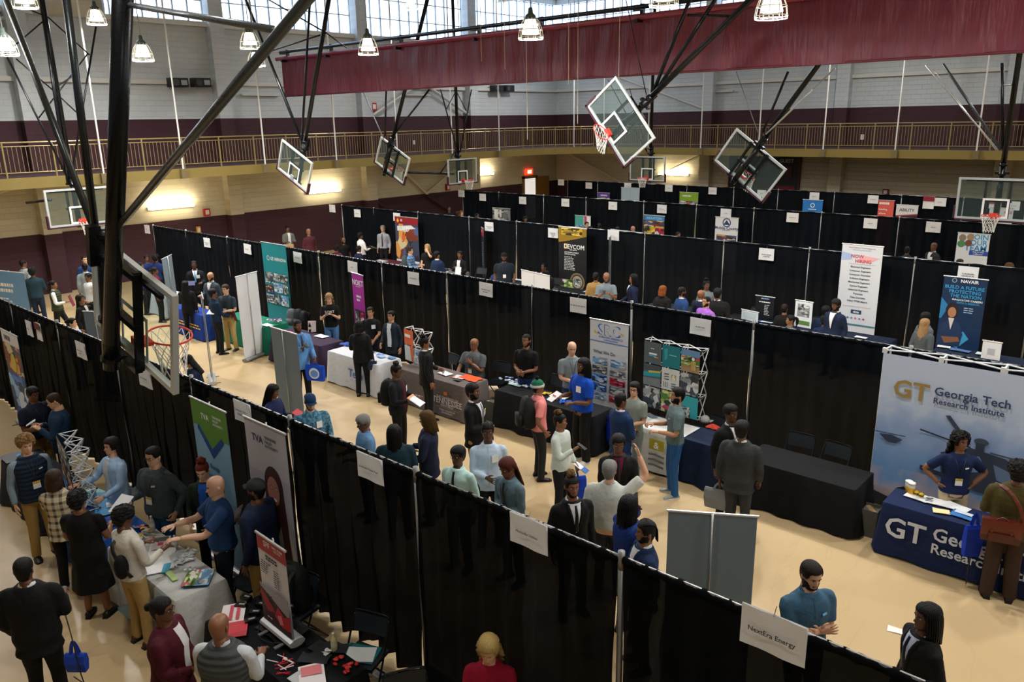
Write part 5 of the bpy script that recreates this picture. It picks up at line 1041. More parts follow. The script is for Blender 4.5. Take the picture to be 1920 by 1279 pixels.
banner('dark blue banner with portrait of a woman with folded arms',(-4.57,19.5),(-3.7,19.5),.55,2.26,'0b2c50',[('ring',.25,.05,.05,.012,'9cacbc'),('t',.6,.05,.1,'NAVAIR',W_),('t',.5,.14,.105,'BUILD A FUTURE','3ca0d8'),('t',.52,.2,.105,'PROTECTING','3ca0d8'),('t',.55,.26,.105,'THE NATION','3ca0d8'),('t',.6,.315,.06,'INNOVATIVE CAREERS',W_),('t',.62,.355,.06,'WITH A MISSION','3ca0d8'),
 ('p',[(0,.3),(.2,.42),(.05,.6),(0,.6)],'2c7cb0'),('p',[(.3,.95),(.6,.75),(.75,.85),(.5,1)],'3c9cc8'),('c',.28,.48,.13,.19,'241c20'),('p',[(.0,.98),(.05,.68),(.25,.6),(.5,.64),(.6,.8),(.55,.98)],'1c3458'),('p',[(.22,.58),(.3,.75),(.36,.58)],'d8d0c8'),('c',.29,.5,.085,.12,'b07c5c'),('p',[(.1,.86),(.5,.84),(.55,.9),(.2,.95)],'8c5c44')]+lines(.55,.42,3,.03,.025,'9cb8d0','c',18,5))
banner('white banner with large sky blue letters before the fourth row',(-6.22,27.5),(-5.33,27.5),.4,2.2,'dfe6ec',[('t',.95,.06,.22,'JOIN','2c9cd8','r'),('t',.95,.16,.22,'OUR','2c9cd8','r'),('t',.93,.26,.24,'TEAM','1c84c8','r'),('c',.16,.09,.1,.11,'8c7c6c'),('c',.4,.07,.1,.1,'a88c6c'),('c',.14,.2,.11,.11,'4c8c5c'),('c',.36,.18,.1,.1,'7c4c3c'),('r',.42,.31,1,.39,'2450a8'),('t',.7,.33,.055,'Help us make',W_),('t',.7,.365,.055,'a difference',W_)])
banner('white banner with round navy emblem before the fourth row',(-14.52,27.5),(-13.58,27.5),.4,2.15,'dfe4ea',[('c',.5,.12,.17,.17,'123c70'),('c',.5,.12,.13,.13,'dfe4ea'),('p',[(.38,.15),(.5,.06),(.62,.15),(.62,.17),(.38,.17)],'123c70'),('t',.5,.24,.16,'Mobile County','2c4c7c'),*il(.5,.29,.05,14,'8c98a4'),('ph',.08,.4,.95,.55,'warm',12)])
banner('poster banner with light blue header and crowd photo, fourth row',(-17.7,27.5),(-16.75,27.5),.4,2.02,'7c8c9c',[('r',0,0,1,.13,'3c8cc0'),('t',.5,.07,.14,'HOUSTON','a8d4f0'),('ph',0,.13,1,.33,'warm',13),('ph',0,.31,.6,.6,'yel',14),('ph',.55,.33,1,.6,'red',15)])
banner('red topped banner with orange-clad workers picture, third row',(-24.2,19.85),(-22.85,19.85),.35,2.3,'3c5078',[('r',0,0,1,.15,'8c1424'),('p',[(.08,.09),(.13,.03),(.18,.09),(.13,.13)],'e8c038'),('r',.24,.05,.33,.1,'d8b0b0'),('ph',0,.15,1,.9,'warm',16),('p',[(.1,.2),(.7,.16),(.9,.22),(.1,.3)],'dfe2e4'),('t',.35,.245,.26,'BUILD',W_),('c',.36,.42,.1,.16,'d86428'),('c',.36,.34,.05,.06,'8c5c44'),('r',0,.9,1,1,'d8dce0')])
banner('narrow dark banner with red top, seen at an angle, third row',(-19.58,19.95),(-19.2,19.65),.4,2.2,'10182c',[('r',0,0,1,.17,'a01c34'),*il(.4,.06,.1,5,W_)]+[('r',.25+.02*(i%2),.3+.045*i,.6+.1*(i%3),.315+.045*i,'a8b8c8') for i in range(11)]+[('c',.7,.86,.08,.14,'3c6cc8')])
banner('grey photographic poster standing before the fourth row at left',(-26.4,27.7),(-25.25,27.7),.5,1.8,'b4b8bc',[('ph',0,0,1,.6,'grey',17),('r',.1,.06,.3,.4,'e8eaec'),('r',.42,.08,.5,.36,'e8eaec'),('c',.72,.28,.14,.18,'707478')])
banner('teal and white poster with pink stripe, left in fourth row',(-21.4,27.7),(-20.55,27.7),.5,1.75,'c4d4d4',[('r',0,0,.55,.4,'4ca8a0'),('r',.6,0,.75,.3,'c83c64'),('r',.75,0,1,.4,'e8eaec'),('ph',.1,.35,.9,.7,'sky',18)])
for L_,x0,x1,z,c,it in (('purple topped poster on the rearmost row',-25.95,-25.15,1.93,'5c3ca0',[*il(.5,.09,.1,10,'e0d8f0'),('ph',0,.17,1,.5,'green',19)]),('pale blue-grey blank banner back on the rearmost row',-24.4,-23.25,2.27,'a9bccb',[('r',.495,0,.505,1,'8ea2b2')]),
 ('lime green poster with people photo on the rearmost row',-20.85,-19.8,2.18,'84ac2c',[*il(.4,.1,.08,12,W_),('ph',0,.24,1,.55,'grey',21),('c',.5,.32,.12,.12,'b85c4c')]),('bright blue banner with white emblem on the rearmost row',-14.5,-13.6,2.13,'1c78c8',[('ring',.5,.14,.1,.03,W_),*il(.5,.24,.05,16,W_),*il(.5,.38,.05,12,W_)]),
 ('coral red banner with white words on the rearmost row',-11.23,-10.6,2.27,'dc5c50',[*il(.06,.07,.1,14,W_,'l'),('t',.06,.2,.11,'Leading',W_,'l'),('t',.06,.29,.11,'where',W_,'l'),('t',.06,.38,.11,'medicine is',W_,'l')]),('white and dark banner with slanting top on the rearmost row',-10.5,-9.65,2.12,'34222c',[('p',[(0,0),(1,0),(1,.2),(0,.26)],'d8dadc'),('t',.5,.12,.17,'ABILITY','22262c'),('p',[(0,.26),(1,.2),(1,.23),(0,.29)],'a02438'),('ph',.3,.35,.7,.7,'red',22)]),
 ('pale grey banner with red letters near right on the rearmost row',-7.06,-6.25,2.2,'ccd2da',[('t',.95,.09,.16,'CGI','b02c4c','r'),('t',.06,.26,.13,'Grow in','8c94a0','l',1),('t',.06,.36,.13,'any direction','8c94a0','l',1)])):
    banner(L_,(x0,35.6),(x1,35.6),.3,z,c,it)
banner('wide grey double panel banner back standing in aisle at lower right',(-2.95,6.75),(-3.68,6.3),.0,2.02,W_,[],case='8c8e90')
banner('pale blue banner back just left of the thick black mast',(-17.55,6.35),(-18.05,6.05),.0,2.0,W_,[])
banner('banner with colourful crowd picture at far left of front drapes',(-17.8,4.4),(-16.8,4.4),.2,2.0,'8a94b0',[('r',0,0,1,.15,'d8dadf'),*il(.3,.08,.12,5,'34363c'),('ph',0,.15,1,.55,'warm',23),('ph',0,.5,1,1,'blue',24),('c',.5,.36,.15,.2,'c8b83c')])
banner('light blue banner with white text at the left edge of photo',(-25.4,6.35),(-24.1,6.75),.0,2.05,'6c9ccc',[*il(.1,.2,.1,12,W_,'l'),*il(.1,.28,.1,10,W_,'l')]+lines(.1,.4,6,.05,.05,'dfe8f2','l',20,8))
# small table top posters
banner('small black table poster with white words by folding chairs',(-8.75,18.95),(-8.25,18.95),.76,1.35,'101216',[*il(.5,.1,.1,8,'8cb8e8'),*il(.5,.25,.1,12,W_)]+lines(.5,.38,7,.07,.035,'c8ccd0','c',18,9),base=False,name='table_poster')
banner('small white leaning poster at left of the bearded man in navy',(-7.62,18.75),(-7.17,18.7),.76,1.42,'dfe6ec',[('ph',.15,.12,.85,.6,'grey',25),('r',.1,.75,.9,.9,'58803c')],base=False,name='table_poster')
banner('small white desk sign on table right of the dark blue banner',(-3.45,18.55),(-3.1,18.55),.76,1.15,'d4dae2',[('r',.3,.4,.7,.75,'a8b0bc')],base=False,name='table_poster')
banner('white laptop-like panel on the table left of the folding chairs',(-8.95,18.6),(-8.45,18.5),.76,1.02,'c4d4de',[('r',.1,.2,.9,.8,'aebfca')],base=False,pole=False,name='table_poster')
banner('long white horizontal board above second drapes under black banner',(-15.5,17.45),(-14.2,17.2),.0,1.5,'d0d4d8',[('r',.45,0,.46,1,'9ca0a4')],base=False,pole=True,name='display_board')
banner('long grey horizontal board peeking above the third drape row',(-18.0,25.6),(-16.4,25.4),.0,1.62,'a8b0b6',[('r',0,.0,1,.04,'d8dcde')],base=False,pole=True,name='display_board')
# ---- big helicopter backdrop
e=empty('fabric_backdrop',(-3.4,11.72,0),0,'large sky blue fabric backdrop with helicopters and silhouettes at right','backdrop')
bw,bh,bz=3.0,2.36,.1
bm_=bpy.data.materials.new('sky_print'); bm_.use_nodes=True; nt=bm_.node_tree; b=nt.nodes['Principled BSDF']; b.inputs['Roughness'].default_value=.6
tc=nt.nodes.new('ShaderNodeTexCoord'); sp=nt.nodes.new('ShaderNodeSeparateXYZ'); cr=nt.nodes.new('ShaderNodeValToRGB'); nz=nt.nodes.new('ShaderNodeTexNoise'); nz.inputs['Scale'].default_value=2.2; nz.inputs['Detail'].default_value=5
ad=nt.nodes.new('ShaderNodeMath'); ad.operation='MULTIPLY_ADD'; ad.inputs[1].default_value=.5; nt.links.new(nz.outputs[0],ad.inputs[0]); mz=nt.nodes.new('ShaderNodeMath'); mz.operation='MULTIPLY'; mz.inputs[1].default_value=.42; nt.links.new(tc.outputs['Object'],sp.inputs[0]); nt.links.new(tc.outputs['Object'],nz.inputs[0]); nt.links.new(sp.outputs['Z'],mz.inputs[0]); nt.links.new(mz.outputs[0],ad.inputs[2]); nt.links.new(ad.outputs[0],cr.inputs[0])
for i,(p_,c_) in enumerate(((.28,'8c8494'),(.42,'b8acb8'),(.52,'6f9cd0'),(.68,'7fa4d4'),(.8,'8facd8'),(.92,'a9c0e4'),(1.0,'c6d5ee'))):
    el=cr.color_ramp.elements[i] if i<2 else cr.color_ramp.elements.new(p_); el.position=p_; el.color=rgb(c_)
nt.links.new(cr.outputs[0],b.inputs['Base Color'])
MB().grid(lambda u,v:(u*bw,.02*math.sin(u*40)*(1-abs(2*v-1))**2*.3,bz+v*(bh)),40,10).build('printed_sheet',bm_,e)
printed(e,lambda u,v,o:(u,-.012-o,bz+v),bw,bh,[
 ('p',[(0,.9),(.1,.93),(.3,.97),(.5,.98),(1,.97),(1,1),(0,1)],'34323c'),
 ('p',[(.3,.315),(.32,.31),(.42,.46),(.4,.465)],'3c4658'),('p',[(.2,.43),(.42,.475),(.42,.485),(.2,.44)],'2c3648'),('p',[(.5,.48),(.8,.5),(.8,.505),(.5,.49)],'4c586c'),('p',[(.5,.5),(.72,.6),(.72,.605),(.5,.51)],'4c586c'),
 ('c',.46,.43,.09,.05,'4c586a'),('r',.44,.44,.475,.5,'3a4456'),('p',[(.3,.55),(.42,.48),(.56,.5),(.68,.58),(.7,.68),(.62,.74),(.46,.74),(.34,.68)],'3c4658'),('p',[(.38,.56),(.46,.52),(.5,.6),(.42,.64)],'7c94b4'),('p',[(.52,.55),(.6,.58),(.6,.66),(.54,.64)],'6c84a4'),
 ('p',[(.22,.66),(.34,.68),(.36,.71),(.22,.69)],'2c3648'),('p',[(.3,.57),(.33,.57),(.35,.74),(.32,.74)],'2c3648'),('r',.36,.74,.39,.84,'2c3244'),('r',.6,.72,.63,.82,'2c3244'),('c',.375,.85,.05,.04,'1c2028'),
 ('p',[(.02,.52),(.08,.51),(.13,.53),(.1,.56),(.06,.56)],'34425c'),('p',[(0,.505),(.14,.5),(.14,.505),(0,.51)],'34425c'),
 ('p',[(.13,.85),(.16,.83),(.19,.86),(.19,.9),(.18,.96),(.17,.96),(.16,.91),(.15,.96),(.13,.96)],'1c1c26'),('p',[(.18,.87),(.24,.84),(.24,.85),(.19,.89)],'1c1c26'),('p',[(.25,.88),(.28,.88),(.28,.96),(.25,.96)],'1c1c26'),
 ('t',.14,.2,.36,'GT','a68a4c'),('t',.24,.175,.17,'Georgia Tech','38486c','l'),('t',.24,.235,.12,'Research Institute','38486c','l')])
m=MB()
for x in(0,.75,1.5,2.25,3.0): m.tube([(x,.02,.02),(x,.02,2.5)],.014,6); m.tube([(x,.3,.02),(x,.3,2.5)],.014,6); m.tube([(x,.02,2.5),(x,.3,2.5)],.014,6); m.box(x-.03,x+.03,-.0,.05,2.46,2.53)
for x in(0,.75,1.5,2.25): m.tube([(x,.02,2.5),(x+.75,.3,2.5)],.012,6); m.tube([(x,.02,1.7),(x+.75,.02,.9)],.012,6); m.tube([(x,.3,2.5),(x+.75,.02,2.5)],.012,6)
m.build('frame_lattice',mat('e0e2e4',.4),e)
# ---- pop-up lattice displays
def popup(label,L,R,z0,z1,cells,nx,nz,d=.22,side=1):
    L=np.array(L,float);R=np.array(R,float); w=np.linalg.norm(R-L); rz=math.atan2(R[1]-L[1],R[0]-L[0]); h=z1-z0
    e=empty('popup_display',(L[0],L[1],z0),rz,label,'display'); m=MB(); j=MB()
    for i in range(nx+1):
        for k in range(nz+1):
            x,z=w*i/nx,h*k/nz
            for y in(0,d): j.ball((x,y,z),.016,6,4)
            m.bar((x,0,z),(x,d,z),.006,5)
            if i<nx: m.bar((x,0,z),(x+w/nx,d,z),.009,5); m.bar((x,d,z),(x+w/nx,0,z),.009,5)
            if k<nz: m.bar((x,0,z),(x,d,z+h/nz),.009,5); m.bar((x,d,z),(x,0,z+h/nz),.009,5)
            if i<nx and k<nz: m.bar((x,d,z),(x+w/nx,d,z+h/nz),.009,5)
    m.build('lattice_frame',mat('d8dadc',.35,'brushed',.3),e); j.build('frame_joint',mat('24262a',.4),e)
    for (i,k,cc,it) in cells:
        q=MB(); x0,x1,z0_,z1_=w*i/nx+.01,w*(i+1)/nx-.01,h*k/nz+.01,h*(k+1)/nz-.01
        cur=lambda u,v:-.03
        q.grid(lambda u,v:(x0+(x1-x0)*u,cur(u,v),z0_+(z1_-z0_)*v),6,6); pn=q.build('picture_panel',mat(cc,.5),e)
        printed(pn,lambda u,v,o:(x0+u,cur(u/(x1-x0),v/(z1_-z0_))-.002-o,z0_+v),x1-x0,z1_-z0_,it)
    return e
popup('white lattice display with grey, teal and photo panels on table',(-7.35,11.55),(-6.2,11.5),.78,2.02,[(0,2,'5c666a',[*il(.5,.3,.08,5,W_),('r',.3,.5,.75,.58,W_),('r',.3,.6,.7,.66,'3cb0c8'),('r',.6,.66,.85,.7,'d8b83c')]),(1,2,'1c8088',[('p',[(.1,.2),(.3,.15),(.3,.6),(.15,.75)],'3ca4ac'),('r',.4,.4,.8,.44,'8cc8cc')]),(2,2,'a88c64',[('r',0,0,1,.3,'6c94c0'),('ph',0,.28,1,.7,'green',41),('c',.66,.38,.03,.03,'eceef0'),('r',.56,.48,.8,.9,'d8b83c'),('r',.6,.5,.64,.9,'d8602c'),('r',.7,.5,.74,.9,'48a0d8')]),
 (0,1,'5c666a',[('r',0,.0,1,.3,'46545c'),('p',[(0,.4),(1,.3),(1,.5),(0,.6)],'2ca0b0'),('p',[(.3,.3),(1,.22),(1,.3),(.3,.4)],'d0b838'),('p',[(0,.65),(1,.6),(1,1),(0,1)],'7c8488')]),(1,1,'d8dcda',[('r',.55,.25,.82,.5,'b8a420'),('t',.69,.375,.13,'&',W_)]+[('p',[(.15+.0*i,.26+.12*i),(.42,.24+.12*i),(.42,.28+.12*i),(.15,.3+.12*i)],'44484a') for i in range(3)]+[('r',.13+.1*i,.64,.16+.1*i,.9,'44484a') for i in range(3)]+[('p',[(.56,.66+.1*i),(.82,.64+.1*i),(.82,.68+.1*i),(.56,.7+.1*i)],'44484a') for i in range(3)]),(2,1,'50585c',[('ph',0,0,1,1,'ind',43)]),
 (1,0,'74683c',[('ph',0,0,1,1,'green',44)]),(2,0,'2ca4ac',[('ph',0,.5,.6,1,'ind',45)]),(0,0,'6c787c',[('ph',0,0,1,1,'ind',46)])],3,3)
popup('half collapsed white lattice display with orange panels on taupe table',(-12.95,10.72),(-12.2,10.62),.78,1.5,[(0,1,'d8622c',[('r',.1,.3,.7,.5,W_)]),(1,0,'cfe0e4',[('ph',.1,.1,.9,.9,'sky',47)]),(0,0,'c8d4d8',[('p',[(.6,0),(1,0),(.9,1),(.7,1)],'d8622c')])],2,2)
popup('tilted white lattice display with dark photo panels at far left table',(-11.75,3.35),(-10.9,3.2),.78,1.66,[(i,k,'2c3450',[('ph',0,0,1,1,p,50+i*3+k)]) for i in range(2) for k,p in enumerate(('blue','warm','grey'))],2,3,.24)
# ================================================================ TABLES
TB=[]
def table(label,clab,x0,x1,y0,y1,col,items=(),h=.74,drop=None,kind='cloth',skirt=.03,frontonly=None):
    TB.append((x0,x1,y0,y1))
    w,d=x1-x0,y1-y0
    t=empty('folding_table',(x0,y0,0),0,label,'table')
    MB().box(.02,w-.02,.02,d-.02,h-.04,h-.006).build('tabletop',mat('b8b4a8',.6),t)
    for x in(.14,w-.14):
        for y in(.1,d-.1): m=MB(); m.bar((x,y,0),(x,y,h-.04),.014,8); m.build('leg',STEEL,t)
    c=empty('tablecloth',(x0,y0,0),0,clab,'tablecloth')
    r=random.Random(clab); ph=r.random()*6
    # perimeter with gentle folds, corners flare
    def per(n=96):
        out=[]; L=2*(w+d)
        for i in range(n):
            s=L*i/n
            if s<w: out.append((s,0,0,-1))
            elif s<w+d: out.append((w,s-w,1,0))
            elif s<2*w+d: out.append((w-(s-w-d),d,0,1))
            else: out.append((0,d-(s-2*w-d),-1,0))
        return out
    rings=[]; P_=per()
    for z,fl in((h+.004,.0),(h-.02,.012),(h*.75,.02),(h*.4,.04),(skirt,.06)):
        R=[]
        for i,(x,y,nx_,ny_) in enumerate(P_):
            cd=min(math.hypot(x-a,y-b_) for a in(0,w) for b_ in(0,d)); k=(1-z/h)
            f=.012*math.sin(i*.8+ph)*k*2+.02*math.sin(i*.33+ph*2)*k+.07*k*max(0,1-cd/.28)
            if i%1==0 and ny_==-1 and items: f*=.25
            R.append((x+nx_*(fl+f)+(x-w/2)/w*.03*k,y+ny_*(fl+f)+(y-d/2)/d*.03*k,z+(-.0 if z>.1 else .012*math.sin(i*.5+ph))))
        rings.append(R)
    m=MB(); m.rings(rings,0,False); m.add(rings[0],[tuple(range(len(P_)))]); m.build('cloth',mat(col,.85,kind),c,True)
    bpy.data.objects[c.children[0].name].data.polygons[-1].use_smooth=False
    if items: printed(c,lambda u,v,o:(u,-.035-(1-v/h)*.055-o,v),w,h,items,.006)
    return t,c
table('folding table hidden under the navy cloth at right','navy tablecloth with large white lettering at right, before the backdrop',-2.85,-.5,10.5,11.05,'16244c',[('t',.03,.38,.38,'GT','c4ccd8','l'),('t',.28,.28,.25,'Georgia Tech','c4ccd8','l'),('t',.28,.55,.19,'Research Institute','c4ccd8','l')])
table('empty folding table under the black cloth at right','plain black tablecloth on the empty table, right of centre',-4.95,-3.25,10.6,11.35,'0d0f12')
table('folding table below the lattice display','dark navy tablecloth below the lattice display',-7.1,-5.4,10.72,11.35,'10203c')
e=empty('table_runner',(-7.12,10.6,0),0,'white cloth runner with olive square and grey bars on it','tablecloth')
m=MB(); m.grid(lambda u,v:(u*1.08,.06-.0-.0+( .62*(1-v*2) if v<.5 else -.05*(v-.5)*2-.012*math.sin(u*14)*(v-.5)*2),.756 if v<.5 else .756-(v-.5)*2*.71),16,16); m.build('runner_cloth',mat('ccd0cf',.85,'cloth'),e,True)
printed(e,lambda u,v,o:(u,.0-.02-(1-v/.75)*.05-o,v),1.08,.75,[('r',.5,.12,.76,.36,'a89c1c'),('t',.63,.25,.16,'&',W_)]+[('p',[(.5,.46+.12*i),(.6,.44+.12*i),(.78,.47+.12*i),(.78,.52+.12*i),(.6,.49+.12*i),(.5,.51+.12*i)],'6c7074') for i in range(3)]+[('p',[(.1,.2+.2*i),(.3,.18+.2*i),(.3,.23+.2*i),(.1,.25+.2*i)],'6c7074') for i in range(3)],.012)
table('folding table under the black cloth behind the beanie wearer','black tablecloth under blue and white giveaways',-10.1,-7.75,10.55,11.15,'101319')
table('folding table under the taupe cloth','taupe tablecloth with white lettering and small orange mark',-12.7,-10.65,10.25,10.9,'6a615f',[('t',.78,.42,.07,'THE UNIVERSITY OF','c8c4c4'),('t',.78,.52,.17,'TENNESSEE','c8c4c4'),('t',.78,.64,.07,'KNOXVILLE','c8c4c4'),('r',.62,.7,.95,.705,'c8c4c4'),('t',.78,.77,.05,'TICKLE COLLEGE OF','c8c4c4'),('t',.78,.84,.05,'ENGINEERING','c8c4c4'),('r',.73,.24,.78,.34,'d8702c')])
table('folding table under the white cloth left of centre','white tablecloth with blue letters left of centre',-15.0,-13.2,10.1,10.75,'d4d9e0',[('t',.6,.45,.26,'Tech','2c5cb0'),*il(.62,.66,.03,16,'8c9cb8')])
table('folding table under the plum cloth','plum purple tablecloth left of the white one',-17.55,-15.45,10.2,10.85,'3a2a42')
table('folding table under the green cloth','sea green tablecloth with round white emblem',-20.3,-18.1,10.35,11.0,'117058',[('ring',.12,.5,.13,.03,'c8dcd8'),('c',.12,.5,.08,.08,'8cb8ac')])
table('folding table under the blue cloth at left','blue tablecloth with yellow lettering at left',-22.6,-20.7,9.95,10.45,'16388c',[*il(.6,.42,.1,18,'d8b020'),*il(.6,.52,.1,16,'d8b020'),*il(.6,.66,.03,20,'c8c890'),('p',[(.05,.2),(.12,.1),(.2,.35),(.26,.5),(.1,.5)],'d8b020')])
table('folding table with photo prints at far left','white tablecloth under blue photo prints behind the grey banner',-25.3,-23.5,10.6,11.1,'b8c4d0')
table('near folding table under the white cloth','white tablecloth with pale blue swirl in near left booth',-9.75,-7.95,3.1,3.7,'c9ccca',[('p',[(.1,1),(.3,.75),(.7,.35),(.8,.0),(.95,0),(.9,.4),(.5,.8),(.3,1)],'9cc4d8')])
table('near folding table under the bright blue cloth','bright blue tablecloth with round pale emblems in near left booth',-11.6,-9.95,3.1,3.68,'1a4f9e',[('ring',.75,.45,.07,.02,'a8b8d8'),('ring',.9,.5,.07,.02,'a8b8d8')])
table('nearest folding table at bottom left','black tablecloth of the nearest table with red giveaways',-7.35,-5.45,3.15,3.8,'0c0e12')
table('folding table with dark printed cloth at left edge','dark printed tablecloth at the left edge of photo',-13.9,-12.3,3.1,3.65,'2a2e38')
for lab,x0,x1,col in (('maroon',-24.0,-22.6,'4c1424'),('grey',-21.2,-19.4,'6c7074'),('charcoal',-17.9,-16.1,'16202c'),('ink black',-15.6,-13.9,'101216'),('slate',-11.8,-10.0,'1c2228'),('black',-9.4,-8.15,'0d0f14'),('midnight blue',-7.7,-5.3,'101c34'),('navy grey',-4.4,-2.6,'18243a')):
    table('folding table under the %s cloth in second corridor'%lab,'%s tablecloth seen over the second drape row'%lab,x0,x1,18.5,19.1,col)
table('folding table under the green cloth by the wall','bright green tablecloth near the maroon wall',-28.9,-27.6,17.9,18.4,'1c7c3c')
# ================================================================ FOLDING CHAIRS
def chair_proto():
    e=empty('folding_chair'); m1=mat('1c2024',.35,'brushed',.5); 
    for s in(1,-1):
        m=MB(); m.tube(cat_rom([(s*.22,-.24,.0),(s*.22,-.02,.42),(s*.215,.13,.72),(s*.2,.17,.80)],2),.0115,8); m.build('side_tube',m1,e,True)
        m=MB(); m.tube([(s*.2,.24,.0),(s*.2,-.12,.43)],.0105,8); m.build('rear_leg',m1,e,True)
    m=MB(); m.tube(cat_rom([(-.2,.17,.80),(-.17,.18,.84),(.17,.18,.84),(.2,.17,.80)],3),.0115,8); m.build('top_tube',m1,e,True)
    m=MB(); m.tube([(-.2,.2,.05),(.2,.2,.05)],.008,6); m.build('rear_stretcher',m1,e,True)
    m=MB(); m.tube([(-.21,-.2,.08),(.21,-.2,.08)],.008,6); m.build('front_stretcher',m1,e,True)
    m=MB(); m.grid(lambda u,v:((u-.5)*.4,-.2+.38*v,.44+.012*math.cos((v-.4)*3)-.01*math.cos((u-.5)*6)),8,8); m.grid(lambda u,v:((.5-u)*.4,-.2+.38*v,.425),2,2); m.build('seat',mat('23292f',.4),e,True)
    m=MB(); m.grid(lambda u,v:((u-.5)*.4,.115+.05*v-.02*math.cos((u-.5)*3.4)*0+.018*(1-(2*u-1)**2),.62+.2*v),8,5); m.grid(lambda u,v:((.5-u)*.4,.128+.05*v+.018*(1-(2*u-1)**2),.62+.2*v),8,5); m.build('backrest',mat('23292f',.4),e,True)
    return e
cp=None
CH=[(-11.0,11.6,10,'black folding chair between seated man and the black polo man'),(-9.55,11.62,-8,'black folding chair behind the black table, left of bald man in grey'),(-4.55,11.75,5,'left one of two empty folding chairs behind the empty black table'),(-3.98,11.72,-6,'right one of two empty folding chairs behind the empty black table'),
(-5.95,11.6,-12,'black folding chair behind the lattice display table, right side'),(-8.15,4.12,8,'black chair behind the near white table'),(-7.2,4.15,12,'black folding chair holding the dark backpack by the drapes'),(-5.95,4.15,20,'black folding chair with papers on its seat by the front drapes'),(-4.9,3.85,60,'folding chair top cut off by the bottom edge beside blonde woman'),
(-9.0,19.55,0,'folding chair at the black table in the second corridor'),(-7.3,19.5,4,'folding chair behind the small black table poster'),(-12.3,11.35,-10,'folding chair behind the half collapsed display'),(-18.35,11.55,0,'folding chair under the pile of backpacks'),(-10.7,19.4,0,'folding chair hidden among the suit group'),(-15.9,19.6,30,'folding chair left of the black and yellow banner'),(-19.2,19.4,10,'folding chair behind the woman in black blazer'),(-13.5,11.6,15,'folding chair left of the collapsed lattice display')]
for i,(x,y,a,l) in enumerate(CH):
    e=chair_proto() if cp is None else copy_tree(cp)
    if cp is None: cp=e
    e.location=(x,y,0); e.rotation_euler=(0,0,math.radians(a)); tag(e,l,'chair')
# ================================================================ BAGS, BACKPACKS
def tote(top,label,col,w=.34,h=.38,rz=0,hl=.22,emb=None,lean=0,name='tote_bag'):
    e=empty(name,tuple(top),rz,label,'bag'); m=MB()
    m.rings([[(x*(1+.02*math.sin(i)),y,z) for x,y in((-w/2*g,-.03*g2),(w/2*g,-.035*g2),(w/2*g,.03*g2),(-w/2*g,.035*g2))] for i,(z,g,g2) in enumerate(((-hl-h,.94,1),(-hl-h*.5,1,1.5),(-hl-h*.1,1,1),(-hl,.99,.4)))]); m.build('bag_body',mat(col,.6,'felt'),e)
    for s in(1,-1): q=MB(); q.tube(cat_rom([(-w*.22,s*.015,-hl-.02),(-w*.12,s*.01,-hl*.4),(0,0,0),(w*.12,s*.01,-hl*.4),(w*.22,s*.015,-hl-.02)],3),[(.014,.003)]*13,6); q.build('handle',mat(col,.6,'felt'),e)
    if emb: printed(e,lambda u,v,o:(u-w/2,-.05-o,-hl-h+v),w,h,emb)
    return e
def backpack(c,rz,label,col,s=1.0):
    e=empty('backpack',tuple(c),rz,label,'backpack'); m=MB()
    m.rings([[(sx*w_*s*abs(math.cos(t))**.5*(1 if math.cos(t)>0 else -1),d_*s*abs(math.sin(t))**.5*(1 if math.sin(t)>0 else -1)+.03,z*s) for t in [2*PI*j/16 for j in range(16)]] for z,w_,d_ in((-.25,.12,.07),(-.22,.155,.1),(-.05,.165,.115),(.1,.16,.1),(.2,.13,.075),(.245,.07,.04)) for sx in(1,)]); m.build('pack_body',mat(col,.7,'cloth'),e,True)
    m=MB(); m.rings([[(.12*s*math.copysign(abs(math.cos(t))**.5,math.cos(t)),(.12+.05*(1+math.sin(t)))*s,z*s) for t in [2*PI*j/12 for j in range(12)]] for z in(-.2,-.02)]); m.build('front_pocket',mat(col,.7,'cloth'),e,True)
    for q in(1,-1): m=MB(); m.tube(cat_rom([(q*.08*s,-.04*s,.2*s),(q*.1*s,-.16*s,.16*s),(q*.11*s,-.2*s,.0),(q*.11*s,-.06*s,-.2*s)],3),[(.022,.006)]*10,6); m.build('shoulder_strap',mat('16181a',.7),e)
    m=MB(); m.tube(cat_rom([(-.03*s,.0,.235*s),(0,.0,.275*s),(.03*s,.0,.235*s)],3),.006,5); m.build('top_loop',mat('16181a',.7),e)
    return e
def at_p(k,p): return PP[k]['T'](p)
def worn(k,label,col,s=1.0,tw=0):
    p=at_p(k,(0,.16,1.22)); return backpack(p,PP[k]['rz']+tw,label,col,s)
worn('beanie','black backpack worn by the person in green beanie','1c1f22',1.05); worn('backpackw','black backpack worn by woman in black jacket and maroon shirt','101214',.95); worn('plaidpack','dark grey backpack worn by the man in blue plaid shirt','3c4848')
backpack((-7.2,4.1,.76),math.radians(20),'dark green-black backpack propped on a chair by the front drapes','1a221f',1.15)
for i,(x,y,z,a,l,c) in enumerate(((-18.6,11.5,.78,200,'grey backpack, left of the pile behind the plum table','6a7074'),(-18.35,11.55,.8,185,'dark grey backpack in the middle of the pile behind plum table','2c3034'),(-18.1,11.55,.78,170,'black backpack, right of the pile behind the plum table','1c1e20'))): backpack((x,y,z-.05),math.radians(a),l,c,.95)
def inhand(k,s): return hand(PP[k],s)
h_=inhand('phonewoman',1)*.5+at_p('phonewoman',(.2,.0,1.1))*.5; tote(h_,'royal blue tote bag hanging from the arm of phone woman','0f3fc0',.42,.42,YAW+.2,.3)
h_=inhand('olive',1); tote(at_p('olive',(.32,-.12,.98)),'royal blue tote bag held beside the olive jacket','1438b8',.2,.42,YAW,.16)
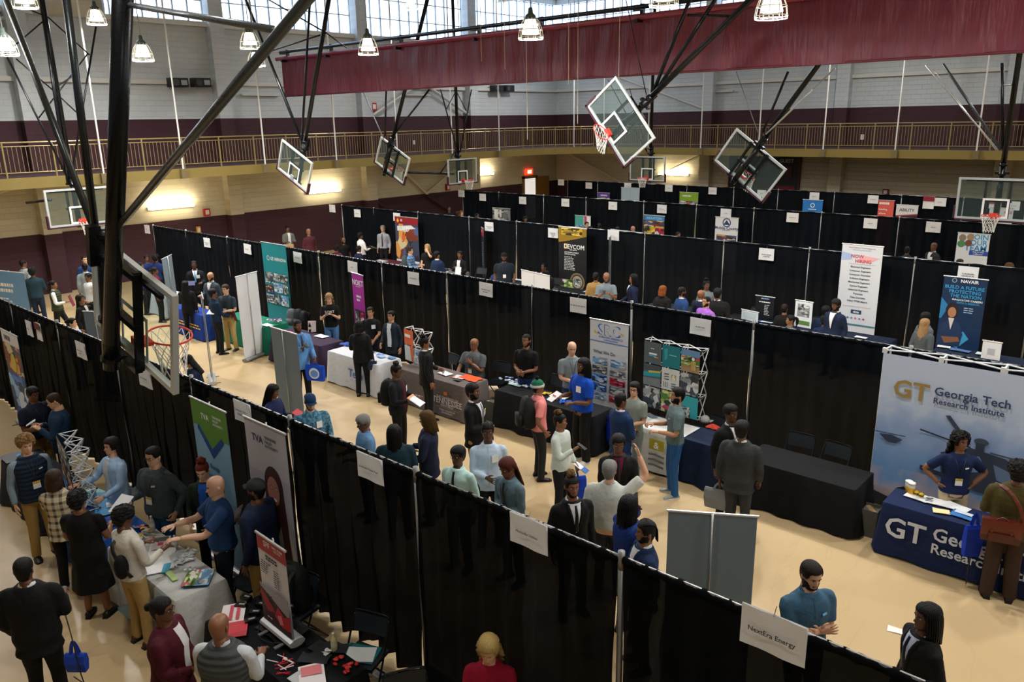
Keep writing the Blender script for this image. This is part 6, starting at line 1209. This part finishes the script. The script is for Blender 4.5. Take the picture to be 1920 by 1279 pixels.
h_=inhand('blazerblue',1); tote(h_+np.array([.05,-.06,-.02]),'bright blue bag with round white emblem held by man in blazer','0f48c0',.42,.34,YAW-.3,.05,[('c',.5,.5,.12,.12,'c8d4e4'),('c',.5,.52,.09,.08,'5c84c8')])
h_=inhand('walktan',-1); tote(h_,'tan paper shopping bag with dark emblem held by the maroon wall','b89468',.4,.34,YAW,.1,[('c',.5,.5,.08,.1,'7c5c3c')])
h_=inhand('blacksuit',-1); tote(W(140,1222,.75)+np.array([0,0,.12]),'small blue and white bag hanging on long cords at lower left','1c48c0',.2,.2,YAW,.14)
e=tote(inhand('greysuit2',1),'grey soft briefcase carried by the man in charcoal suit','80868a',.42,.3,PP['greysuit2']['rz'],.1,name='briefcase')
tote(inhand('longback',-1)+np.array([0,0,.1]),'black leather shoulder bag of the long-haired woman in blazer','121316',.3,.26,YAW,.3,name='shoulder_bag')
tote(at_p('blazerback',(-.24,-.0,1.2)),'small navy handbag on the woman at the white table','1c2c44',.2,.2,YAW,.36,name='shoulder_bag')
# satchel
e=empty('leather_satchel',tuple(at_p('olive',(.1,.24,1.0))),PP['olive']['rz'],'brown leather satchel worn on the back of the olive jacket','bag')
LM=mat('4c1a10',.38,'brushed'); LM2=mat('632716',.4)
MB().box(-.2,.2,-.05,.06,-.14,.13).build('satchel_body',LM,e); MB().grid(lambda u,v:((u-.5)*.42,.066+.012*math.sin(v*PI),.14-.2*v),4,6).build('flap',LM2,e,True); MB().box(-.13,.13,.06,.1,-.12,-.02).build('front_pocket',LM,e)
for x in(-.1,.1): MB().box(x-.012,x+.012,.075,.09,-.1,.02).build('buckle_strap',LM2,e)
MB().box(-.015,.015,.078,.09,-.07,-.045).build('clasp',mat('c8a040',.3,'brushed',.8),e)
m=MB(); m.tube(cat_rom([(-.2,0,.1),(-.16,.0,.3),(-.02,-.12,.47),(.1,-.3,.45)],3),[(.02,.004)]*10,6); m.build('shoulder_strap',LM2,e)
m=MB(); m.tube(cat_rom([(-.06,.03,.13),(0,.03,.17),(.06,.03,.13)],3),.009,6); m.build('handle',LM2,e)
# black sling on the white shirt
m=MB(); fn=PP['whiteshirt']; m.tube([fn['T'](p) for p in cat_rom([(.11,-.1,1.42),(.02,.16,1.36),(-.1,.17,1.15),(-.17,.1,.98)],3)],[(.026,.008)]*10,6)
e=tag(m.build('sling_bag',mat('101113',.6),None,True),'black sling bag across the back of the white shirt','bag'); m=MB(); m.ball(tuple(fn['T']((-.1,.16,1.12))),(.06,.08,.15),12,8); m.build('pouch',mat('101113',.7,'cloth'),e,True)
# ================================================================ HELD PAPERS, PHONES, FOLDERS
def sheet(c,w,d,rz,col,label,cat='paper',name='paper_sheet',tilt=0,t=.003,items=None,yaw2=0):
    e=empty(name,tuple(c),rz,label,cat); e.rotation_euler=(tilt,yaw2,rz)
    MB().grid(lambda u,v:((u-.5)*w,(v-.5)*d,t+.006*math.sin(u*3+v*2)),4,4).add([(-w/2,-d/2,0),(w/2,-d/2,0),(w/2,d/2,0),(-w/2,d/2,0)],[(3,2,1,0)]).build('sheet',mat(col,.6),e)
    if items: printed(e,lambda u,v,o:(u-w/2,v-d/2,t+.009+o),w,d,items,.002)
    return e
def held(k,s,w,d,col,label,tilt=.5,cat='paper',name='paper_sheet',items=None,up=.02,t=.003):
    p=inhand(k,s); f=PP[k]['rz']; q=p+np.array([math.sin(f)*.06,-math.cos(f)*.06,up]); return sheet(q,w,d,f,col,label,cat,name,tilt,t,items)
held('backpackw',-1,.22,.28,'dfe8f0','white and orange paper read by woman with backpack',items=[('r',.0,.0,1,.15,'d88c3c')])
held('phonewoman',-1,.08,.15,'141618','black phone held by the woman in pale top',cat='phone',name='mobile_phone',t=.008)
held('blondelocs',1,.22,.28,'e8ecec','white papers held by the person with golden tipped dreadlocks'); held('tealback',-1,.22,.3,'2c9c3c','green folder held between the teal and navy jackets',name='folder',cat='folder')
held('darkpolo',-1,.22,.28,'e4e8ea','white paper held by the man in charcoal polo'); held('navyshirt',-1,.24,.32,'6c1c34','maroon folder held by the man in navy shirt',name='folder',cat='folder',tilt=1.3)
held('greenvest',-1,.24,.32,'6c1434','maroon folder held by the woman in olive vest',name='folder',cat='folder',tilt=1.3); held('blackw',1,.2,.3,'dfe2e4','white folder held upright by the woman in black blazer',tilt=1.3,name='folder',cat='folder')
held('greypull',-1,.2,.28,'d8dce0','paper and pen held by man in dark grey pullover'); held('maroonshirt',1,.22,.3,'15171a','black folder held by the man in wine red shirt',name='folder',cat='folder',tilt=.9)
held('blazerblue',-1,.08,.15,'141618','black phone held by the man in light blue blazer',cat='phone',name='mobile_phone',t=.008); held('noktw',-1,.08,.15,'1c1e20','phone held by the woman in printed black tee',cat='phone',name='mobile_phone',t=.008)
held('plaidw',1,.2,.26,'d8d4cc','paper held low by the woman in plaid shirt'); held('capback',-1,.2,.28,'e4e8ea','white paper held by the man in grey and black cap',tilt=1.2); held('greybeard',-1,.08,.15,'141618','phone held by the bald bearded man in grey polo',cat='phone',name='mobile_phone',t=.008)
held('baldfar',-1,.08,.15,'c8ccd0','phone held by the balding man in dark blue jacket',cat='phone',name='mobile_phone',t=.008); held('phonewoman',1,.2,.1,'dce4ec','white and blue leaflet in the lowered hand of phone woman',items=[('r',0,.6,1,1,'2c6cb8')]) if 0 else held('phonewoman',1,.12,.24,'dce6ee','white and blue leaflet in the lowered hand of phone woman',items=[('r',0,.6,1,1,'2c6cb8')],name='leaflet')
held('bluepolo',-1,.16,.24,'dfe2e6','white and red cup-shaped leaflet held by the blue polo man',items=[('r',.2,.4,.8,.5,'b83c3c')]); held('suitlany',-1,.3,.22,'1c2050','dark tablet held by the man with sky blue lanyard',cat='tablet',name='tablet_device'); held('braidred',1,.22,.28,'b82030','red folder held by person behind the grey banner back',name='folder',cat='folder')
held('whiteorange',-1,.22,.26,'e4e6e8','white papers held by man with the orange vest panel'); held('maroonw',-1,.22,.3,'c8ccc8','booklet with green edge held by woman in maroon cardigan',tilt=1.2,items=[('r',.8,0,1,1,'6c8c3c'),('r',.2,.3,.6,.6,'2c3c6c')],name='booklet')
# ================================================================ TABLE TOP ITEMS
Z=.768
def onT(px,py,z=Z): p=W(px,py,z); return p
def onto(p,m=.13):
    best=min(TB,key=lambda t:max(t[0]-p[0],p[0]-t[1],0)+max(t[2]-p[1],p[1]-t[3],0))
    return (min(max(p[0],best[0]+m),best[1]-m),min(max(p[1],best[2]+m),best[3]-m))
def paper(px,py,w,d,a,col,label,items=None,name='paper_sheet',cat='paper'):
    p=onto(onT(px,py)); return sheet((p[0],p[1],Z-.006+paper.n*.0002),w,d,math.radians(a),col,label,cat,name,0,.002,items)
paper.n=0
PL=[(1735,915,.3,.22,-8,'e8ecf0','white sheet at the back left of the navy table'),(1757,935,.26,.2,10,'e4e8ec','white brochure with a faint drawing on navy table',[('ph',.05,.2,.4,.8,'grey',61)]),(1795,948,.3,.2,-12,'e8ecf0','long white form on the right of the navy table',),(1765,958,.2,.14,20,'e6d49c','small cream card on the navy table'),(1805,965,.26,.2,-6,'2c6cb0','blue and white brochure on the navy table',[('r',.1,.1,.9,.5,'cfe0f0')]),(1775,928,.3,.21,5,'eceef0','white sheet in the middle of the navy table'),
(1232,792,.26,.2,6,'e4e8ea','white sheet on the white runner by the man in grey polo'),(1215,777,.24,.12,-20,'6c7c84','grey leaflet on the white runner'),
(1050,742,.36,.24,5,'eceef0','white sheet on black table in front of empty chair'),(1093,765,.3,.24,30,'e8eaee','white sheet at the front of the black table'),(990,712,.3,.2,0,'b8d8dc','pale teal leaflet with red edge on the black table',[('r',0,0,1,.1,'c83c44')]),
(803,690,.3,.22,4,'e4e4ea','white form on left of the taupe table'),(835,700,.3,.2,-6,'dcdce2','printed form in the middle of taupe table'),(862,707,.26,.2,12,'c8ccd2','small stack of sheets by the seated man'),(858,712,.18,.1,0,'20242c','dark tablet near the seated man'),
(700,657,.22,.16,6,'2c64b8','blue leaflet at left of the white table'),(715,668,.22,.14,-10,'8cacd8','light blue leaflet on the white table'),(730,660,.16,.12,20,'3c74c4','small blue card on the white table'),(745,672,.18,.14,0,'5c88c8','blue card near the right end of white table'),(760,662,.1,.08,30,'16181c','small black card on the white table'),
(612,628,.34,.22,4,'eceef0','white paper stack on the plum table'),(545,622,.1,.06,10,'c83c7c','small pink card on the plum table'),(500,610,.3,.2,0,'d8ece8','white leaflet on the green table'),
(240,1005,.26,.2,-30,'e8e8ea','white form beside colourful beads on near white table') ,(300,1050,.5,.34,-28,'dfe3e6','large white sheet in the middle of near white table'),(350,1040,.3,.24,-15,'b8bcc0','bundle of clear plastic wrapped giveaways on near table'),(300,1020,.34,.22,-32,'e4e6e8','white booklet with pink print on the near white table',[('r',.05,.1,.35,.9,'5c6064'),('r',.4,.1,.95,.9,'d8c8cc'),('r',.45,.3,.7,.6,'c04c5c')]),(312,1065,.2,.08,-34,'3c9cb8','turquoise card on the near white table'),(322,1080,.24,.07,-5,'a8c87c','green pen-shaped card on the near white table'),(372,1085,.34,.3,-40,'2c6490','blue and dark nature print at the corner of near white table',[('ph',0,0,1,.6,'sky',62),('ph',0,.5,1,1,'green',63)]),(270,1068,.36,.26,-26,'eceef0','white sheet at the front edge of near white table'),
(205,950,.5,.36,-20,'2c9cdc','sky blue folder spread on the bright blue table',[('r',.25,.3,.6,.6,'dce8f0')]),(180,935,.3,.26,-15,'48b0e4','light blue leaflet at the back of bright blue table'),(215,975,.3,.2,-10,'1c50b0','royal blue folder at the front of bright blue table'),(160,915,.3,.26,10,'8cd0d8','pale turquoise sheet under the dark lattice display'),
(10,850,.4,.3,0,'4c5458','grey printed sheet at the left edge'),(20,838,.14,.14,0,'3c84c8','round blue badge card at the left edge'),
(437,1150,.34,.24,-35,'e4dcde','white and red leaflet stack at left of nearest table',[('r',.1,.2,.9,.35,'c84c58'),('r',.1,.5,.9,.65,'c84c58')]),(445,1180,.26,.2,-35,'d0404c','red leaflet by the bald man in grey vest'),(640,1205,.1,.1,10,'eceef0','small white napkin near the yellow drink bottle'),(585,1268,.34,.24,-30,'e4e0e2','white and red leaflet at the bottom edge of the nearest table',[('r',.1,.1,.5,.9,'d87c84')]),(560,1275,.2,.16,0,'b8bcc0','grey card at the bottom edge of the nearest table'),(618,1202,.16,.16,5,'16181c','black square gadget beside the napkin'),
(1570,628,.3,.2,0,'dfe4ea','white sheet on midnight blue table in second corridor'),(1612,634,.26,.16,0,'dfe4ea','white leaflet below the tall hiring banner'),(1768,650,.26,.18,10,'dfe4ea','white sheet below dark blue banner'),(1800,657,.4,.2,-5,'48689c','blue print spread right of the dark blue banner'),(1850,665,.4,.2,0,'c8d4dc','white form at right end of the navy grey table'),
(700,492,.5,.2,0,'c8ccd0','white leaflets on the maroon table in second corridor'),(990,520,.4,.2,10,'d8dce0','white sheet by the woman with the white folder'),(880,520,.3,.14,0,'c83c64','pink leaflet on the charcoal table'),(995,545,.36,.2,0,'e4e6ea','white paper beside the mustard jacket'),(1410,602,.5,.14,0,'2c74d8','bright blue ribbons heap on table by folding chairs',),(1445,606,.3,.12,0,'c0d0e0','white and blue cards on table by folding chairs'),(1150,555,.3,.2,0,'c8ccd0','pale papers by bald bearded man in grey polo')]
for q in PL:
    paper.n+=1; px,py,w,d,a,c,l=q[:7]; paper(px,py,w,d,a,c,l,q[7] if len(q)>7 else None)
# papers on the chair seat
sheet((-5.98,4.12,.462),.36,.28,.5,'1c6c78','teal folder on the chair seat by the front drapes','folder','folder'); sheet((-5.96,4.10,.472),.3,.24,.7,'e8ecee','white sheet lying on the teal folder on the chair seat')
sheet(np.array([*W(1685,1184,0)[:2],.002]),.24,.12,.2,'e8e8e4','small white slip of paper lying on the floor at lower right','paper','paper_slip')
def bottle(px,py,label,liq,capc,z=Z,h=.21,r=.032):
    p=onto(W(px,py,z),.06); e=empty('drink_bottle',(p[0],p[1],z-.006),0,label,'bottle')
    m=MB(); m.lathe([(r*.9,0),(r,.015),(r,h*.6),(r*.85,h*.72),(r*.38,h*.9),(r*.38,h*.94)],n=16); m.build('bottle_body',mat(liq,.15),e,True)
    m=MB(); m.lathe([(r*.45,h*.93),(r*.45,h)],n=12); m.build('bottle_cap',mat(capc,.4),e,True)
    m=MB(); m.lathe([(r*1.03,h*.3),(r*1.03,h*.55)],n=16,cap=False); m.build('bottle_label',mat('e8e4d0',.5),e,True)
bottle(670,1195,'lemonade bottle with yellow liquid on the nearest table','d8d49c','eceef0'); bottle(285,992,'clear water bottle on near white table by the grey pullover','b8c4c8','f0f0f0'); bottle(330,1025,'small clear bottle lying among giveaways on near white table','b4c4c0','dfe8e4',h=.16); bottle(176,925,'clear drink bottle on bright blue table beside lattice display','98a4ac','e8eaec'); bottle(590,620,'dark cola bottle on the plum table','1c1210','c02020',h=.24); bottle(227,958,'water bottle with green cap by the light blue shirt','a8ccd0','48b878',h=.18)
sheet(W(585,612,.9),.2,.28,YAW,'e8dce4','white and pink sign card standing on the plum table','sign','table_sign',1.3)
def cup(px,py,label,c1,c2,n=1):
    p=onto(W(px,py,Z),.06); e=empty('plastic_cup',(p[0],p[1],Z-.008),0,label,'cup'); m=MB(); m.lathe([(.036,0),(.046,.15)],n=18); m.build('cup_body',mat(c1,.4),e,True)
    m=MB(); m.lathe([(.05,.15),(.05,.165),(.03,.17)],n=18); m.build('cup_lid',mat(c2,.4),e,True); m=MB(); m.lathe([(.0437,.095),(.0465,.14)],n=18,cap=False); m.build('cup_band',mat(c2,.4),e,True)
cup(1708,925,'yellow cup with a white lid, nearer one on the navy table','e8b010','f0f0ec'); cup(1711,912,'yellow cup with a white lid, farther one on the navy table','e8b010','f0f0ec')
for i,(px,py) in enumerate(((1718,928),(1727,932))):
    p=W(px,py,Z); e=empty('toy_ball',(p[0],p[1],Z-.006),0,['yellow and black toy ball nearer the cups','yellow and black toy ball farther from the cups'][i],'toy'); MB().ball((0,0,.035),.035,14,10).build('ball_body',mat('e0b818',.4),e,True); m=MB(); m.lathe([(.0355,.027),(.0365,.035),(.0355,.043)],n=16,cap=False); m.build('stripe',mat('18181a',.4),e)
# clusters of small giveaways
def sprinkle(px,py,lab,cat,name,cols,n,sx,sy,group,shape='disc',z=Z,a=0):
    p=W(px,py,z); r=random.Random(lab); proto={}
    for i in range(n):
        x=r.uniform(-sx,sx); y=r.uniform(-sy,sy); c=cols[i%len(cols)]
        if c not in proto:
            m=MB()
            if shape=='disc': m.lathe([(.028,0),(.03,.012),(.02,.02)],n=10)
            elif shape=='strap': m.tube(cat_rom([(-.05,0,.006),(-.01,.02,.012),(.03,-.02,.012),(.06,.01,.006)],3),[(.012,.004)]*10,5)
            elif shape=='pen': m.tube([(-.065,0,.008),(.065,0,.008)],.005,6)
            elif shape=='bead': m.ball((0,0,.012),(.03,.02,.012),8,5)
            o=m.build(name,mat(c,.4)); proto[c]=o
        else: o=proto[c].copy(); COL.objects.link(o)
        o.location=(p[0]+x*math.cos(a)-y*math.sin(a),p[1]+x*math.sin(a)+y*math.cos(a),z-.006+.002*(i%3)); o.rotation_euler=(0,0,r.random()*6); tag(o,lab,cat,group)
sprinkle(955,712,'white and grey badge giveaways at left of the black table','badge','badge_giveaway',['d8dce4','a8b4cc','3c5c9c'],26,.22,.12,'badges at left of the black table')
sprinkle(985,722,'blue and white round giveaway beside the beanie wearer','badge','badge_giveaway',['2c5cb0','d8dce4'],18,.2,.1,'badges beside the beanie wearer')
sprinkle(1022,738,'yellow rubber giveaway on the black table','toy','rubber_toy',['e0b828'],12,.1,.07,'yellow toys on the black table','bead')
sprinkle(1048,750,'bright blue packet on the black table','packet','giveaway_packet',['1c5cd8','2c74e8'],20,.2,.09,'blue packets on black table','strap')
sprinkle(517,600,'purple and white lanyard bundle on green table','lanyard','lanyard_giveaway',['6c3c8c','d8c8e0','2c2438'],30,.2,.14,'lanyards on the green table','strap',.82)
sprinkle(265,1000,'colourful bracelet on the tray of the near white table','bracelet','rubber_bracelet',['e85c8c','e8a03c','5cb8d8','d8e04c','e8e8e8'],30,.22,.1,'bracelets on the near white table','strap',a=-.5)
sprinkle(345,1045,'clear wrapped giveaway on near white table','packet','giveaway_packet',['c4cace','a0a8ac','dfe4e8'],22,.17,.12,'wrapped packets on near white table','strap',a=-.5)
sprinkle(358,1070,'small white foam ball on near white table','ball','foam_ball',['dfe4e8'],5,.07,.04,'foam balls on the near white table','bead')
sprinkle(640,1242,'red toy car giveaway on the nearest table','toy','toy_giveaway',['c81c24','e04848'],14,.17,.1,'red toys on the nearest table','bead')
sprinkle(532,1245,'red and white pen on the nearest table','pen','ballpoint_pen',['c81c28','e8e8ea'],14,.12,.08,'pens on the nearest table','pen')
sprinkle(855,708,'orange sunglasses-like trinket on the taupe table','toy','trinket',['d8622c'],4,.1,.05,'orange trinkets on the taupe table','pen')
for i,(px,py) in enumerate([(462,1122),(490,1135),(513,1150),(452,1137),(478,1150),(500,1165),(498,1118),(520,1130),(540,1142),(470,1165),(540,1160)]):
    p=W(px,py,Z); o=MB().box(-.06,.06,-.035,.035,0,.035).build('boxed_gadget',mat('121316',.4)); o.location=(p[0],p[1],Z-.006); o.rotation_euler=(0,0,.3+.1*i); tag(o,'small black gadget box on the nearest table','box','black boxes on the nearest table'); MB().box(-.02,.045,-.012,.012,.035,.037).build('box_print',mat('9aa0a4',.5),o)
for i,(px,py,l) in enumerate(((590,1235,'left dark folded cloth near red toys on nearest table'),(625,1215,'right dark folded cloth near red toys on nearest table'))):
    p=W(px,py,Z); o=MB().grid(lambda u,v:((u-.5)*.3,(v-.5)*.16,.004+.02*math.sin(u*9+i)*math.sin(v*5)+.012),8,6).build('folded_cloth',mat('2c3034',.8,'cloth'),None,True); o.location=(p[0],p[1],Z-.004); o.rotation_euler=(0,0,.6); tag(o,l,'cloth')
p=W(530,1180,Z); m=MB(); m.grid(lambda u,v:((u-.5)*.5,(v-.5)*.36,.01+.03*abs(math.sin(u*8))*abs(math.sin(v*5+u*3))),12,10); o=m.build('drawstring_bag',mat('16181b',.5,'cloth'),None,True); o.location=(p[0],p[1],Z-.004); tag(o,'flat black drawstring bag on the nearest table','bag'); q=MB(); q.tube(cat_rom([(-.2,-.15,.03),(-.05,-.24,.02),(.15,-.2,.02),(.22,-.1,.03)],3),.004,5); q.build('drawstring',mat('0c0c0e',.6),o)
def heap(px,py,label,col,sx,sy,hz,z=Z-.006,name='folded_bag',cat='bag'):
    p=W(px,py,z+.01); o=MB().grid(lambda u,v:((u-.5)*2*sx*(1+.1*math.sin(v*9)),(v-.5)*2*sy*(1+.1*math.sin(u*11)),hz*(1-(2*u-1)**4)*(1-(2*v-1)**4)*(.8+.2*math.sin(u*9+v*5))),10,8).build(name,mat(col,.6,'cloth'),None,True); o.location=(p[0],p[1],z+.001); tag(o,label,cat)
heap(882,708,'bright orange folded bag on the taupe table','e8561c',.24,.14,.03); heap(650,645,'blue folded bag at the left corner of white table','1c48b0',.16,.1,.05); pass
heap(1337,800,'red and black cap on dark navy table','c03c2c',.1,.08,.05,name='crumpled_hat',cat='hat')
# grey cap
p=W(1322,790,Z); e=empty('baseball_cap',(p[0],p[1],Z-.006),2.4,'grey baseball cap on the dark navy table','cap'); m=MB(); m.lathe([(.085,0),(.085,.04),(.07,.08),(.04,.105),(.005,.112)],n=20); m.build('cap_crown',mat('a8acae',.7,'felt'),e,True); MB().grid(lambda u,v:((u-.5)*.15*(1-.2*v),-.06-.09*v*math.sin(PI*(.12+.76*u)),.012+.012*math.sin(PI*u)-.006*v),8,4).build('brim',mat('a8acae',.7,'felt'),e,True)
# blue plastic bags hanging behind the black table front
p=W(1140,800,.45); 
e=empty('plastic_bag_pile',(-7.55,10.95,.3),0,'crumpled blue plastic bags at the end of black table','bag'); r=random.Random(3)
m=MB(); m.ball((0,0,.12),(.17,.15,.36),14,12,fn=lambda p:(p[0]*(1+.25*math.sin(p[2]*40+p[1]*30)),p[1]*(1+.2*math.sin(p[2]*33)),p[2])); m.build('bag_film',mat('1438b0',.3,'cloth'),e,True); m=MB(); m.tube(cat_rom([(-.1,-.1,.4),(0,-.12,.5),(.1,-.1,.42)],3),.01,5); m.build('bag_handle',mat('1438b0',.3),e)
# waste boxes
def bin_(x,y,s,h,label,col='5c5d58'):
    e=empty('waste_box',(x,y,0),.05,label,'bin'); m=MB()
    m.rings([[(a*s*k,b*s*k*.9,z) for a,b in((-1,-1),(1,-1),(1,1),(-1,1))] for z,k in((0,.86),(h,1),(h,.95),(h-.05,.93))]); m.build('bin_body',mat(col,.8,'felt'),e); MB().grid(lambda u,v:((u-.5)*s*1.8,(v-.5)*s*1.6,h-.05+.02*math.sin(u*8+v*5)),6,6).build('bin_contents',mat('a8875c',.8),e)
bin_(-3.0,10.45+.05,.17,.42,'grey square waste box left of the navy table') if 0 else bin_(-3.12,10.9,.14,.42,'grey square waste box left of the navy table'); bin_(-10.35,10.75,.15,.42,'brown-grey waste box between the taupe and black tables'); bin_(-16.0+.6,11.15,.16,.42,'grey waste box right of the plum table'); bin_(-7.72,4.2,.13,.3,'small pale box on the floor behind the man in cap','8a8e90')
MB_=MB().box(-.08,.08,-.06,.06,0,.07); o=MB_.build('power_adapter',mat('dfe2e4',.4)); p=W(715,1275,0); o.location=(p[0],p[1],.001); tag(o,'white power adapter box on floor under the chair','adapter'); q=MB().box(-.05,.05,-.04,.04,.07,.085); q.build('adapter_lid',mat('c0c4c8',.4),o)
# cables hanging from the dark suit's blue bag
m=MB(); a=W(140,1222,.75); m.tube(cat_rom([PP['blacksuit']['T']((-.2,-.2,1.0)),a+np.array([0,0,.15]),a+np.array([.1,0,-.3]),a+np.array([.25,.05,-.45]),a+np.array([.1,.1,-.5]),a+np.array([-.2,0,-.4])],5),.006,6); tag(m.build('hanging_cable',mat('2a1c16',.5),None,True),'dark looping cable hanging below the small blue bag','cable')
# yellow wet floor sign
e=empty('wet_floor_sign',(-3.75,6.75,0),YAW+.3,'yellow wet floor sign beside the wide grey banner back','sign')
for s in(1,-1): m=MB(); m.add([(-.15,s*.16,.0),(.15,s*.16,0),(.1,s*.02,1.25),(-.1,s*.02,1.25),(-.15,s*.175,.0),(.15,s*.175,0),(.1,s*.035,1.25),(-.1,s*.035,1.25)],[(0,1,2,3),(7,6,5,4),(0,4,5,1),(1,5,6,2),(2,6,7,3),(3,7,4,0)]); m.build('sign_leaf',mat('e8c010',.4),e)
m=MB(); m.tube([(-.05,0,1.25),(-.04,0,1.31),(.04,0,1.31),(.05,0,1.25)],.01,6); m.build('handle',mat('e8c010',.4),e)
# umbrella-like tip under blue bag at right
p=at_p('olive',(.32,-.1,.45)); m=MB(); m.tube([p,p+np.array([0,0,-.42])],[.012,.006],8); o=tag(m.build('closed_umbrella',mat('101216',.4),None,True),'tip of dark closed umbrella below the blue tote','umbrella'); m=MB(); m.bar(p+np.array([0,0,-.42]),p+np.array([0,0,-.45]),.004,6); m.build('umbrella_tip',STEEL,o)

if 'DBG' in globals():
    for t in [o for o in bpy.data.objects if o.name.startswith('folding_table')]:
        tp=[c for c in t.children if 'tabletop' in c.name][0]; xs=[v.co.x for v in tp.data.vertices]; ys=[v.co.y for v in tp.data.vertices]
        for k_,q_ in PP.items():
            x,y=q_['P'][0]-t.location.x,q_['P'][1]-t.location.y
            if -.12<x<max(xs)+.12 and -.2<y<max(ys)+.2: print('IN TABLE',t['label'],k_,round(x,2),'of',round(max(xs),2),round(y,2),'of',round(max(ys),2))
    ks=list(PP)
    for i,a in enumerate(ks):
        for b in ks[i+1:]:
            d=np.linalg.norm(PP[a]['P'][:2]-PP[b]['P'][:2])
            if d<.42: print('CLOSE',a,b,round(d,2))
